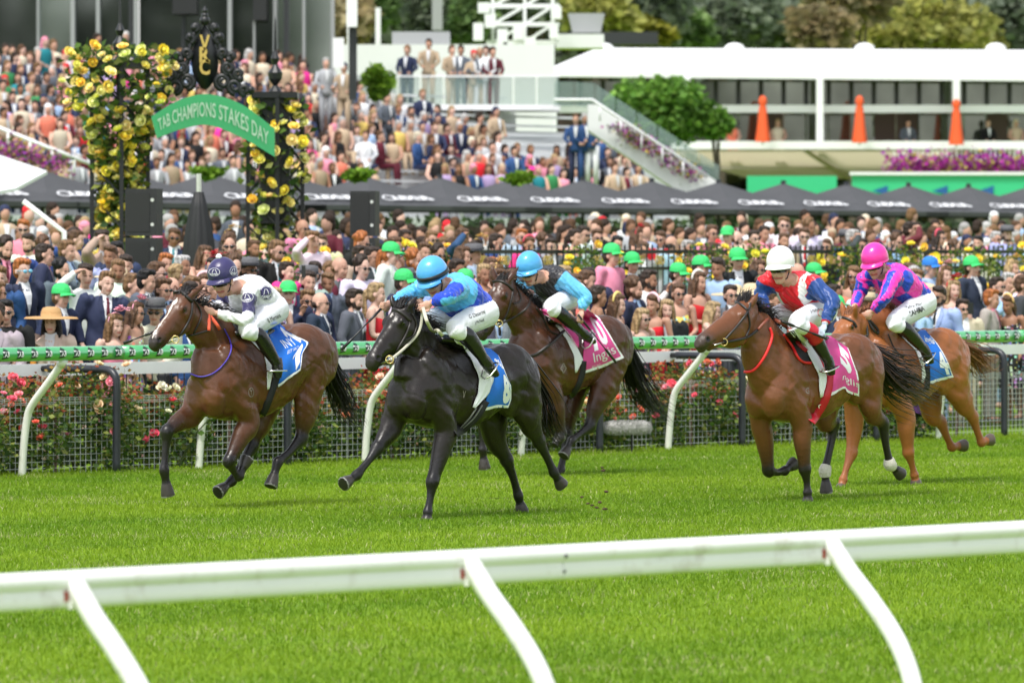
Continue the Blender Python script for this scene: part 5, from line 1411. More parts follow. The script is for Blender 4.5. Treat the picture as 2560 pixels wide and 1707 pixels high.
def make_proto(pose, fem):
    Y = Vector((0, 1, 0)); w = .90 if fem else 1.0; arms = [[Vector((x, y * w, z)) for x, y, z in arm] for arm in POSES[pose]]
    mb = MB(); person_head(mb, HEADC, Vector((0, 0, 1)), Vector((1, 0, 0)), 1.0)
    mb.loft([(.03, 0, 1.52), (0, 0, 1.46), (-.01, 0, 1.38)], [.055, .052 * w, .07], [.05 * w, .055 * w, .09], Y, 12, 3)
    mb.loft([(0, 0, .90), (0, 0, 1.05), (.01, 0, 1.25), (-.005, 0, 1.38), (-.01, 0, 1.44)], [.10, .085 * w, .105, .095, .05], [.145, .115 * w if fem else .135, .145 * w, .15 * w, .08], Y, 14, 4)
    for arm in arms:
        mb.loft([arm[0] * .75 + Vector((0, 0, .35)), arm[0], arm[0].lerp(arm[1], .5), arm[1], arm[1].lerp(arm[2], .4), arm[2]], [.05, .055 * w, .046 * w, .038 * w, .036 * w, .025], [.05, .055 * w, .046 * w, .038 * w, .036 * w, .028], Y if abs(arm[1].y - arm[0].y) < .2 else Vector((1, 0, 0)), 10, 3)
        finger_hand(mb, arm[2], arm[3], Vector((0, 1, .3)), .95, .8)
    for s_ in (-1, 1):
        mb.loft([(0, s_ * .08, .92), (.01, s_ * .09, .70), (.01, s_ * .09, .48), (-.01, s_ * .09, .28), (-.01, s_ * .09, .08), (.01, s_ * .09, .03)], [.09, .075, .055, .052, .038, .04], [.085, .072, .052, .05, .036, .04], Y, 10, 3)
        mb.loft([(-.06, s_ * .09, .035), (.02, s_ * .09, .045), (.12, s_ * .095, .03), (.17, s_ * .095, .025)], [.03, .04, .03, .015], [.03, .038, .042, .025], Vector((0, 0, 1)), 10, 3)
    me = remesh(mb, .0125, 2); V = co_of(me) - np.array(HEADC); C = np.ones((len(V), 3))
    for s_ in (-1, 1):
        C[np.linalg.norm((V - (.082, s_ * .031, -.008)) * (1, .8, 1.9), axis=1) < .014] = (.22, .17, .15)
        C[(np.abs(V[:, 2] - .018) < .006) & (V[:, 0] > .05) & (np.abs(V[:, 1] - s_ * .033) < .022)] = (.45, .36, .32)
    mouth = (np.abs(V[:, 2] + .082) < .010) & (V[:, 0] > .066) & (np.abs(V[:, 1]) < .028); C[mouth] = (.80, .45, .42)
    if fem: C[mouth] = (.88, .32, .34)
    set_cols(me, C); out = dict(body=me)
    def garment(lofts, vox=.018, sm=4, fold=.004):
        mb = MB()
        for a in lofts: mb.loft(*a)
        me = remesh(mb, vox, sm); V = co_of(me); N = no_of(me)
        V += N * (np.sin(V[:, 2] * 31 + V[:, 1] * 13 + V[:, 0] * 9) * np.sin(V[:, 1] * 19 + V[:, 2] * 7) * fold)[:, None]; me.vertices.foreach_set('co', V.ravel()); me.update()
        return me
    def sleeves(t, r): return [([arm[0] * .7 + Vector((0, 0, .42)), arm[0] + Vector((0, 0, .0)), arm[0].lerp(arm[1], .5), arm[1], arm[1].lerp(arm[2], .5 * t), arm[1].lerp(arm[2], t)] , [.075, .076 * r, .064 * r, .056 * r, .052 * r, .044 * r], [.075, .076 * r, .064 * r, .056 * r, .052 * r, .044 * r], Y if abs(arm[1].y - arm[0].y) < .2 else Vector((1, 0, 0)), 12, 3) for arm in arms]
    # suit jacket, darker where the shirt shows is a separate piece
    out['jacket'] = white_col(garment([([(0, 0, .76), (0, 0, .92), (.0, 0, 1.06), (.01, 0, 1.24), (-.01, 0, 1.39), (-.015, 0, 1.455)], [.125, .13, .115, .125, .11, .062], [.185, .18, .158, .178 * w, .17 * w, .085], Y, 18, 4)] + sleeves(.93, 1.05)))
    out['shirt'] = white_col(garment([([(0, 0, .86), (0, 0, .98), (.01, 0, 1.22), (-.008, 0, 1.385), (-.01, 0, 1.455)], [.12, .112, .118, .105, .06], [.165, .15, .165 * w, .16 * w, .08], Y, 18, 4)] + sleeves(.92, .92)))
    out['dress'] = white_col(garment([([(0, 0, .45), (0, 0, .62), (0, 0, .88), (0, 0, 1.04), (.012, 0, 1.22), (.0, 0, 1.335)], [.20, .18, .14, .10, .122, .088], [.25, .22, .175, .125, .152, .135], Y, 18, 4)], .018, 4, .006))
    out['trousers'] = white_col(garment([([(0, s_ * .075, .94), (.01, s_ * .09, .70), (.01, s_ * .09, .45), (-.005, s_ * .09, .20), (0, s_ * .09, .07)], [.12, .098, .078, .068, .066], [.10, .088, .074, .066, .064], Y, 12, 3) for s_ in (-1, 1)]))
    # shirt front and tie seen in the jacket's opening
    bj = BVHTree.FromPolygons([tuple(v) for v in co_of(out['jacket'])], [tuple(p.vertices) for p in out['jacket'].polygons])
    def fx(y, z):
        r = bj.ray_cast(Vector((1, y, z)), Vector((-1, 0, 0))); return r[0].x if r[0] is not None else .06
    mb = MB(); rows = [(1.47, .052), (1.42, .058), (1.34, .046), (1.24, .028), (1.13, .006)]
    vv = [Vector((max(fx(y, z), .055 if z > 1.44 else 0) + .006, y, z)) for z, hw in rows for y in (-hw, -hw / 2, 0, hw / 2, hw)]
    mb.add(vv, [(j * 5 + i, j * 5 + i + 1, (j + 1) * 5 + i + 1, (j + 1) * 5 + i) for j in range(4) for i in range(4)])
    for s_ in (-1, 1): mb.add([Vector((.066, s_ * .01, 1.462)), Vector((.045, s_ * .062, 1.485)), Vector((.035, s_ * .072, 1.455)), Vector((.088, s_ * .045, 1.425))], [(0, 1, 2, 3)])
    out['shirt_front'] = white_col(mb.mesh())
    mb = MB(); rows = [(1.455, .013), (1.43, .018), (1.41, .012), (1.30, .020), (1.15, .016)]
    mb.add([Vector((max(fx(y, z), .058 if z > 1.44 else 0) + .014, y, z)) for z, hw in rows for y in (-hw, hw)], [(2 * j, 2 * j + 1, 2 * j + 3, 2 * j + 2) for j in range(4)])
    out['tie'] = white_col(mb.mesh())
    # lapels
    mb = MB()
    for s_ in (-1, 1):
        rows = [(1.46, .055, .085), (1.38, .056, .105), (1.30, .040, .092), (1.20, .022, .05), (1.13, .004, .02)]
        vv = []
        for z, y0, y1 in rows:
            for y in (y0, y1): vv.append(Vector((max(fx(s_ * y, z), .02) + .012, s_ * y, z)))
        mb.add(vv, [(2 * j, 2 * j + 1, 2 * j + 3, 2 * j + 2) for j in range(4)])
    out['lapels'] = white_col(mb.mesh())
    return out

PROTO = {(p, f): make_proto(p, f) for p, f in (('stand', 0), ('clasp', 0), ('shade', 0), ('phone', 0), ('stand', 1), ('clasp', 1), ('phone', 1), ('point', 1))}

def hair_mesh(kind):
    mb = MB(); E = lambda c, r, nu=12, nv=8: mb.ell(Vector(c), r, None, nu, nv)
    E((-.020, 0, .040), (.098, .088, .094)); E((-.045, 0, -.02), (.066, .082, .085))
    if kind in ('short', 'swept', 'long', 'pony', 'bun'):
        E((.026, .016, .082), (.072, .068, .044)); E((-.01, -.024, .085), (.078, .064, .046))
    if kind == 'swept': E((.058, .02, .088), (.042, .055, .034)); E((.03, -.035, .098), (.05, .04, .03))
    if kind == 'curly':
        r = random.Random(3)
        for _ in range(34):
            a, b = r.uniform(0, 6.28), r.uniform(.0, 1.35); d = Vector((math.sin(b) * math.cos(a), math.sin(b) * math.sin(a), math.cos(b)))
            if d.x > .75 and d.z < .5: continue
            E((d.x * .09 - .02, d.y * .082, d.z * .09 + .045), (.036, .034, .034), 8, 6)
    if kind == 'long':
        for s_ in (-1, 1):
            mb.loft([(.018, s_ * .066, .05), (-.012, s_ * .084, -.03), (-.035, s_ * .086, -.12), (-.035, s_ * .088, -.20), (-.02, s_ * .082, -.28)], [.05, .058, .062, .058, .02], [.020, .026, .034, .034, .012], Vector((0, 1, 0)), 10, 3)
        mb.loft([(-.06, 0, .04), (-.085, 0, -.08), (-.085, 0, -.20), (-.09, 0, -.32)], [.05, .045, .04, .02], [.08, .10, .105, .07], Vector((0, 1, 0)), 12, 3)
    if kind == 'pony':
        mb.loft([(-.09, 0, .03), (-.135, 0, .01), (-.15, 0, -.08), (-.14, 0, -.20), (-.13, 0, -.30)], [.025, .032, .036, .03, .008], [.025, .032, .036, .03, .008], Vector((0, 1, 0)), 10, 3)
    if kind == 'bun': E((-.115, 0, .05), (.045, .05, .045))
    if kind == 'bald':
        mb = MB(); mb.ell(Vector((-.05, 0, -.012)), (.062, .084, .05), None, 12, 8)
    me = remesh(mb, .011, 2); V = co_of(me); N = no_of(me)
    V += N * (np.sin(V[:, 0] * 120 + V[:, 1] * 70) * np.sin(V[:, 1] * 150 + V[:, 2] * 40) * .0022)[:, None]; me.vertices.foreach_set('co', V.ravel())
    C = np.clip(1 + .35 * np.sin(V[:, 1] * 170 + V[:, 0] * 60)[:, None] * np.ones((1, 3)), .5, 1.5); set_cols(me, C)
    return me
HAIR = {k: hair_mesh(k) for k in ('short', 'swept', 'curly', 'long', 'pony', 'bun', 'bald')}
def beard_mesh():
    mb = MB(); mb.ell(Vector((.045, 0, -.088)), (.045, .052, .044)); mb.ell(Vector((.01, .058, -.06)), (.03, .014, .05)); mb.ell(Vector((.01, -.058, -.06)), (.03, .014, .05)); return white_col(remesh(mb, .010, 2))
BEARD = beard_mesh()
def lathe(mb, prof, n=24, sx=1.0, sy=1.0, c=None):
    vv = []; ff = []
    for r, z in prof:
        for i in range(n): a = 2 * math.pi * i / n; vv.append((r * sx * math.cos(a), r * sy * math.sin(a), z))
    for j in range(len(prof) - 1):
        for i in range(n): i2 = (i + 1) % n; ff.append((j * n + i, j * n + i2, (j + 1) * n + i2, (j + 1) * n + i))
    ff.append(tuple((len(prof) - 1) * n + i for i in range(n)))
    mb.add(vv, ff, c)
def hat_mesh(kind):
    mb = MB()
    if kind == 'cap':
        lathe(mb, [(.112, .030), (.113, .06), (.104, .10), (.080, .132), (.04, .150), (.004, .155)], 20, 1.0, .92)
        vv = []; ff = []
        for j in range(5):
            for i in range(11):
                ph = -1.0 + 2.0 * i / 10; r = .098 + .085 * j / 4 * math.cos(ph * .9)
                for dz in (0, -.008): vv.append((r * math.cos(ph) + .004, r * .92 * math.sin(ph), .040 - .018 * (j / 4) ** 1.3 - .05 * (ph / 1.0) ** 2 * (j / 4) * .4 + dz))
        for j in range(4):
            for i in range(10): a = (j * 11 + i) * 2; b = a + 22; ff += [(a, a + 2, b + 2, b), (a + 1, b + 1, b + 3, a + 3)]
        for i in range(10): a = (44 + i) * 2; ff.append((a, a + 2, a + 3, a + 1))
        mb.add(vv, ff)
    elif kind == 'straw':
        lathe(mb, [(.30, .035), (.28, .052), (.20, .058), (.118, .055), (.114, .10), (.095, .15), (.05, .165), (.004, .165)], 30, 1.0, 1.0); lathe(mb, [(.30, .032), (.12, .045), (.004, .05)], 30)
    elif kind == 'fedora':
        lathe(mb, [(.165, .045), (.15, .038), (.112, .045), (.112, .09), (.102, .135), (.06, .14), (.004, .125)], 24, 1.1, .95); lathe(mb, [(.114, .048), (.115, .075), (.112, .076)], 24, 1.1, .95, (.25, .25, .28))
    elif kind == 'band':
        mb.tube([(.0 + .02 * math.cos(a), .098 * math.cos(a), .03 + .112 * math.sin(a)) for a in [math.pi * i / 16 for i in range(17)]], [.010 + .012 * math.sin(math.pi * i / 16) for i in range(17)], 8)
    elif kind == 'fascinator':
        r = random.Random(9); mb.tube([(.0, .095 * math.cos(a), .03 + .105 * math.sin(a)) for a in [math.pi * i / 12 for i in range(13)]], .008, 6)
        for _ in range(16):
            c = Vector((.03 + r.gauss(0, .03), .03 + r.gauss(0, .05), .145 + abs(r.gauss(0, .025))))
            for k in range(5):
                a = 2 * math.pi * k / 5 + r.random(); d = Vector((math.cos(a), math.sin(a), .5)) * .034; s_ = Vector((-math.sin(a), math.cos(a), 0)) * .017; mb.add([c, c + d * .6 + s_, c + d, c + d * .6 - s_], [(0, 1, 2, 3)])
    elif kind == 'ribbon':
        mb.ell((-.075, .055, .045), (.022, .03, .075)); mb.ell((-.085, .06, -.04), (.018, .022, .06))
    me = mb.mesh(True, True); return me
HATS = {k: hat_mesh(k) for k in ('cap', 'straw', 'fedora', 'band', 'fascinator', 'ribbon')}
mb = MB()
for s_ in (-1, 1):
    mb.ell((.099, s_ * .034, -.010), (.008, .027, .020), None, 10, 8); mb.bar((.095, s_ * .058, -.004), (.0, s_ * .082, -.006), .005)
mb.bar((.105, -.01, -.004), (.105, .01, -.004), .006); GLASS = mb.mesh(True)
M['shades'] = mat('sunglass', (.012, .010, .010), rough=.15, spec=.7)
M['shades_blue'] = mat('mirror_sunglass', (.20, .55, .75), rough=.1, spec=.8)
mb = MB(); mb.box((.335, -.10, 1.60), (.010, .075, .15)); PHONE = mb.mesh()
mb = MB(); mb.tube([(.335, 0, 1.04), (.335, 0, 1.18), (.335, 0, 1.20)], [.032, .032, .028], 12); CAN = mb.mesh(True)

SKINS = [(.60, .36, .27), (.54, .31, .225), (.64, .41, .325), (.47, .26, .18), (.57, .335, .25), (.33, .17, .105)]
HAIRC = {'dark': (.034, .022, .016), 'black': (.010, .009, .010), 'brown': (.095, .050, .027), 'light brown': (.17, .095, .045), 'blond': (.34, .235, .12), 'ginger': (.34, .11, .03), 'grey': (.40, .39, .38), 'white': (.62, .60, .57)}
CLOTHC = {'navy': (.026, .034, .078), 'charcoal': (.055, .057, .065), 'slate grey': (.10, .115, .14), 'black': (.012, .012, .013), 'mid blue': (.03, .075, .20), 'pale grey': (.34, .35, .37), 'white': (.74, .75, .77), 'pale blue': (.34, .47, .68), 'cream': (.62, .55, .42), 'beige': (.46, .35, .24),
          'pink': (.76, .28, .38), 'red': (.62, .02, .03), 'coral': (.80, .22, .14), 'yellow': (.80, .58, .16), 'green': (.04, .22, .08), 'lilac': (.46, .34, .58), 'maroon': (.13, .02, .035), 'hot pink': (.80, .04, .30), 'teal': (.02, .22, .26), 'orange': (.75, .24, .05)}
MALE_C = ['navy'] * 5 + ['charcoal'] * 2 + ['slate grey'] * 4 + ['black', 'mid blue', 'mid blue', 'pale grey', 'pale grey', 'beige', 'beige', 'cream', 'pale blue', 'maroon']
FEM_C = ['pink', 'pink', 'cream', 'beige', 'red', 'coral', 'yellow', 'cream', 'white', 'lilac', 'hot pink', 'teal', 'black', 'pale blue', 'beige', 'navy', 'green']
LAND = [(230, 'near the straw hat woman'), (420, 'below the rose pillar'), (640, 'behind the pompom jockey'), (800, 'under the iron pillar'), (960, 'near the bearded man'), (1160, 'behind the blue jockey'), (1400, 'behind the black jockey'), (1600, 'near the headband woman'),
        (1760, 'near the smiling blonde woman'), (1960, 'behind the white capped jockey'), (2200, 'behind the pink capped jockey'), (2400, 'near the red hatted woman'), (9999, 'near the photographing man')]
ROWN = ['front row', 'second row', 'third row', 'fourth row', 'fifth row', 'sixth row', 'seventh row', 'eighth row', 'back row', 'just beyond the fence', 'further beyond the fence']
def add_part(root, name, me, matl, color, loc=None):
    o = bpy.data.objects.new(name, me); col.objects.link(o); o.parent = root
    if not me.materials: me.materials.append(None)
    o.material_slots[0].link = 'OBJECT'; o.material_slots[0].material = matl
    o.color = (*color, 1)
    if loc is not None: o.location = loc
    return o
USED = set()
def spectator(px, headpy, p, A, label=None):
    a = a_of(px, p); g = trk(a, p, bank(p)); zt = CAM_H - (headpy - Y_HOR) * g.y / F_PX     # height of the head's centre
    sc = .92 if A['fem'] else .955; g.z = zt - 1.60 * sc
    sc *= rnd.uniform(.95, 1.04); root = empty('person', g, A['rz']); root.scale = (sc, sc, sc); root.rotation_euler = (rnd.gauss(0, .045), rnd.gauss(.02, .05), A['rz'])
    P_ = PROTO[(A['pose'], A['fem'])]
    add_part(root, 'body', P_['body'], MT['skin'], A['skin'])
    c = CLOTHC[A['col']]; c = tuple(x * rnd.uniform(.85, 1.15) for x in c); kind = A['wear']
    if kind == 'suit':
        jk = add_part(root, 'jacket', P_['jacket'], MT['cloth'], c); add_part(jk, 'lapels', P_['lapels'], MT['cloth'], tuple(x * .9 for x in c))
        add_part(root, 'shirt_front', P_['shirt_front'], MT['cloth'], CLOTHC[A.get('shirt', 'white')])
        if A.get('tie'): add_part(root, 'tie', P_['tie'], MT['cloth'], CLOTHC[A['tie']])
        add_part(root, 'trousers', P_['trousers'], MT['cloth'], c)
    elif kind == 'shirt':
        add_part(root, 'shirt', P_['shirt'], MT['cloth'], c); add_part(root, 'trousers', P_['trousers'], MT['cloth'], CLOTHC['charcoal'])
    else:
        add_part(root, 'dress', P_['dress'], MT['floral'] if kind == 'floral' else MT['cloth'], c)
    if A['hair'] != 'none': add_part(root, 'hair', HAIR[A['hair']], MT['hair'], HAIRC[A['hc']], HEADC)
    if A.get('beard'): add_part(root, 'beard', BEARD, MT['hair'], HAIRC[A['hc']], HEADC)
    if A.get('hat'): add_part(root, {'cap': 'cap', 'straw': 'sun_hat', 'fedora': 'hat', 'band': 'headband', 'fascinator': 'fascinator', 'ribbon': 'hair_ribbon'}[A['hat']], HATS[A['hat']], MT['hat'], A['hatc'], HEADC)
    if A.get('shades'): add_part(root, 'sunglasses', GLASS, M['shades_blue'] if A['shades'] == 2 else M['shades'], (1, 1, 1), HEADC)
    tag(root, label, 'person', 'spectators on the lawn behind the rail')
    if A.get('phone'):
        o = link('phone', PHONE, None, M['black']); o.location = g; o.rotation_euler = (0, 0, A['rz']); o.scale = root.scale
        tag(o, 'phone held up by the ' + A.get('who', 'spectator'), 'phone', 'phones in the crowd')
    return root
def rand_attr(px, row):
    fem = rnd.random() < (.24 if px < 1200 else .34)
    A = dict(fem=int(fem), skin=rnd.choice(SKINS), rz=math.radians(rnd.gauss(-42, 30)), shades=int(rnd.random() < .4))
    if rnd.random() < .12: A['rz'] = math.radians(rnd.uniform(-130, -90))
    if fem:
        A.update(wear=rnd.choice(('dress', 'floral', 'dress', 'suit')), col=rnd.choice(FEM_C), hair=rnd.choice(('long', 'long', 'long', 'pony', 'bun')), hc=rnd.choice(('blond', 'brown', 'brown', 'light brown', 'dark', 'dark')), pose=rnd.choice(('stand', 'clasp', 'clasp', 'phone')))
        h = rnd.random()
        if h < .16: A.update(hat='band', hatc=rnd.choice(((.8, .76, .7), (.75, .5, .2), (.7, .1, .15), (.8, .55, .6))))
        elif h < .32: A.update(hat='fascinator', hatc=rnd.choice(((.8, .35, .45), (.85, .8, .75), (.7, .05, .08), (.8, .55, .2), (.5, .1, .4))))
        elif h < .38: A.update(hat='straw', hatc=(.62, .50, .32))
    else:
        A.update(wear='suit' if rnd.random() < .66 else 'shirt', hair=rnd.choice(('short', 'short', 'short', 'short', 'swept', 'swept', 'swept', 'swept', 'curly', 'curly', 'bald')), hc=rnd.choice(('dark', 'dark', 'dark', 'brown', 'brown', 'black', 'light brown', 'light brown', 'dark', 'brown', 'ginger', 'grey')), pose=rnd.choice(('stand', 'stand', 'clasp', 'shade' if rnd.random() < .3 else 'stand', 'phone' if rnd.random() < .25 else 'stand')), beard=int(rnd.random() < .22))
        A['col'] = rnd.choice(MALE_C) if A['wear'] == 'suit' else rnd.choice(('white', 'white', 'pale blue', 'pink', 'pale grey'))
        if A['wear'] == 'suit': A['tie'] = rnd.choice((None, 'navy', 'red', 'maroon', 'black', 'pink', 'teal')); A['shirt'] = rnd.choice(('white', 'white', 'pale blue', 'pink'))
        h = rnd.random()
        if h < .03: A.update(hat='cap', hatc=(.06, .55, .16))
        elif h < .10: A.update(hat='fedora', hatc=rnd.choice(((.55, .45, .3), (.12, .12, .13))))
    return A
def describe(A, px, row):
    who = 'woman' if A['fem'] else 'man'
    hd = {'none': 'bald', 'bald': 'balding'}.get(A['hair'], A['hc'] + ' haired')
    if A['fem'] and A['hair'] in ('long', 'pony', 'bun'): hd = {'long': 'long haired ', 'pony': 'pony tailed ', 'bun': 'bun haired '}[A['hair']] + A['hc']
    ex = []
    if A.get('hat'): ex.append({'cap': 'green cap', 'straw': 'straw hat', 'fedora': 'brimmed hat', 'band': 'headband', 'fascinator': 'fascinator', 'ribbon': 'ribbon'}[A['hat']])
    elif A.get('shades'): ex.append('sunglasses')
    elif A.get('beard'): ex.append('beard')
    elif A.get('tie'): ex.append(A['tie'] + ' tie')
    w = {'suit': 'suit' if not A['fem'] else 'jacket', 'shirt': 'shirt', 'dress': 'dress', 'floral': 'patterned dress'}[A['wear']]
    s_ = f"{hd} {who} in {A['col']} {w}" + (f" and {ex[0]}" if ex else '') + f", {ROWN[row]}, " + next(t for x, t in LAND if px < x)
    if len(s_.replace(',', '').split()) > 16: s_ = s_.replace(' haired', '').replace(' tailed', '').replace(' patterned', ' print')
    if len(s_.replace(',', '').split()) > 16 and ex: s_ = s_.replace(' and ' + ex[0], '')
    if len(s_.replace(',', '').split()) > 16: s_ = s_.replace('just beyond the', 'beyond').replace('further beyond the', 'behind')
    return s_

# people one can pick out
def m_(col, wear='suit', hair='short', hc='dark', rz=-40, pose='stand', **k): return dict(fem=0, col=col, wear=wear, hair=hair, hc=hc, rz=math.radians(rz), pose=pose, skin=k.pop('skin', SKINS[0]), **k)
def f_(col, wear='dress', hair='long', hc='blond', rz=-60, pose='clasp', **k): return dict(fem=1, col=col, wear=wear, hair=hair, hc=hc, rz=math.radians(rz), pose=pose, skin=k.pop('skin', SKINS[2]), **k)
GC = (.05, .56, .15)
HERO = [
 (128, 806, 2.05, f_('cream', 'suit', hc='black', rz=-98, pose='point', hat='straw', hatc=(.50, .30, .13)), 'woman in a wide tan sun hat and cream jacket pointing at the track'),
 (22, 790, 2.05, m_('black', 'shirt', 'swept', 'black', -85, 'clasp', shades=1), 'laughing man in black top and mirrored sunglasses beside the sun hat woman'),
 (223, 712, 2.7, m_('navy', hc='light brown', hair='swept', rz=-62, tie='maroon', skin=SKINS[2]), 'young man in navy suit with maroon tie behind the pink fascinator woman'),
 (283, 808, 2.05, f_('pink', hc='light brown', rz=-50, hat='fascinator', hatc=(.82, .40, .50)), 'long haired woman leaning on the rail in a pink flower fascinator'),
 (378, 782, 2.1, m_('cream', 'shirt', 'short', 'grey', -95, 'clasp', shades=1, hat='fedora', hatc=(.10, .10, .105)), 'man in grey brimmed hat and cream jumper next to the bay horse nose'),
 (138, 724, 2.75, m_('navy', hc='light brown', rz=-35, hat='cap', hatc=GC), 'man in green cap and navy suit above the sun hat woman'),
 (62, 684, 3.35, m_('navy', 'suit', 'swept', 'ginger', -50, shades=2, skin=SKINS[2]), 'ginger haired man in blue mirrored sunglasses and navy suit'),
 (200, 690, 3.4, m_('white', 'shirt', 'short', 'dark', -70, 'shade'), 'man in white shirt shading his eyes with one hand'),
 (345, 700, 2.7, m_('slate grey', 'suit', 'swept', 'black', -15, skin=SKINS[4], tie='navy'), 'black haired man in grey suit turned in profile, left of the bay horse ears'),
 (424, 668, 3.4, f_('hot pink', 'floral', 'bun', 'blond', 60), 'blonde woman in a bright pink and purple patterned dress seen from behind'),
 (717, 722, 2.7, m_('navy', rz=-85, hat='cap', hatc=GC, skin=SKINS[2]), 'man in green cap and navy suit facing the camera behind the white jockey'),
 (812, 742, 2.2, m_('navy', 'suit', 'bald', 'dark', -20, shades=1, tie='navy'), 'balding man in navy suit and sunglasses above the bay horse rump'),
 (872, 738, 2.2, m_('slate grey', 'suit', 'swept', 'dark', -15, beard=1), 'bearded man in blue grey suit beside the woman in red'),
 (943, 742, 2.25, f_('red', 'dress', 'pony', 'blond', -10, hat='ribbon', hatc=(.75, .03, .04)), 'blonde woman in red dress with a red hair ribbon'),
 (1003, 702, 2.75, m_('white', 'shirt', hc='dark', rz=-15, hat='cap', hatc=GC), 'man in bright green cap just left of the blue jockey'),
 (948, 644, 4.6, f_('white', 'suit', 'pony', 'ginger', -15, 'stand', hat='cap', hatc=GC), 'ginger pony tailed woman in green cap, left of the blue jockey helmet'),
 (712, 668, 3.9, f_('hot pink', 'suit', 'short', 'dark', -30, 'phone', phone=1, who='woman in hot pink left of the loudspeaker'), 'woman in hot pink sleeve holding a phone up high'),
 (1525, 645, 4.6, m_('pink', 'shirt', rz=-35, hat='cap', hatc=GC), 'man in green cap and pink shirt right of the black and blue jockey'),
 (1581, 652, 4.65, m_('black', 'suit', rz=-60, hat='cap', hatc=GC), 'green capped man beside the seated couple, second cap from the black jockey'),
 (1662, 670, 4.0, m_('charcoal', 'suit', rz=-25, hat='cap', hatc=GC, shades=1), 'green capped man with sunglasses, third cap from the black jockey'),
 (1750, 674, 3.9, m_('slate grey', 'shirt', rz=-20, hat='cap', hatc=GC) | dict(col='pale grey'), 'green capped man above the brunette in a white headband'),
 (1840, 660, 4.3, m_('black', 'suit', rz=-70, hat='cap', hatc=GC), 'green capped man left of the white jockey helmet'),
 (2045, 668, 4.2, m_('beige', 'suit', rz=-30, hat='cap', hatc=GC), 'green capped man between the white and the pink jockey helmets'),
 (2455, 668, 4.2, m_('navy', 'suit', rz=-40, hat='cap', hatc=GC), 'green capped man near the right end of the green rail'),
 (2314, 665, 4.2, m_('pale blue', 'shirt', 'short', 'grey', -30, hat='cap', hatc=(.03, .20, .62)), 'man in a blue cap right of the pink jockey'),
 (1660, 775, 2.1, f_('black', 'suit', hc='blond', rz=-85), 'smiling blonde woman in black jacket leaning on the green rail'),
 (1597, 785, 2.05, f_('slate grey', 'floral', hc='blond', rz=-45, shades=1), 'short blonde woman in sunglasses and patterned blue top at the rail'),
 (1695, 730, 2.7, f_('yellow', 'floral', 'bun', 'brown', -70, shades=1, skin=SKINS[1]), 'woman in yellow dress and big sunglasses behind the smiling blonde'),
 (1535, 762, 2.15, f_('beige', hc='brown', rz=-20, hat='band', hatc=(.75, .58, .20)), 'brown haired woman in a gold headband right of the brown horse rump'),
 (1757, 767, 2.15, f_('slate grey', 'floral', hc='blond', rz=-15, pose='phone', phone=1, who='blonde woman left of the bay horse head'), 'blonde woman filming with a phone left of the bay horse head'),
 (1750, 715, 2.75, f_('red', hc='brown', rz=-40, hat='band', hatc=(.78, .74, .68), skin=SKINS[1]), 'brunette with a white headband left of the white capped jockey'),
 (2386, 734, 2.7, f_('red', 'dress', hc='blond', rz=-70, hat='fascinator', hatc=(.7, .04, .06)), 'blonde woman in red dress and red hat right of the pink jockey'),
 (2418, 762, 2.1, m_('cream', 'suit', 'swept', 'dark', -70, 'phone', shades=1, phone=1, who='long haired man in cream jacket'), 'dark haired man in cream jacket taking a photo at the rail'),
 (2364, 680, 3.6, f_('pink', hc='light brown', rz=-60, hat='fascinator', hatc=(.85, .50, .55)), 'woman in a large pale pink hat above the red dress'),
]
occupied = []
for (px, hy, p, A, lab) in HERO:
    spectator(px, hy, p, A, lab); occupied.append((px, hy)); USED.add(lab)
ROWS = [2.05, 2.62, 3.2, 3.8, 4.45, 5.2, 6.1, 7.1, 8.2]
n_people = len(HERO)
for row, p in enumerate(ROWS):
    a = a_of(-25, p); a1 = a_of(2590, p)
    while a < a1:
        g = trk(a, p); px = 1280 + F_PX * g.x / g.y; s_ = F_PX / g.y
        h = rnd.gauss(1.60, .06) + (-.06 if row == 0 else 0); hy = Y_HOR + (CAM_H - bank(p) - h) * s_
        a += rnd.uniform(.40, .60) if row < 7 else rnd.uniform(.6, .8)
        if (px > 1230 and row > 4) or (px > 1230 and row == 4 and rnd.random() < .4): continue
        if any(abs(px - ox) < 30 and abs(hy - oy) < 50 for ox, oy in occupied): continue
        if row >= 6 and rnd.random() < .25: continue
        for _ in range(60):
            A = rand_attr(px, row); lab = describe(A, px, row)
            if lab not in USED: break
        USED.add(lab); spectator(px, hy, p + rnd.uniform(-.12, .12), A, lab); n_people += 1
for row, p in ((9, 12.4), (10, 13.7)):
    a = a_of(-25, p); a1 = a_of(2590, p)
    while a < a1:
        g = trk(a, p); px = 1280 + F_PX * g.x / g.y; hy = Y_HOR + (CAM_H - bank(p) - rnd.gauss(1.56, .07)) * F_PX / g.y; a += rnd.uniform(.5, .85)
        if 205 < px < 400 or 640 < px < 740 or 460 < px < 535: continue
        for _ in range(60):
            A = rand_attr(px, row); lab = describe(A, px, row)
            if lab not in USED: break
        USED.add(lab); spectator(px, hy, p + rnd.uniform(-.2, .2), A, lab); n_people += 1
print('spectators', n_people)
tag(link('drink_can', CAN, None, mat('orange_can', (.75, .30, .04), rough=.3), None, None), 'orange drink can held by the man in the black top', 'can')
_c = bpy.data.objects['drink_can']; _g = trk(a_of(22, 2.05), 2.05); _c.location = (_g.x + .10, _g.y, -.10 + .0); _c.rotation_euler = (0, 0, math.radians(-60))
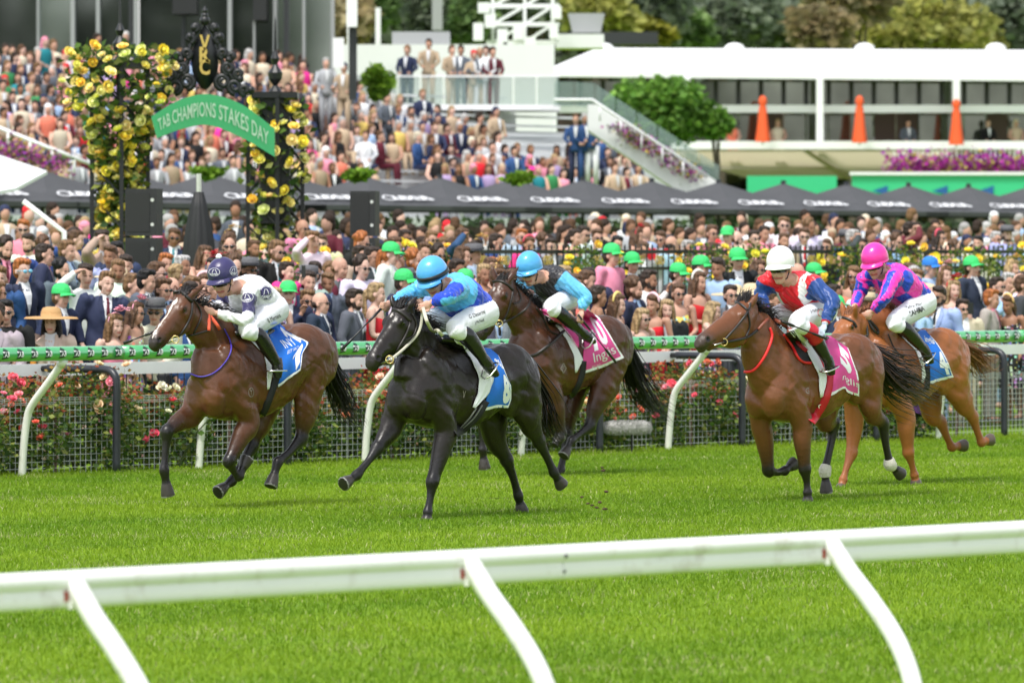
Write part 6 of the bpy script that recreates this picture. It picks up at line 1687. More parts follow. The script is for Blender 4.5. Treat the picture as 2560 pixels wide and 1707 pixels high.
# ------------------------------------------------------------------ behind the lawn: far crowd, arch, umbrellas, stand, marquee, trees
def template(seated, fem):
    parts = []
    def P_(key, fn): mb = MB(); fn(mb); parts.append((key, np.array([tuple(v) for v in mb.v]), mb.f))
    Y = Vector((0, 1, 0)); dz = -.42 if seated else 0
    P_('skin', lambda m: m.ell((.02, 0, 1.60 + dz), (.085, .072, .115), None, 10, 8)); P_('skin', lambda m: m.tube([(0, 0, 1.40 + dz), (.01, 0, 1.54 + dz)], .05, 7))
    P_('hair', lambda m: m.ell((-.008, 0, 1.662 + dz), (.098, .088, .085), None, 10, 7)); P_('hair', lambda m: m.ell((-.04, 0, 1.60 + dz), (.075, .084, .10), None, 10, 7))
    if fem: P_('hair', lambda m: m.loft([(-.05, 0, 1.62 + dz), (-.07, 0, 1.48 + dz), (-.07, 0, 1.32 + dz)], [.05, .045, .015], [.085, .10, .06], Y, 8, 2))
    P_('top', lambda m: m.loft([(0, 0, .85 + dz), (0, 0, 1.05 + dz), (.01, 0, 1.28 + dz), (0, 0, 1.42 + dz), (0, 0, 1.46 + dz)], [.12, .11, .13, .10, .05], [.17, .15, .19, .17, .07], Y, 10, 2))
    for s_ in (-1, 1):
        P_('skin' if fem else 'top', lambda m: m.tube([(0, s_ * .18, 1.40 + dz), (.02, s_ * .25, 1.16 + dz), (.18, s_ * .15, 1.04 + dz)], [.06, .052, .04], 6)); P_('skin', lambda m: m.ell((.22, s_ * .12, 1.03 + dz), .04, None, 6, 5))
        if seated: P_('leg', lambda m: m.tube([(0, s_ * .09, .46), (.42, s_ * .10, .50), (.46, s_ * .10, .05)], [.09, .075, .05], 7))
        else: P_('leg', lambda m: m.tube([(0, s_ * .09, .92), (0, s_ * .09, .48), (0, s_ * .09, .02)], [.095, .07, .055], 7))
    if not fem:
        P_('shirt', lambda m: m.add([(.115, -.05, 1.44 + dz), (.115, .05, 1.44 + dz), (.155, .0, 1.14 + dz), (.15, .03, 1.28 + dz), (.15, -.03, 1.28 + dz)], [(0, 1, 3, 4), (4, 3, 2)]))
    return parts
TEMPL = {(s_, f): template(s_, f) for s_ in (0, 1) for f in (0, 1)}
class Crowd:
    def __init__(s): s.V = []; s.q = []; s.t = []; s.C = []; s.n = 0; s.count = 0
    def add(s, loc, rz, fem, seated, cols, sc=1.0):
        c, si = math.cos(rz) * sc, math.sin(rz) * sc
        for key, v, f in TEMPL[(seated, fem)]:
            w = np.empty_like(v); w[:, 0] = v[:, 0] * c - v[:, 1] * si + loc[0]; w[:, 1] = v[:, 0] * si + v[:, 1] * c + loc[1]; w[:, 2] = v[:, 2] * sc + loc[2]
            s.V.append(w); s.C.append(np.tile(cols[key], (len(v), 1)))
            for face in f:
                if len(face) == 4: s.q.append([i + s.n for i in face])
                elif len(face) == 3: s.t.append([i + s.n for i in face])
                else:
                    for k in range(1, len(face) - 1): s.t.append([face[0] + s.n, face[k] + s.n, face[k + 1] + s.n])
            s.n += len(v)
        s.count += 1
    def build(s, name, label):
        me = fast_mesh(np.concatenate(s.V), s.q, s.t, np.concatenate(s.C), True)
        return tag(link(name, me, None, M['far_people']), label, 'crowd', kind='stuff')
M['far_people'] = mat('far_people', attr='Col', rough=.7, spec=.2)
def far_cols(fem, light=0.0):
    j = lambda c: np.array(c) * rnd.uniform(.8, 1.2)
    if fem: top = rnd.choice(FEM_C + ['pink', 'cream', 'black', 'beige', 'slate grey'])
    else: top = rnd.choice(MALE_C + ['white', 'pale blue', 'pale grey', 'mid blue'])
    hc = rnd.choice(['dark', 'brown', 'dark', 'light brown', 'grey', 'brown', 'dark'] + (['blond', 'blond'] if fem else []))
    hair = HAIRC[hc] if rnd.random() > .12 else CLOTHC[rnd.choice(['white', 'cream', 'pink', 'red', 'beige', 'navy'])]
    return dict(skin=j(rnd.choice(SKINS)), hair=j(hair), top=j(CLOTHC[top]), leg=j(CLOTHC[top]) if rnd.random() < .6 else j(CLOTHC[rnd.choice(('white', 'navy', 'beige'))]), shirt=j(CLOTHC['white']))

# far lawn crowd
cr = Crowd(); p = 15.0
while p < 25:
    a, a1 = a_of(-40, p), a_of(2620, p)
    while a < a1:
        fem = int(rnd.random() < .38); sc = rnd.gauss(.95, .045) * (.95 if fem else 1)
        g = trk(a, p); px = 1280 + F_PX * g.x / g.y
        if not ((205 < px < 400 and g.y < 86) or (640 < px < 740 and g.y < 88) or (460 < px < 535 and g.y < 79)): cr.add(trk(a, p + rnd.uniform(-.3, .3), bank(p)), math.radians(rnd.gauss(-55, 45)), fem, 0, far_cols(fem), sc)
        a += rnd.uniform(.6, 1.25)
    p += 1.5
cr.build('lawn_crowd', 'dense blurred crowd of racegoers standing under and before the grey umbrellas')

# ---- iron fence with gilt panels and yellow roses
M['iron'] = mat('black_iron', (.010, .011, .012), rough=.4)
M['gold'] = mat('gilt', (.62, .44, .12), rough=.4, metal=.6)
PF = 9.4; fe = empty('iron_fence', trk(0, PF, bank(PF))); tag(fe, 'black iron fence with gilt scrolls between the two crowds', 'fence')
mb = MB()
for i in range(20): mb.bar(TV * (.12 * i), TV * (.12 * i) + Vector((0, 0, 1.58)), .018); mb.ell(TV * (.12 * i) + Vector((0, 0, 1.6)), (.015, .015, .04), None, 5, 4)
mb.bar(Vector((0, 0, 1.54)), TV * 2.4 + Vector((0, 0, 1.54)), .05); mb.bar(Vector((0, 0, 1.32)), TV * 2.4 + Vector((0, 0, 1.32)), .04); mb.bar(Vector((0, 0, .15)), TV * 2.4 + Vector((0, 0, .15)), .04)
fme = mb.mesh()
mb = MB()
for i in range(1):
    c = Vector((0, 0, 1.43))
    for k in range(3): mb.tube([c + TV * (.05 * (k - 1)) + TV * (.045 * math.cos(t)) - NV * .02 + Vector((0, 0, .055 * math.sin(t))) for t in [2 * math.pi * q / 10 for q in range(11)]], .009, 5)
gme = mb.mesh()
a0 = a_of(860, PF)
for i in range(9):
    q = link('fence_panel', fme, fe, M['iron'], TV * (a0 + 2.4 * i)); [link('gilt_scroll', gme, q, M['gold'], TV * (.35 + .45 * k)) for k in range(5)]
def rose_shrub(name, base, rad, n, bl, size, colr, label, group, cat_='rose bush', leafsize=.07, nl=None):
    root = empty(name, base); V, T_, C = leaves(n, (0, 0, rad[2]), rad, leafsize, GREENS + [(.16, .17, .03)], rnd.randint(0, 9999))
    tag(link('foliage', fast_mesh(V, None, T_, C), root, M['leaf']), kind='stuff')
    for i in range(bl):
        d = Vector((rnd.gauss(0, 1), -abs(rnd.gauss(0, 1)), rnd.gauss(0, 1))).normalized()
        o = link('bloom', rnd.choice(BLOOMS), root); o.location = (d.x * rad[0], d.y * rad[1], rad[2] + d.z * rad[2]); o.scale = (size,) * 3; o.rotation_euler = (rnd.uniform(.2, 1.3), 0, rnd.uniform(-.7, .7)); o.color = (*[c * rnd.uniform(.85, 1.1) for c in colr], 1)
    return tag(root, label, cat_, group)
YEL = (.92, .70, .04)
for px, ww in ((985, 'left of the black jockey'), (1080, 'above the blue jockey'), (1470, 'right of the black jockey'), (1770, 'left of the white helmet'), (1880, 'above the white helmet'), (2130, 'above the pink helmet'), (2260, 'right of the pink helmet'), (2420, 'above the green capped man'), (2530, 'at the far end of the iron fence'), (745, 'at the foot of the iron pillar')):
    rose_shrub('rose_bush', trk(a_of(px, PF - .25), PF - .25, bank(PF) + .95), (.50, .34, .36), 420, 13, 1.0, YEL, 'yellow rose bush on the iron fence, ' + ww, 'yellow rose bushes on the iron fence')

# ---- arch of yellow roses with the green sign
YA = 84.0
def lattice(mb, base, w, h, zb):
    ax, ay = TV, NV
    for i in (-.5, .5):
        for j in (-.5, .5): mb.bar(base + ax * i * w + ay * j * w + Vector((0, 0, zb)), base + ax * i * w + ay * j * w + Vector((0, 0, h)), .055)
    n = int(h / .38)
    for k in range(n):
        z0, z1 = zb + (h - zb) * k / n, zb + (h - zb) * (k + 1) / n
        for i in (-.5, .5):
            mb.bar(base + ax * (-w / 2) + ay * i * w + Vector((0, 0, z0)), base + ax * (w / 2) + ay * i * w + Vector((0, 0, z1)), .022); mb.bar(base + ax * (w / 2) + ay * i * w + Vector((0, 0, z0)), base + ax * (-w / 2) + ay * i * w + Vector((0, 0, z1)), .022)
            mb.bar(base + ay * (-w / 2) + ax * i * w + Vector((0, 0, z0)), base + ay * (w / 2) + ax * i * w + Vector((0, 0, z1)), .022)
def finial(mb, base, h):
    lathe2 = [(.10, 0), (.03, .08), (.09, .16), (.10, .24), (.03, .34), (.06, .42), (.02, .52), (.012, .75 * h / .8), (.002, h)]
    m2 = MB(); lathe(m2, [(r, z * (h / .9)) for r, z in lathe2], 10); mb.add([Vector(v) + base for v in m2.v], m2.f)
def climb(root, z0, z1, fn_r, n, bl, seed):
    """rose foliage and blooms climbing a column"""
    R = np.random.default_rng(seed); z = R.uniform(z0, z1, n); r = np.array([fn_r(v) for v in z]) * R.uniform(.55, 1.15, n); a = R.uniform(0, 2 * np.pi, n)
    pos = np.stack([r * np.cos(a), r * np.sin(a), z], 1)
    V, T_, C = leaves(n, (0, 0, 0), (1, 1, 1), .13, GREENS + [(.13, .16, .03)], seed, shape=lambda P, R: pos)
    tag(link('foliage', fast_mesh(V, None, T_, C), root, M['leaf']), kind='stuff')
    for i in range(bl):
        z = rnd.uniform(z0, z1); q = rnd.uniform(0, 2 * math.pi); rr = fn_r(z) * rnd.uniform(.9, 1.15)
        if math.sin(q) > .3: q = -q
        o = link('bloom', rnd.choice(BLOOMS), root); o.location = (rr * math.cos(q), rr * math.sin(q), z); o.scale = (1.22 * rnd.uniform(.7, 1.2),) * 3; o.rotation_euler = (rnd.uniform(.3, 1.4), rnd.uniform(-.4, .4), rnd.uniform(-.8, .8)); o.color = (*[c * rnd.uniform(.85, 1.1) for c in rnd.choice((YEL, (.92, .80, .16), (.92, .82, .30)))], 1)
sA = F_PX / YA; gz = bank((at(300, 600, YA) - PA).dot(NV))
c1 = at(300, 600, YA); c1.z = gz
pl = empty('rose_pillar', c1); mb = MB(); lattice(mb, Vector((0, 0, 0)), .52, 3.75, 0); mb.box((0, 0, 3.8), (.8, .8, .10)); finial(mb, Vector((0, 0, 3.85)), .85); mb.build('lattice', M['iron'], pl)
climb(pl, .1, 4.05, lambda z: .34 + .10 * math.sin(z * 2.3) + (.24 if z > 3.2 else 0) + (.10 if z < 1 else 0), 2600, 250, 41)
tag(pl, 'tall lattice pillar covered in yellow climbing roses, left of the green arch sign', 'rose pillar')
c2 = at(688, 600, YA + 2.2); c2.z = gz
pr_ = empty('rose_pillar', c2); mb = MB(); lattice(mb, Vector((0, 0, 0)), .52, 3.4, 0); mb.box((0, 0, 2.6), (.40, .40, 1.75)); mb.box((0, 0, 3.45), (.62, .62, .08)); finial(mb, Vector((0, 0, 3.5)), .95); mb.build('lattice', M['iron'], pr_)
climb(pr_, .1, 3.45, lambda z: .35 + .09 * math.sin(z * 2.9), 800, 84, 43)
tag(pr_, 'black iron pillar with sparser yellow roses, right of the green arch sign', 'rose pillar')
# sign
M['sign_green'] = mat('sign_green', (.060, .52, .20), rough=.45)
M['sign_text'] = mat('sign_text', (.62, .85, .66), rough=.5)
arT = cat([(378, 292), (445, 252), (520, 236), (605, 262), (686, 322)], 8); arB = cat([(392, 346), (450, 324), (520, 313), (605, 345), (686, 392)], 8)
YS = lambda px: 82.6 + (px - 380) / 310 * 2.2
sg = empty('arch_sign', at(530, 300, YS(530))); o_ = sg.location; mb = MB(); n = len(arT); vv = []
for d in (0, .14):
    for P3 in (arT, arB): vv += [at(x, y, YS(x)) - o_ + Vector((0, d, 0)) for x, y in P3]
mb.add(vv, [(i, i + 1, n + i + 1, n + i) for i in range(n - 1)] + [(2 * n + i, 3 * n + i, 3 * n + i + 1, 2 * n + i + 1) for i in range(n - 1)] + [(i, 2 * n + i, 2 * n + i + 1, i + 1) for i in range(n - 1)] + [(n + i, n + i + 1, 3 * n + i + 1, 3 * n + i) for i in range(n - 1)] + [(0, n, 3 * n, 2 * n), (n - 1, 3 * n - 1, 4 * n - 1, 2 * n - 1)])
mb.build('board', M['sign_green'], sg)
tv2, tf2 = text_mesh('TAB CHAMPIONS STAKES DAY', 1, .012, spacing=1.02); tv2 = (tv2 - tv2.min(0)) / (tv2.max(0) - tv2.min(0)); out = []
for x, y in tv2:
    t = .045 + .91 * x; i = t * (n - 1); k = min(int(i), n - 2); fr_ = i - k
    pt = arT[k] * (1 - fr_) + arT[k + 1] * fr_; pb = arB[k] * (1 - fr_) + arB[k + 1] * fr_
    q = pb + (pt - pb) * (.26 + .48 * y); out.append(at(q[0], q[1], YS(q[0])) - o_ - Vector((0, .02, 0)))
mb = MB(); mb.add(out, tf2); mb.build('lettering', M['sign_text'], sg)
tag(sg, 'curved green arch sign lettered TAB CHAMPIONS STAKES DAY between the rose pillars', 'sign')
# iron crest
ct = empty('iron_crest', at(512, 240, 84.3)); o_ = ct.location; mb = MB(); W_ = lambda x, y: at(x, y, 84.3) - o_
sh = cat([(512, 60), (530, 95), (545, 140), (540, 190), (512, 225), (484, 190), (479, 140), (494, 95), (512, 60)], 4)
vv = [W_(x, y) for x, y in sh[:-1]]; m_n = len(vv); mb.add(vv + [v + Vector((0, .12, 0)) for v in vv], [tuple(range(m_n)), tuple(range(2 * m_n - 1, m_n - 1, -1))] + [(i, m_n + i, m_n + (i + 1) % m_n, (i + 1) % m_n) for i in range(m_n)])
mb.tube([W_(512, 62), W_(512, 45), W_(512, 15)], [.06, .035, .01], 8)
for y, r in ((52, .07), (40, .05), (28, .04)): mb.ell(W_(512, y), r, None, 8, 6)
for s_ in (-1, 1):
    for (x0, y0, r0, tu) in ((45, 205, 20, 1.6), (75, 218, 18, 1.4), (58, 172, 16, 1.5), (100, 226, 13, 1.3), (46, 135, 13, 1.3), (36, 98, 11, 1.2), (84, 186, 12, 1.3), (68, 142, 10, 1.2), (24, 70, 9, 1.2)):
        pts_ = []
        for k in range(22):
            t = k / 21; a = s_ * (t * tu * 2 * math.pi) + math.pi / 2; r = r0 * (1 - .75 * t); pts_.append(W_(512 + s_ * x0 + r * math.cos(a), y0 + r * math.sin(a)))
        mb.tube(pts_, .042, 6)
    mb.tube([W_(512 + s_ * x, y) for x, y in ((20, 60), (34, 110), (45, 160), (75, 205), (120, 238))], [.02, .03, .035, .035, .02], 6)
    for x, y in ((60, 150), (88, 198), (38, 92), (115, 225), (26, 70)): mb.ell(W_(512 + s_ * x, y), .055, None, 7, 5)
mb.build('scrollwork', M['iron'], ct, True)
mb = MB()
for txt, rot in (('V', 0), ('R', 0), ('C', 0)):
    v, f = text_mesh(txt, 1, .03); v = (v - (v.min(0) + v.max(0)) / 2) / (v.max(0) - v.min(0)); yy = {'V': 108, 'R': 138, 'C': 168}[txt]
    mb.add([W_(512 + x * 26, yy - y * 40) - Vector((0, .03, 0)) for x, y in v], f)
mb.build('monogram', M['gold'], ct)
tag(ct, 'ornate black iron crest with a gold monogram standing above the green sign', 'crest')

# ---- loudspeaker stacks and the folded umbrella
M['speaker'] = mat('speaker_black', (.014, .015, .016), rough=.6, bump=.2, bscale=60)
def speaker(x0, x1, y0, Y, lab, n=4):
    w = (x1 - x0) * Y / F_PX; c = at((x0 + x1) / 2, 640, Y); zt = at(0, y0, Y).z; root = empty('loudspeaker', (c.x, c.y, bank((c - PA).dot(NV)))); H_ = zt - root.location.z; h = H_ / n
    rot = math.radians(-12); ax = (Vector((math.cos(rot), math.sin(rot), 0)), Vector((-math.sin(rot), math.cos(rot), 0)), Vector((0, 0, 1)))
    for i in range(n):
        mb = MB(); mb.box(Vector((0, 0, h * (i + .5))), (w * .92, w * .7, h - .02), ax); b_ = mb.build('cabinet', M['speaker'], root)
        mb = MB()
        for k in (.25, .75): mb.tube([ax[0] * (w * .34) - ax[1] * (w * .352) + Vector((0, 0, h * (i + k))), ax[0] * (w * .34) - ax[1] * (w * .36) + Vector((0, 0, h * (i + k)))], .022, 8)
        mb.build('bolt', M['steel'], b_)
        mb = MB(); mb.box(ax[0] * -.03 - ax[1] * (w * .352) + Vector((0, 0, h * (i + .5))), (w * .66, .012, h * .8), ax); mb.build('grille', M['black'], b_)
    tag(root, lab, 'loudspeaker', 'black loudspeaker stacks in the crowd')
speaker(316, 404, 470, 76, 'black loudspeaker stack standing in front of the yellow rose pillar')
speaker(877, 947, 476, 79.5, 'black loudspeaker stack standing right of the iron pillar')
c = at(497, 640, 77.5); um = empty('folded_umbrella', (c.x, c.y, bank((c - PA).dot(NV)))); zt = at(0, 480, 77.5).z - um.location.z
mb = MB(); vv = []; ff = []; nn = 24
for j in range(9):
    t = j / 8
    for i in range(nn):
        a = 2 * math.pi * i / nn; r = (.05 + .125 * math.sin(min(t * 1.7, 1) * math.pi / 2)) * (1 + .18 * (1 if i % 3 == 0 else -.4)); vv.append((r * math.cos(a), r * math.sin(a), zt - t * 1.5))
for j in range(8):
    for i in range(nn): i2 = (i + 1) % nn; ff.append((j * nn + i, (j + 1) * nn + i, (j + 1) * nn + i2, j * nn + i2))
ff.append(tuple(range(nn))); mb.add(vv, ff); mb.build('canopy', M['speaker'], um, True)
mb = MB(); mb.tube([(0, 0, 0), (0, 0, zt + .22)], .03, 8); mb.build('pole', M['steel'], um); tag(um, 'folded black umbrella standing between the two rose pillars', 'umbrella')
hr = MB(); a_, b_ = at(58, 503, 80), at(160, 580, 80); hr.tube([a_, b_, Vector((b_.x + .02, b_.y, .8))], .035, 8); tag(hr.build('handrail', M['white_paint'], None, True), 'sloping white handrail in the crowd left of the rose pillar', 'handrail')

# ---- row of grey umbrellas
M['canopy_grey'] = mat('umbrella_grey', (.058, .060, .065), rough=.8, noise=.08, nscale=2)
U0 = at(-110, 500, 121); U0.z = 0; SD, PITCH = 3.3, 2.42; RIM, PEAK = 1.92, 2.54
def umb_meshes():
    h = SD / 2; cn = [TV * -h + NV * -h, TV * h + NV * -h, TV * h + NV * h, TV * -h + NV * h]; top = Vector((0, 0, PEAK)); mb = MB(); vv = []; ff = []
    N_ = 6
    for f in range(4):
        A, B = cn[f] + Vector((0, 0, RIM)), cn[(f + 1) % 4] + Vector((0, 0, RIM)); base = len(vv)
        for j in range(N_ + 1):
            t = j / N_
            for i in range(N_ + 1):
                p_ = A.lerp(B, i / N_).lerp(top, t); sag = -.07 * math.sin(math.pi * t) * (1 - .4 * abs(i / N_ - .5) * 2); vv.append(p_ + Vector((0, 0, sag)))
        for j in range(N_):
            for i in range(N_): a = base + j * (N_ + 1) + i; ff.append((a, a + 1, a + N_ + 2, a + N_ + 1))
        base = len(vv); vv += [A, B, B - Vector((0, 0, .10)), A - Vector((0, 0, .10))]; ff.append((base + 3, base + 2, base + 1, base))
    mb.add(vv, ff); can = mb.mesh(True)
    v, f = text_mesh('LEXUS', 1, .045, 1.6); v = (v - (v.min(0) + v.max(0)) / 2) / (v.max(0) - v.min(0))
    ov, of = oval(20, .22); prints = []
    for k in (0, 3):
        mb = MB(); mo = MB()
        A, B = cn[k] + Vector((0, 0, RIM)), cn[(k + 1) % 4] + Vector((0, 0, RIM)); M_ = (A + B) / 2; out_ = Vector((M_.x, M_.y, 0)).normalized()
        def S(x, y): t = .10 + y; return A.lerp(B, x).lerp(top, t) + out_ * .05 + Vector((0, 0, -.07 * math.sin(math.pi * t) * .6 + .05))
        mb.add([S(.46 + x * .46, .13 + y * .15) for x, y in v], f); mo.add([S(.17 + x * .08, .13 + y * .10) for x, y in ov], of); prints += [('lettering', mb.mesh()), ('logo_ring', mo.mesh())]
    return can, prints
can_me, let_me = umb_meshes(); mb = MB(); mb.tube([(0, 0, 0), (0, 0, PEAK)], .035, 8); mb.tube([(0, 0, PEAK - .03), (0, 0, PEAK + .06)], .06, 8); pole_me = mb.mesh()
ordn = ['first', 'second', 'third', 'fourth', 'fifth', 'sixth', 'seventh', 'eighth', 'ninth', 'tenth', 'eleventh', 'twelfth', 'thirteenth', 'fourteenth', 'fifteenth', 'sixteenth', 'seventeenth', 'eighteenth', 'nineteenth']
for i in range(19):
    c = U0 + TV * (PITCH * i); c.z = 1.18 - .004 * i; r_ = empty('market_umbrella', c)
    link('canopy', can_me, r_, M['canopy_grey']); link('pole', pole_me, r_, M['dark_steel']); [link(nm, me_, r_, M['print_white']) for nm, me_ in let_me]
    tag(r_, f'dark grey square umbrella with white lettering, {ordn[i]} of the row from the left', 'umbrella', 'grey umbrellas in a row behind the lawn')
# hedge tops and white tables glimpsed between
# ---- stand with white terrace steps
M['terrace'] = mat('white_terrace', (.70, .71, .71), rough=.6, noise=.05, nscale=.6, dirt=((.5, .5, .48), .8, .3))
ST0 = at(-160, 500, 137); ST0.z = 0; NROW = 12; RD, RH = .62, .25
def st(a, p, z=0.0): return ST0 + TV * a + NV * p + Vector((0, 0, z))
def st_a(px, p):
    o = ST0 + NV * p; k = (px - 1280.0) / F_PX; return (k * o.y - o.x) / (TV.x - k * TV.y)
zrow = lambda j: 2.95 + RH * j
ts = empty('grandstand', st(0, 0)); 
for j in range(NROW):
    right = 1740 - 18 * j if j < 10 else 1290
    a1 = st_a(right, RD * j); a0 = -8; mb = MB()
    c = TV * ((a0 + a1) / 2) + NV * (RD * (j + .5)); mb.box(c + Vector((0, 0, zrow(j) / 2)), (a1 - a0, RD, zrow(j)), (TV, NV, Vector((0, 0, 1)))); mb.build('terrace_step', M['terrace'], ts)
    if j % 1 == 0:
        mb = MB(); c = TV * ((a0 + a1) / 2) + NV * (RD * j + .42); mb.box(c + Vector((0, 0, zrow(j) + .38)), (a1 - a0, .26, .05), (TV, NV, Vector((0, 0, 1)))); mb.build('bench', M['terrace'], ts)
tag(ts, 'white stepped terrace of seats filled with spectators below the glass building', 'grandstand')
cr = Crowd()
def occ(px, py):
    if px < 780: return .92 if py > 100 else 0
    if px < 1260: return .86 if py > 178 + (px - 780) * .27 and not (960 < px < 1090 and 345 < py < 420) and not (740 < px < 960 and 352 < py < 400 and px > 860) else 0
    return .88 if py > 352 else 0
for j in range(NROW):
    a, a1 = -8, st_a(1640, RD * j)
    while a < a1:
        P3 = st(a, RD * j + .4, zrow(j)); px = 1280 + F_PX * P3.x / P3.y; py = Y_HOR + (CAM_H - P3.z - 1.2) * F_PX / P3.y
        if -40 < px and rnd.random() < occ(px, py):
            fem = int(rnd.random() < (.42 if px < 240 else .55)); seated = int(rnd.random() < .93)
            cr.add(P3 + Vector((0, 0, 0)), math.radians(rnd.gauss(-60, 28)), fem, seated, far_cols(fem), rnd.gauss(1, .04))
        a += rnd.uniform(.44, .58)
for px, py in ((1018, 128), (1072, 112), (1130, 128), (1152, 128), (1185, 140), (1200, 134), (1215, 130), (1232, 132), (165, 140), (60, 135), (110, 135), (30, 128), (205, 150), (815, 160), (1440, 300), (1462, 300), (1480, 292), (860, 172)):
    P3 = at(px, py, 162 if px > 900 and py < 200 else (149 if px > 900 else 153)); cr.add(P3 - Vector((0, 0, 1.62)), math.radians(rnd.uniform(-110, -60)), 0, 0, far_cols(0), 1.02)
cr.build('stand_crowd', 'blurred crowd of racegoers seated on the white terrace steps')
# upper floor, glass front and wall
M['grey_floor'] = mat('concrete', (.42, .43, .42), rough=.8)
M['glass_dark'] = mat('dark_glass', (.13, .145, .14), rough=.04, metal=.9)
M['glass_pale'] = mat('pale_blind_glass', (.42, .47, .45), rough=.05, metal=.9)
M['mullion'] = mat('grey_mullion', (.30, .31, .31), rough=.5)
M['mullion_dark'] = mat('dark_mullion', (.02, .022, .024), rough=.5)
YG = 158.0; gb = empty('glass_building', at(300, 200, YG)); o_ = gb.location; zb = at(0, 205, YG).z - .6
edges = [(-90, 'd'), (96, 'p'), (183, 'd'), (246, 'd'), (330, 'd'), (346, 'd'), (575, 'd'), (690, 'p'), (760, 'p'), (832, 'd')]
for (x0, k_), (x1, _) in zip(edges, edges[1:]):
    A, B = at(x0 + 3, 0, YG), at(x1 - 3, 0, YG); mb = MB(); mb.box(Vector(((A.x + B.x) / 2 - o_.x, 0, (zb + 14) / 2 - o_.z)), (B.x - A.x, .05, 14 - zb)); mb.build('glass_pane', M['glass_pale'] if k_ == 'p' else M['glass_dark'], gb)
for x, w, m_k in ((96, 5, 'mullion'), (183, 10, 'mullion'), (246, 9, 'mullion'), (328, 10, 'mullion_dark'), (340, 9, 'mullion'), (458, 6, 'mullion_dark'), (575, 10, 'mullion'), (636, 5, 'mullion'), (688, 9, 'mullion'), (716, 12, 'mullion_dark'), (760, 6, 'mullion'), (832, 8, 'mullion')):
    P3 = at(x, 0, YG - .25); mb = MB(); mb.box(Vector((P3.x - o_.x, -.25, (zb + 14) / 2 - o_.z)), (w * YG / F_PX, .4, 14 - zb)); mb.build('mullion', M[m_k], gb)
mb = MB(); P3 = at(300, 0, YG); mb.box(Vector((0, 1.0, zb - o_.z - .3)), (11, 4, .6)); mb.build('floor_slab', M['grey_floor'], gb)
for x, y0, y1, w in ((650, -60, 52, 34), (462, -40, 36, 60)):
    a_, b_ = at(x, y0, YG - .6), at(x, y1, YG - .6); mb = MB(); mb.box(Vector((a_.x - o_.x, -.6, (a_.z + b_.z) / 2 - o_.z)), (w * YG / F_PX, .3, a_.z - b_.z)); mb.build('hanging_screen', M['black'], gb)
tag(gb, 'dark glass fronted building with tall grey mullions above the stand', 'building')
# white wall block behind the terrace
YW = 176.0
def slab(name, x0, x1, y0, y1, Y, depth, m_, label=None, cat_=None, parent=None, o=None, group=None):
    A, B = at(x0, y0, Y), at(x1, y1, Y); c = Vector(((A.x + B.x) / 2, Y + depth / 2, (A.z + B.z) / 2)); mb = MB()
    if parent is None:
        mb.box((0, 0, 0), (B.x - A.x, depth, A.z - B.z)); ob = mb.build(name, m_, None, loc=c); tag(ob, label, cat_, group); return ob
    mb.box(c - o, (B.x - A.x, depth, A.z - B.z)); return mb.build(name, m_, parent)
M['white_wall'] = mat('white_wall', (.72, .73, .73), rough=.7, noise=.03, nscale=.5)
slab('white_wall', 832, 1386, 112, 330, YW, 3, M['white_wall'], 'long white wall behind the men standing on the terrace', 'wall')
slab('roof_vent', 980, 1124, 80, 112, YW + 1, 2, M['mullion'], 'grey slatted ventilation unit on top of the white wall', 'vent')
M['glass_green'] = mat('balustrade_glass', (.22, .31, .28), rough=.08, spec=.5, alpha=.32)
M['white_metal'] = mat('white_metal', (.78, .79, .79), rough=.45)
bl = empty('glass_balustrade', at(1000, 250, 161)); 
for x in range(820, 1400, 58): slab('glass_pane', x + 2, x + 55, 192, 262, 161, .02, M['glass_green'], parent=bl, o=bl.location)
slab('top_rail', 818, 1400, 189, 193, 160.98, .06, M['white_metal'], parent=bl, o=bl.location); slab('deck', 818, 1400, 262, 275, 160.5, 3, M['terrace'], parent=bl, o=bl.location)
tag(bl, 'glass balustrade with a thin white rail before the white wall', 'balustrade')
for x, y0, y1, w, ww in ((874, 52, 112, 12, 'left of the pair'), (945, 20, 112, 13, 'right of the pair')): slab('pole', x - w / 2, x + w / 2, y0, y1, YW - 1, .15, M['white_metal'], 'short white pole rising above the wall, ' + ww, 'pole', group='white poles above the wall')
slab('pillar', 1080, 1106, -40, 76, 240, .4, M['mullion'], 'grey concrete pillar rising in front of the far trees', 'pillar')
slab('banner', 866, 893, -30, 68, 150, .2, M['white_metal'], 'white upright light box beside the glass building', 'light box')
slab('post', 872, 892, 68, 250, 150.3, .15, M['mullion_dark'], 'dark post under the white light box', 'post')
slab('sign_board', 832, 860, 95, 170, 152, .1, M['white_metal'], 'small white board at the corner of the glass building', 'board')
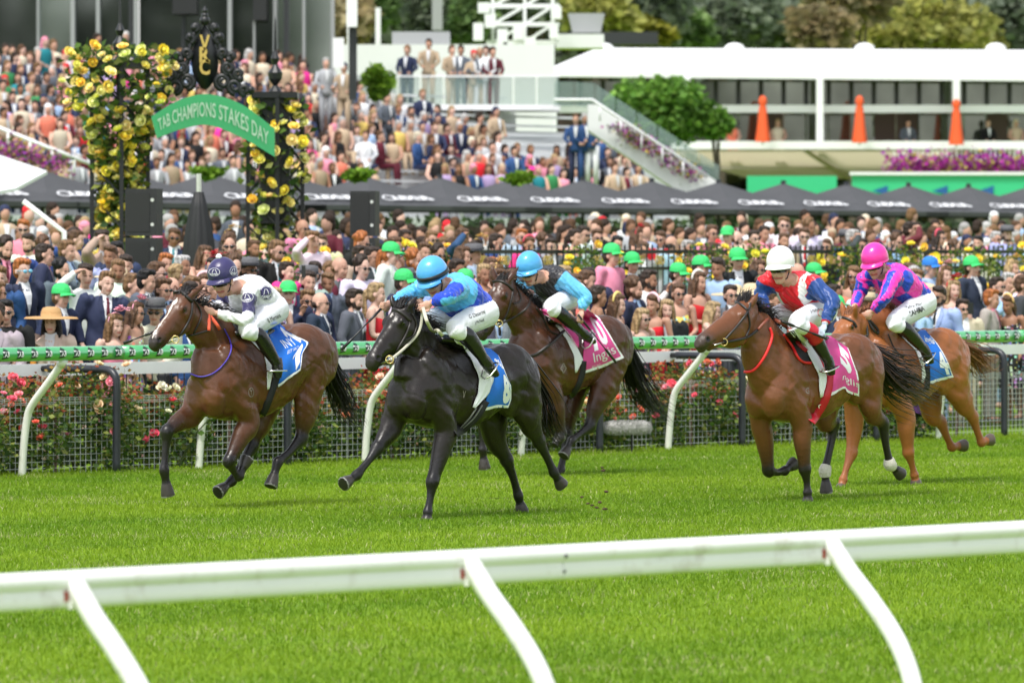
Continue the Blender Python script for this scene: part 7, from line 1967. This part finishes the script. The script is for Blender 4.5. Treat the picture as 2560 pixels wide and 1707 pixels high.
def bush(name, px, py, Y, rx, ry, n, size, pal, label, cat_='shrub', group=None, seed=0, trunk=False, base=None):
    c = at(px, py, Y); sx = rx * Y / F_PX; sz = ry * Y / F_PX; zb_ = 1.4 if base is None else base
    root = empty(name, (c.x, c.y, zb_)); R = np.random.default_rng(seed + int(px)); V = []; T_ = []; C = []; o = 0
    nl = 9 if trunk else 5; per = n // nl
    for k in range(nl):
        d = R.normal(0, .5, 3); d /= max(1, np.linalg.norm(d) / .85); cc = (d[0] * sx * .75, d[1] * sx * .6, c.z - zb_ + d[2] * sz * .75); f_ = R.uniform(.42, .68)
        v, t_, c_ = leaves(per, cc, (sx * f_, sx * f_, sz * f_), size, pal, seed + k * 7 + int(px)); c_ = c_ * R.uniform(.75, 1.25)
        V.append(v); T_.append(t_ + o); C.append(c_); o += len(v)
    tag(link('crown', fast_mesh(np.concatenate(V), None, np.concatenate(T_), np.concatenate(C)), root, M['leaf']), kind='stuff')
    if trunk:
        mb = MB(); h = c.z - zb_; mb.tube([(0, 0, -.5), (.1, 0, h * .5), (0, .1, h)], [sx * .09, sx * .07, sx * .03], 8)
        for k in range(5): a = R.uniform(0, 6.28); mb.tube([(0, 0, h * .45), (sx * .35 * math.cos(a), sx * .35 * math.sin(a), h + sz * .1), (sx * .6 * math.cos(a), sx * .6 * math.sin(a), h + sz * .35)], [sx * .05, sx * .03, sx * .01], 6)
        mb.build('trunk', M['bark'], root)
    return tag(root, label, cat_, group)
M['bark'] = mat('bark', (.09, .07, .05), rough=.9, noise=.3)
LIME = [(.13, .24, .02), (.18, .30, .03), (.09, .18, .02)]
bush('shrub', 945, 210, 150, 36, 44, 1500, .16, LIME, 'bright lime green shrub beside the glass balustrade', base=6.0)
for i, (px, py, ww) in enumerate(((905, 440, 'under the second loudspeaker'), (1300, 448, 'above the middle of the umbrella row'), (520, 432, 'between the rose pillars'))): bush('shrub', px, py, 119, 45, 16, 500, .12, LIME, 'low clipped green shrub behind the umbrellas, ' + ww, group='clipped shrubs behind the umbrellas', base=2.5)

# stair wall with balustrade and purple flowers at the end of the stand
M['purple_fl'] = [(.42, .06, .34), (.30, .05, .40), (.55, .10, .40), (.08, .14, .03), (.50, .40, .08)]
sw = empty('stair_wall', at(1600, 400, 146)); o_ = sw.location; prf = [(1470, 262), (1500, 262), (1790, 452), (1790, 505), (1735, 505), (1470, 325)]
mb = MB(); vv = [at(x, y, 146) - o_ for x, y in prf]; n = len(vv); mb.add(vv + [v + Vector((0, 1.6, 0)) for v in vv], [(0, 1, 5), (1, 2, 4, 5), (2, 3, 4), (n + 5, n + 1, n), (n + 5, n + 4, n + 2, n + 1), (n + 4, n + 3, n + 2)] + [(i, n + i, n + (i + 1) % n, (i + 1) % n) for i in range(n)]); mb.build('parapet', M['white_wall'], sw)
for k in range(8):
    x0, x1 = 1385 + k * 52, 1385 + (k + 1) * 52 - 3; f = lambda x: 205 if x < 1480 else 205 + (x - 1480) * .66
    vv = [at(x0, f(x0), 147.8) - o_, at(x1, f(x1), 147.8) - o_, at(x1, f(x1) + 62, 147.8) - o_, at(x0, f(x0) + 62, 147.8) - o_]; mb = MB(); mb.add(vv + [v + Vector((0, .02, 0)) for v in vv], [(0, 1, 2, 3), (7, 6, 5, 4), (0, 4, 5, 1), (2, 6, 7, 3)]); mb.build('glass_pane', M['glass_green'], sw)
mb = MB(); mb.tube([at(1385, 250, 145.6) - o_, at(1480, 250, 145.6) - o_, at(1770, 442, 145.6) - o_], .035, 8)
for x in range(1500, 1760, 52): y = 250 + (x - 1480) * .66; mb.tube([at(x, y, 145.6) - o_, at(x, y + 40, 145.6) - o_], .025, 6)
mb.build('handrail', M['white_metal'], sw, True); tag(sw, 'sloping white stair wall with glass balustrade beside the leafy tree', 'stair wall')
def flowers(name, pts_, Y, n, size, pal, label, spread=.22):
    c = at(*pts_[0], Y); root = empty(name, c); V = []; 
    Q = cat(pts_, 12) if len(pts_) > 2 else np.array([np.array(pts_[0]) + (np.array(pts_[1]) - np.array(pts_[0])) * t for t in np.linspace(0, 1, 30)]); R = np.random.default_rng(len(label))
    pos = np.array([tuple(at(*Q[R.integers(0, len(Q))], Y) - c) for _ in range(n)]) + R.normal(0, spread, (n, 3)) * (1, 1, .7)
    v, t_, c_ = leaves(n, (0, 0, 0), (1, 1, 1), size, pal, 5, shape=lambda P, R: pos); tag(link('flower_mass', fast_mesh(v, None, t_, c_), root, M['leaf']), kind='stuff'); return tag(root, label, 'flowers')
flowers('flower_bed', [(1545, 320), (1640, 375), (1740, 440)], 145.8, 700, .10, M['purple_fl'] + [(.35, .28, .30), (.14, .18, .06)], 'purple flowers planted down the side of the stair wall', .13)
flowers('flower_bed', [(2240, 418), (2400, 418), (2560, 420)], 186, 2200, .16, [(.55, .05, .42), (.40, .04, .45), (.30, .03, .22), (.5, .4, .1)], 'magenta and purple flower boxes above the green banner', .28)
flowers('flower_bed', [(-20, 360), (70, 390), (160, 415)], 133, 800, .10, M['purple_fl'], 'purple flowers along the white awning at the picture edge', .15)
# white awning corner, lower left
M['awning'] = mat('white_awning', (.74, .75, .76), rough=.7)
aw = empty('white_awning', at(40, 440, 116)); o_ = aw.location; vv = [at(-40, 375, 120) - o_, at(118, 428, 116) - o_, at(40, 470, 113) - o_, at(-40, 485, 112) - o_]; mb = MB(); mb.add(vv + [v - Vector((0, 0, .06)) for v in vv], [(0, 1, 2, 3), (7, 6, 5, 4), (0, 4, 5, 1), (1, 5, 6, 2), (2, 6, 7, 3)]); mb.build('canopy', M['awning'], aw); tag(aw, 'corner of a sloping white awning behind the first grey umbrella', 'awning')
sr = MB(); sr.tube([at(-20, 312, 136), at(110, 365, 136), at(232, 412, 136)], .04, 8)
for x in (20, 75, 130, 185): y = 312 + (x + 20) * .398; sr.tube([at(x, y, 136), at(x, y + 45, 136)], .03, 6)
tag(sr.build('handrail', M['white_metal'], None, True), 'white metal handrail sloping down at the side of the stand', 'handrail')

# ---- equipment tower
tw = empty('lighting_tower', at(1295, 115, 190)); o_ = tw.location; W_ = lambda x, y, d=0: at(x, y, 190) - o_ + Vector((0, d, 0))
for d in (0, 1.2):
    mb = MB()
    for x in (1232, 1312, 1382): mb.bar(W_(x, 118, d), W_(x, -60, d), .09)
    for y in (105, 60, 14, -30): mb.bar(W_(1215, y, d), W_(1398, y, d), .08)
    for x0, x1 in ((1232, 1312), (1312, 1382)):
        for y0, y1 in ((105, 60), (60, 14), (14, -30)): mb.bar(W_(x0, y0, d), W_(x1, y1, d), .05)
    mb.build('truss', M['white_metal'], tw)
for x, y, w, h in ((1196, 82, 25, 44), (1226, 55, 28, 34), (1210, 22, 30, 26), (1256, 95, 26, 40), (1295, 80, 25, 44), (1325, 108, 28, 26), (1390, 34, 26, 32), (1384, 82, 22, 34), (1270, 118, 24, 20)):
    m2 = MB(); m2.box(W_(x, y, -.5), (w * 190 / F_PX, .4, h * 190 / F_PX)); m2.build('cabinet', M['white_metal'], tw)
tag(tw, 'white truss tower hung with pale equipment boxes above the wall', 'tower')
hp_ = empty('hopper', at(1465, 60, 192)); o_ = hp_.location; vv = [at(x, y, 192) - o_ for x, y in ((1420, 34), (1512, 34), (1502, 82), (1432, 82))]; mb = MB(); mb.add(vv + [v + Vector((0, 1, 0)) for v in vv], [(3, 2, 1, 0), (4, 5, 6, 7), (0, 1, 5, 4), (1, 2, 6, 5), (2, 3, 7, 6), (3, 0, 4, 7)]); mb.build('shell', M['mullion'], hp_); tag(hp_, 'grey funnel shaped box right of the white tower', 'hopper')
slab('machine_cover', 1390, 1510, 86, 120, 191, 2, M['white_wall'], 'low white roof machine beside the tower foot', 'machine')
slab('dark_hoarding', 1400, 1645, 80, 112, 236, 1, M['mullion_dark'], 'low black hoarding behind the marquee ridge', 'hoarding')

# ---- two storey marquee
YM = 205.0; mq = empty('marquee', at(1900, 250, YM)); o_ = mq.location; W_ = lambda x, y, d=0.0: at(x, y, YM) - o_ + Vector((0, d, 0))
M['marquee_white'] = mat('marquee_white', (.80, .81, .81), rough=.55, noise=.02, nscale=.4)
mb = MB(); E0, E1, R0, R1 = W_(1372, 172), W_(2640, 180), W_(1500, 108, 5), W_(2640, 114, 5); B0, B1_ = W_(1372, 172, 10), W_(2640, 180, 10)
mb.add([E0, E1, R1, R0, B0, B1_], [(0, 1, 2, 3), (3, 2, 5, 4), (0, 3, 4)]); mb.build('roof', M['marquee_white'], mq)
mb = MB(); mb.add([W_(1372, 172, -.05), W_(2640, 180, -.05), W_(2640, 204, -.05), W_(1372, 192, -.05), W_(1372, 172, .25), W_(2640, 180, .25), W_(2640, 204, .25), W_(1372, 192, .25)], [(3, 2, 1, 0), (4, 5, 6, 7), (0, 1, 5, 4), (2, 3, 7, 6), (0, 4, 7, 3)]); mb.build('fascia', M['marquee_white'], mq)
for x in (1850, 2183, 2519, 1515):
    mb = MB(); mb.ell(W_(x, 112, 5), (.35, .35, .22), None, 10, 6); mb.build('ridge_cap', M['marquee_white'], mq, True)
for x in (1383, 1716, 2049, 2390):
    mb = MB(); mb.box((W_(x, 195) + W_(x, 365)) / 2 + Vector((0, -.1, 0)), (17 * YM / F_PX, .25, 170 * YM / F_PX)); mb.build('column', M['marquee_white'], mq)
def panel(x0, x1, y0, y1, d, m_, name, th=.05): mb = MB(); A, B = W_(x0, y0, d), W_(x1, y1, d); mb.box((A + B) / 2 + Vector((0, th / 2, 0)), (B.x - A.x, th, A.z - B.z)); return mb.build(name, m_, mq)
M['bronze_glass'] = mat('bronze_glass', (.15, .165, .145), rough=.05, metal=.75, noise=.4, nscale=.5)
M['brown_wall'] = mat('brown_wall', (.075, .045, .038), rough=.7)
for k in range(22):
    x0 = 1395 + k * 57; panel(x0 + 6, x0 + 56, 200, 266, 2.0, M['bronze_glass'], 'window_pane'); panel(x0 - 5, x0 + 6, 196, 268, 1.9, M['mullion_dark'], 'mullion', .2)
panel(1395, 2640, 262, 281, .6, M['marquee_white'], 'floor_beam', .3)
for k in range(22):
    x0 = 1395 + k * 57; panel(x0 + 4, x0 + 57, 281, 360, 2.6, M['brown_wall'] if k in (0, 1, 2, 9, 14, 15, 19) else M['bronze_glass'], 'window_pane')
panel(1640, 2640, 354, 374, -.6, M['marquee_white'], 'balcony_edge', .2)
M['beige'] = mat('beige_soffit', (.62, .55, .43), rough=.8)
_t = M['beige'].node_tree; _b = _t.nodes['Principled BSDF']; _tr = _t.nodes.new('ShaderNodeBsdfTranslucent'); _tr.inputs['Color'].default_value = (.70, .62, .48, 1); _mx = _t.nodes.new('ShaderNodeMixShader'); _mx.inputs[0].default_value = .6
_o = [x for x in _t.nodes if x.type == 'OUTPUT_MATERIAL'][0]; _t.links.new(_b.outputs[0], _mx.inputs[1]); _t.links.new(_tr.outputs[0], _mx.inputs[2]); _t.links.new(_mx.outputs[0], _o.inputs['Surface'])
panel(1395, 2640, 370, 376, 2.0, M['beige'], 'balcony_floor', 3)
mb = MB(); mb.add([W_(1650, 376, -.4), W_(2420, 376, -.4), W_(2200, 445, 2.5), W_(1880, 445, 2.5), W_(1650, 376, 3), W_(2420, 376, 3)], [(0, 3, 2, 1), (0, 4, 3), (1, 2, 5)]); mb.build('soffit', M['beige'], mq)
for xs in ((2010, 376, 2130, 445), (2420, 376, 2150, 445), (1790, 420, 2190, 420)):
    mb = MB(); mb.bar(W_(xs[0], xs[1], -.5), W_(xs[2], xs[3], 2.2), .10); mb.build('soffit_rib', mat('rib', (.34, .29, .22), rough=.8), mq)
for x in range(2230, 2600, 12): panel(x, x + 3, 378, 408, -.8, M['white_metal'], 'baluster', .03)
tag(mq, 'long two storey white marquee with dark windows on the skyline', 'marquee')
M['banner_green'] = mat('banner_green', (.035, .50, .22), rough=.5); M['banner_blue'] = mat('banner_blue', (.01, .10, .30), rough=.5)
g1 = slab('green_banner', 1868, 2092, 440, 500, 184, .2, M['banner_green'], 'short bright green banner strip under the beige soffit', 'banner')
g2 = empty('green_banner', at(2350, 470, 182)); slab('board', 2130, 2640, 438, 510, 182, .2, M['banner_green'], parent=g2, o=g2.location); slab('top_edge', 2125, 2640, 430, 438, 181.9, .3, M['white_metal'], parent=g2, o=g2.location)
for x in (2180, 2330, 2445):
    mb = MB(); q0 = g2.location; mb.add([at(x, 478, 181.95) - q0, at(x + 40, 464, 181.95) - q0, at(x + 38, 486, 181.95) - q0], [(2, 1, 0)]); mb.build('print', M['banner_blue'], g2)
tag(g2, 'long bright green banner with blue shapes above the last umbrellas', 'banner')
M['orange'] = mat('orange_canvas', (.82, .10, .02), rough=.7)
for px, y0, y1, ww in ((1907, 240, 355, 'left of the white column'), (2149, 240, 357, 'right of the middle column'), (2391, 248, 362, 'before the last column')):
    c = at(px, y1, 203.6); r_ = empty('folded_umbrella', c); h = (y1 - y0) * 203.6 / F_PX; mb = MB(); vv = []; ff = []; nn = 18
    for t, r in ((0, .04), (.05, .10), (.14, .125), (.20, .085), (.28, .11), (.6, .15), (1.0, .22)):
        for i in range(nn): a = 2 * math.pi * i / nn; rr = r * (1.12 if i % 3 == 0 else .92); vv.append((rr * math.cos(a), rr * math.sin(a), h * (1 - t)))
    for j in range(6):
        for i in range(nn): i2 = (i + 1) % nn; ff.append((j * nn + i, (j + 1) * nn + i, (j + 1) * nn + i2, j * nn + i2))
    ff.append(tuple(range(nn))); mb.add(vv, ff); mb.build('canopy', M['orange'], r_, True); mb = MB(); mb.tube([(0, 0, -.1), (0, 0, h)], .04, 6); mb.build('pole', M['white_metal'], r_)
    tag(r_, 'folded orange umbrella on the marquee balcony, ' + ww, 'umbrella', 'folded orange umbrellas on the balcony')
cr = Crowd()
for px in (1830, 1945, 2270, 2470, 2540): cr.add(at(px, 400, 206.2), math.radians(rnd.uniform(-130, -50)), int(rnd.random() < .5), 1, far_cols(1), 1)
cr.build('balcony_guests', 'a few distant guests seated along the marquee balcony')
GR = [(.09, .20, .030), (.13, .27, .040), (.17, .31, .05)]
bush('leafy_tree', 1655, 270, 176, 135, 82, 6500, .22, GR, 'bright leafy green tree in front of the marquee', 'tree', trunk=True, base=3.0, seed=3)
bush('leafy_tree', 1790, 300, 176, 48, 50, 1800, .22, GR, 'small leafy side branch of green beside the first orange umbrella', 'tree', trunk=True, base=3.0, seed=8)
# ---- trees on the skyline
DK = [(.17, .21, .14), (.20, .24, .16), (.14, .18, .125)]; OL = [(.36, .36, .09), (.42, .41, .11), (.28, .29, .08)]; BR = [(.31, .26, .14), (.25, .22, .11), (.36, .28, .14)]; MG = [(.16, .25, .09), (.20, .30, .10), (.13, .21, .08)]; YG_ = [(.26, .25, .03), (.20, .20, .03)]
TREES = [(850, 55, 95, 80, BR, 'brownish olive tree left of the two white poles'), (925, 30, 60, 90, MG, 'green tree behind the white poles'), (1020, 20, 85, 100, DK, 'dark bluish tree behind the grey pillar'), (1155, 30, 75, 95, MG, 'fresh green tree left of the white tower'), (1100, 92, 70, 26, YG_, 'low yellow bush left of the tower foot'),
         (1330, 20, 110, 100, DK, 'dark tree behind the white tower'), (1500, 25, 95, 78, OL, 'round olive tree behind the grey hopper'), (1600, 85, 70, 26, YG_, 'low yellow green bush behind the marquee ridge'), (1620, 10, 110, 110, DK, 'dark tree right of the olive tree'), (1720, 70, 85, 60, MG, 'small green tree above the marquee roof'),
         (1800, 25, 150, 110, DK, 'broad dark green tree behind the marquee'), (1960, 60, 120, 80, DK, 'dark tree above the second ridge cap'), (2060, 80, 80, 60, BR, 'brown tinted tree above the marquee roof'), (2130, 20, 120, 120, BR, 'tall tawny tree in the skyline gap'), (2230, 90, 90, 50, OL, 'low olive tree beside the tawny tree'), (2330, 60, 130, 80, OL, 'large yellow green tree at the right of the skyline'), (2450, 90, 90, 60, OL, 'yellow green tree right of the largest one'), (2530, 20, 120, 120, DK, 'dark tree at the end of the skyline')]
for i, (px, py, rx, ry, pal, lab) in enumerate(TREES): bush('skyline_tree', px, py, 262 + (i * 7) % 40, rx, ry, 2600, .55, pal, lab, 'tree', 'trees on the skyline', seed=20 + i, trunk=True, base=1.6)
v, t_, c_ = leaves(16000, (0, 0, 0), (1, 1, 1), 1.3, DK + [(.05, .075, .03), (.08, .085, .03)], 77, shape=lambda P, R: np.stack([R.uniform(-14, 34, len(P)), R.uniform(318, 335, len(P)), R.uniform(1, 17, len(P)) + R.normal(0, .6, len(P))], 1))
tag(link('far_wood', fast_mesh(v, None, t_, c_), None, M['leaf']), 'dark mass of distant trees closing the skyline', 'wood', kind='stuff')
# tall trees on the inside of the course, behind the camera: the glass front mirrors them
def infield(P, R):
    n = len(P); cx = np.array([-31, -27.5, -25, -22, -19.5, -17, -15, -12, 2, 14]); hh = np.array([19, 27, 15, 24, 30, 17, 26, 21, 29, 20]); k = R.integers(0, 10, n); t = R.random(n) ** .7
    w = 2.2 * np.sin(np.clip(t * 1.15, 0, 1) * np.pi) ** .7 + .4; a = R.uniform(0, 6.28, n)
    return np.stack([cx[k] + w * np.cos(a) * R.random(n), -62 + w * np.sin(a), 1 + t * hh[k]], 1)
v, t_, c_ = leaves(9000, (0, 0, 0), (1, 1, 1), 1.1, DK + MG, 91, shape=infield)
tag(link('infield_wood', fast_mesh(v, None, t_, c_), None, M['leaf']), 'tall trees on the inside of the course, mirrored in the glass building', 'wood', kind='stuff')
# purple cloth hanging on the mesh fence behind the chestnut
pc = empty('purple_cloth', trk(a_of(2300, .12), .12)); mb = MB(); M['purple_cloth'] = mat('purple_cloth', (.16, .03, .26), rough=.7, noise=.4, nscale=6)
vv = []
for j in range(9):
    for i in range(11): x = -.26 + .52 * i / 10; vv.append(TV * (x + .10 * j / 8) + NV * (-.05 + .035 * math.sin(i * 1.5 + j * .4)) + Vector((0, 0, .66 - .34 * j / 8 - .20 * i / 10)))
mb.add(vv, [(j * 11 + i, j * 11 + i + 1, (j + 1) * 11 + i + 1, (j + 1) * 11 + i) for j in range(8) for i in range(10)]); mb.build('sheet', M['purple_cloth'], pc, True); tag(pc, 'purple cloth hanging on the mesh fence behind the chestnut horse legs', 'cloth')
# added hedge: dark leaves stand in for the shade under the umbrella row
hg = empty('shade_hedge', U0 + NV * 2.9 + Vector((0, 0, 1.1)))
def shade_hedge_box(P, R): n = len(P); a = R.uniform(-3, 48, n); q = R.uniform(-.45, .45, n); z = R.uniform(0, 1.75, n); return np.outer(a, np.array(TV)) + np.outer(q, np.array(NV)) + np.outer(z, np.array((0, 0, 1)))
v, t_, c_ = leaves(15000, (0, 0, 0), (1, 1, 1), .22, [(.035, .07, .02), (.05, .09, .025), (.025, .05, .018)], 19, shape=shade_hedge_box)
tag(link('foliage', fast_mesh(v, None, t_, c_), hg, M['leaf']), kind='stuff'); mb = MB(); mb.box(TV * 22.5 + Vector((0, 0, .8)), (51, .5, 1.6), (TV, NV, Vector((0, 0, 1)))); mb.build('shade_core', M['bark'], hg)  # solid core behind the leaves, part of the added shade strip
tag(hg, 'long dark hedge added to stand in for shade behind the grey umbrellas', 'hedge')
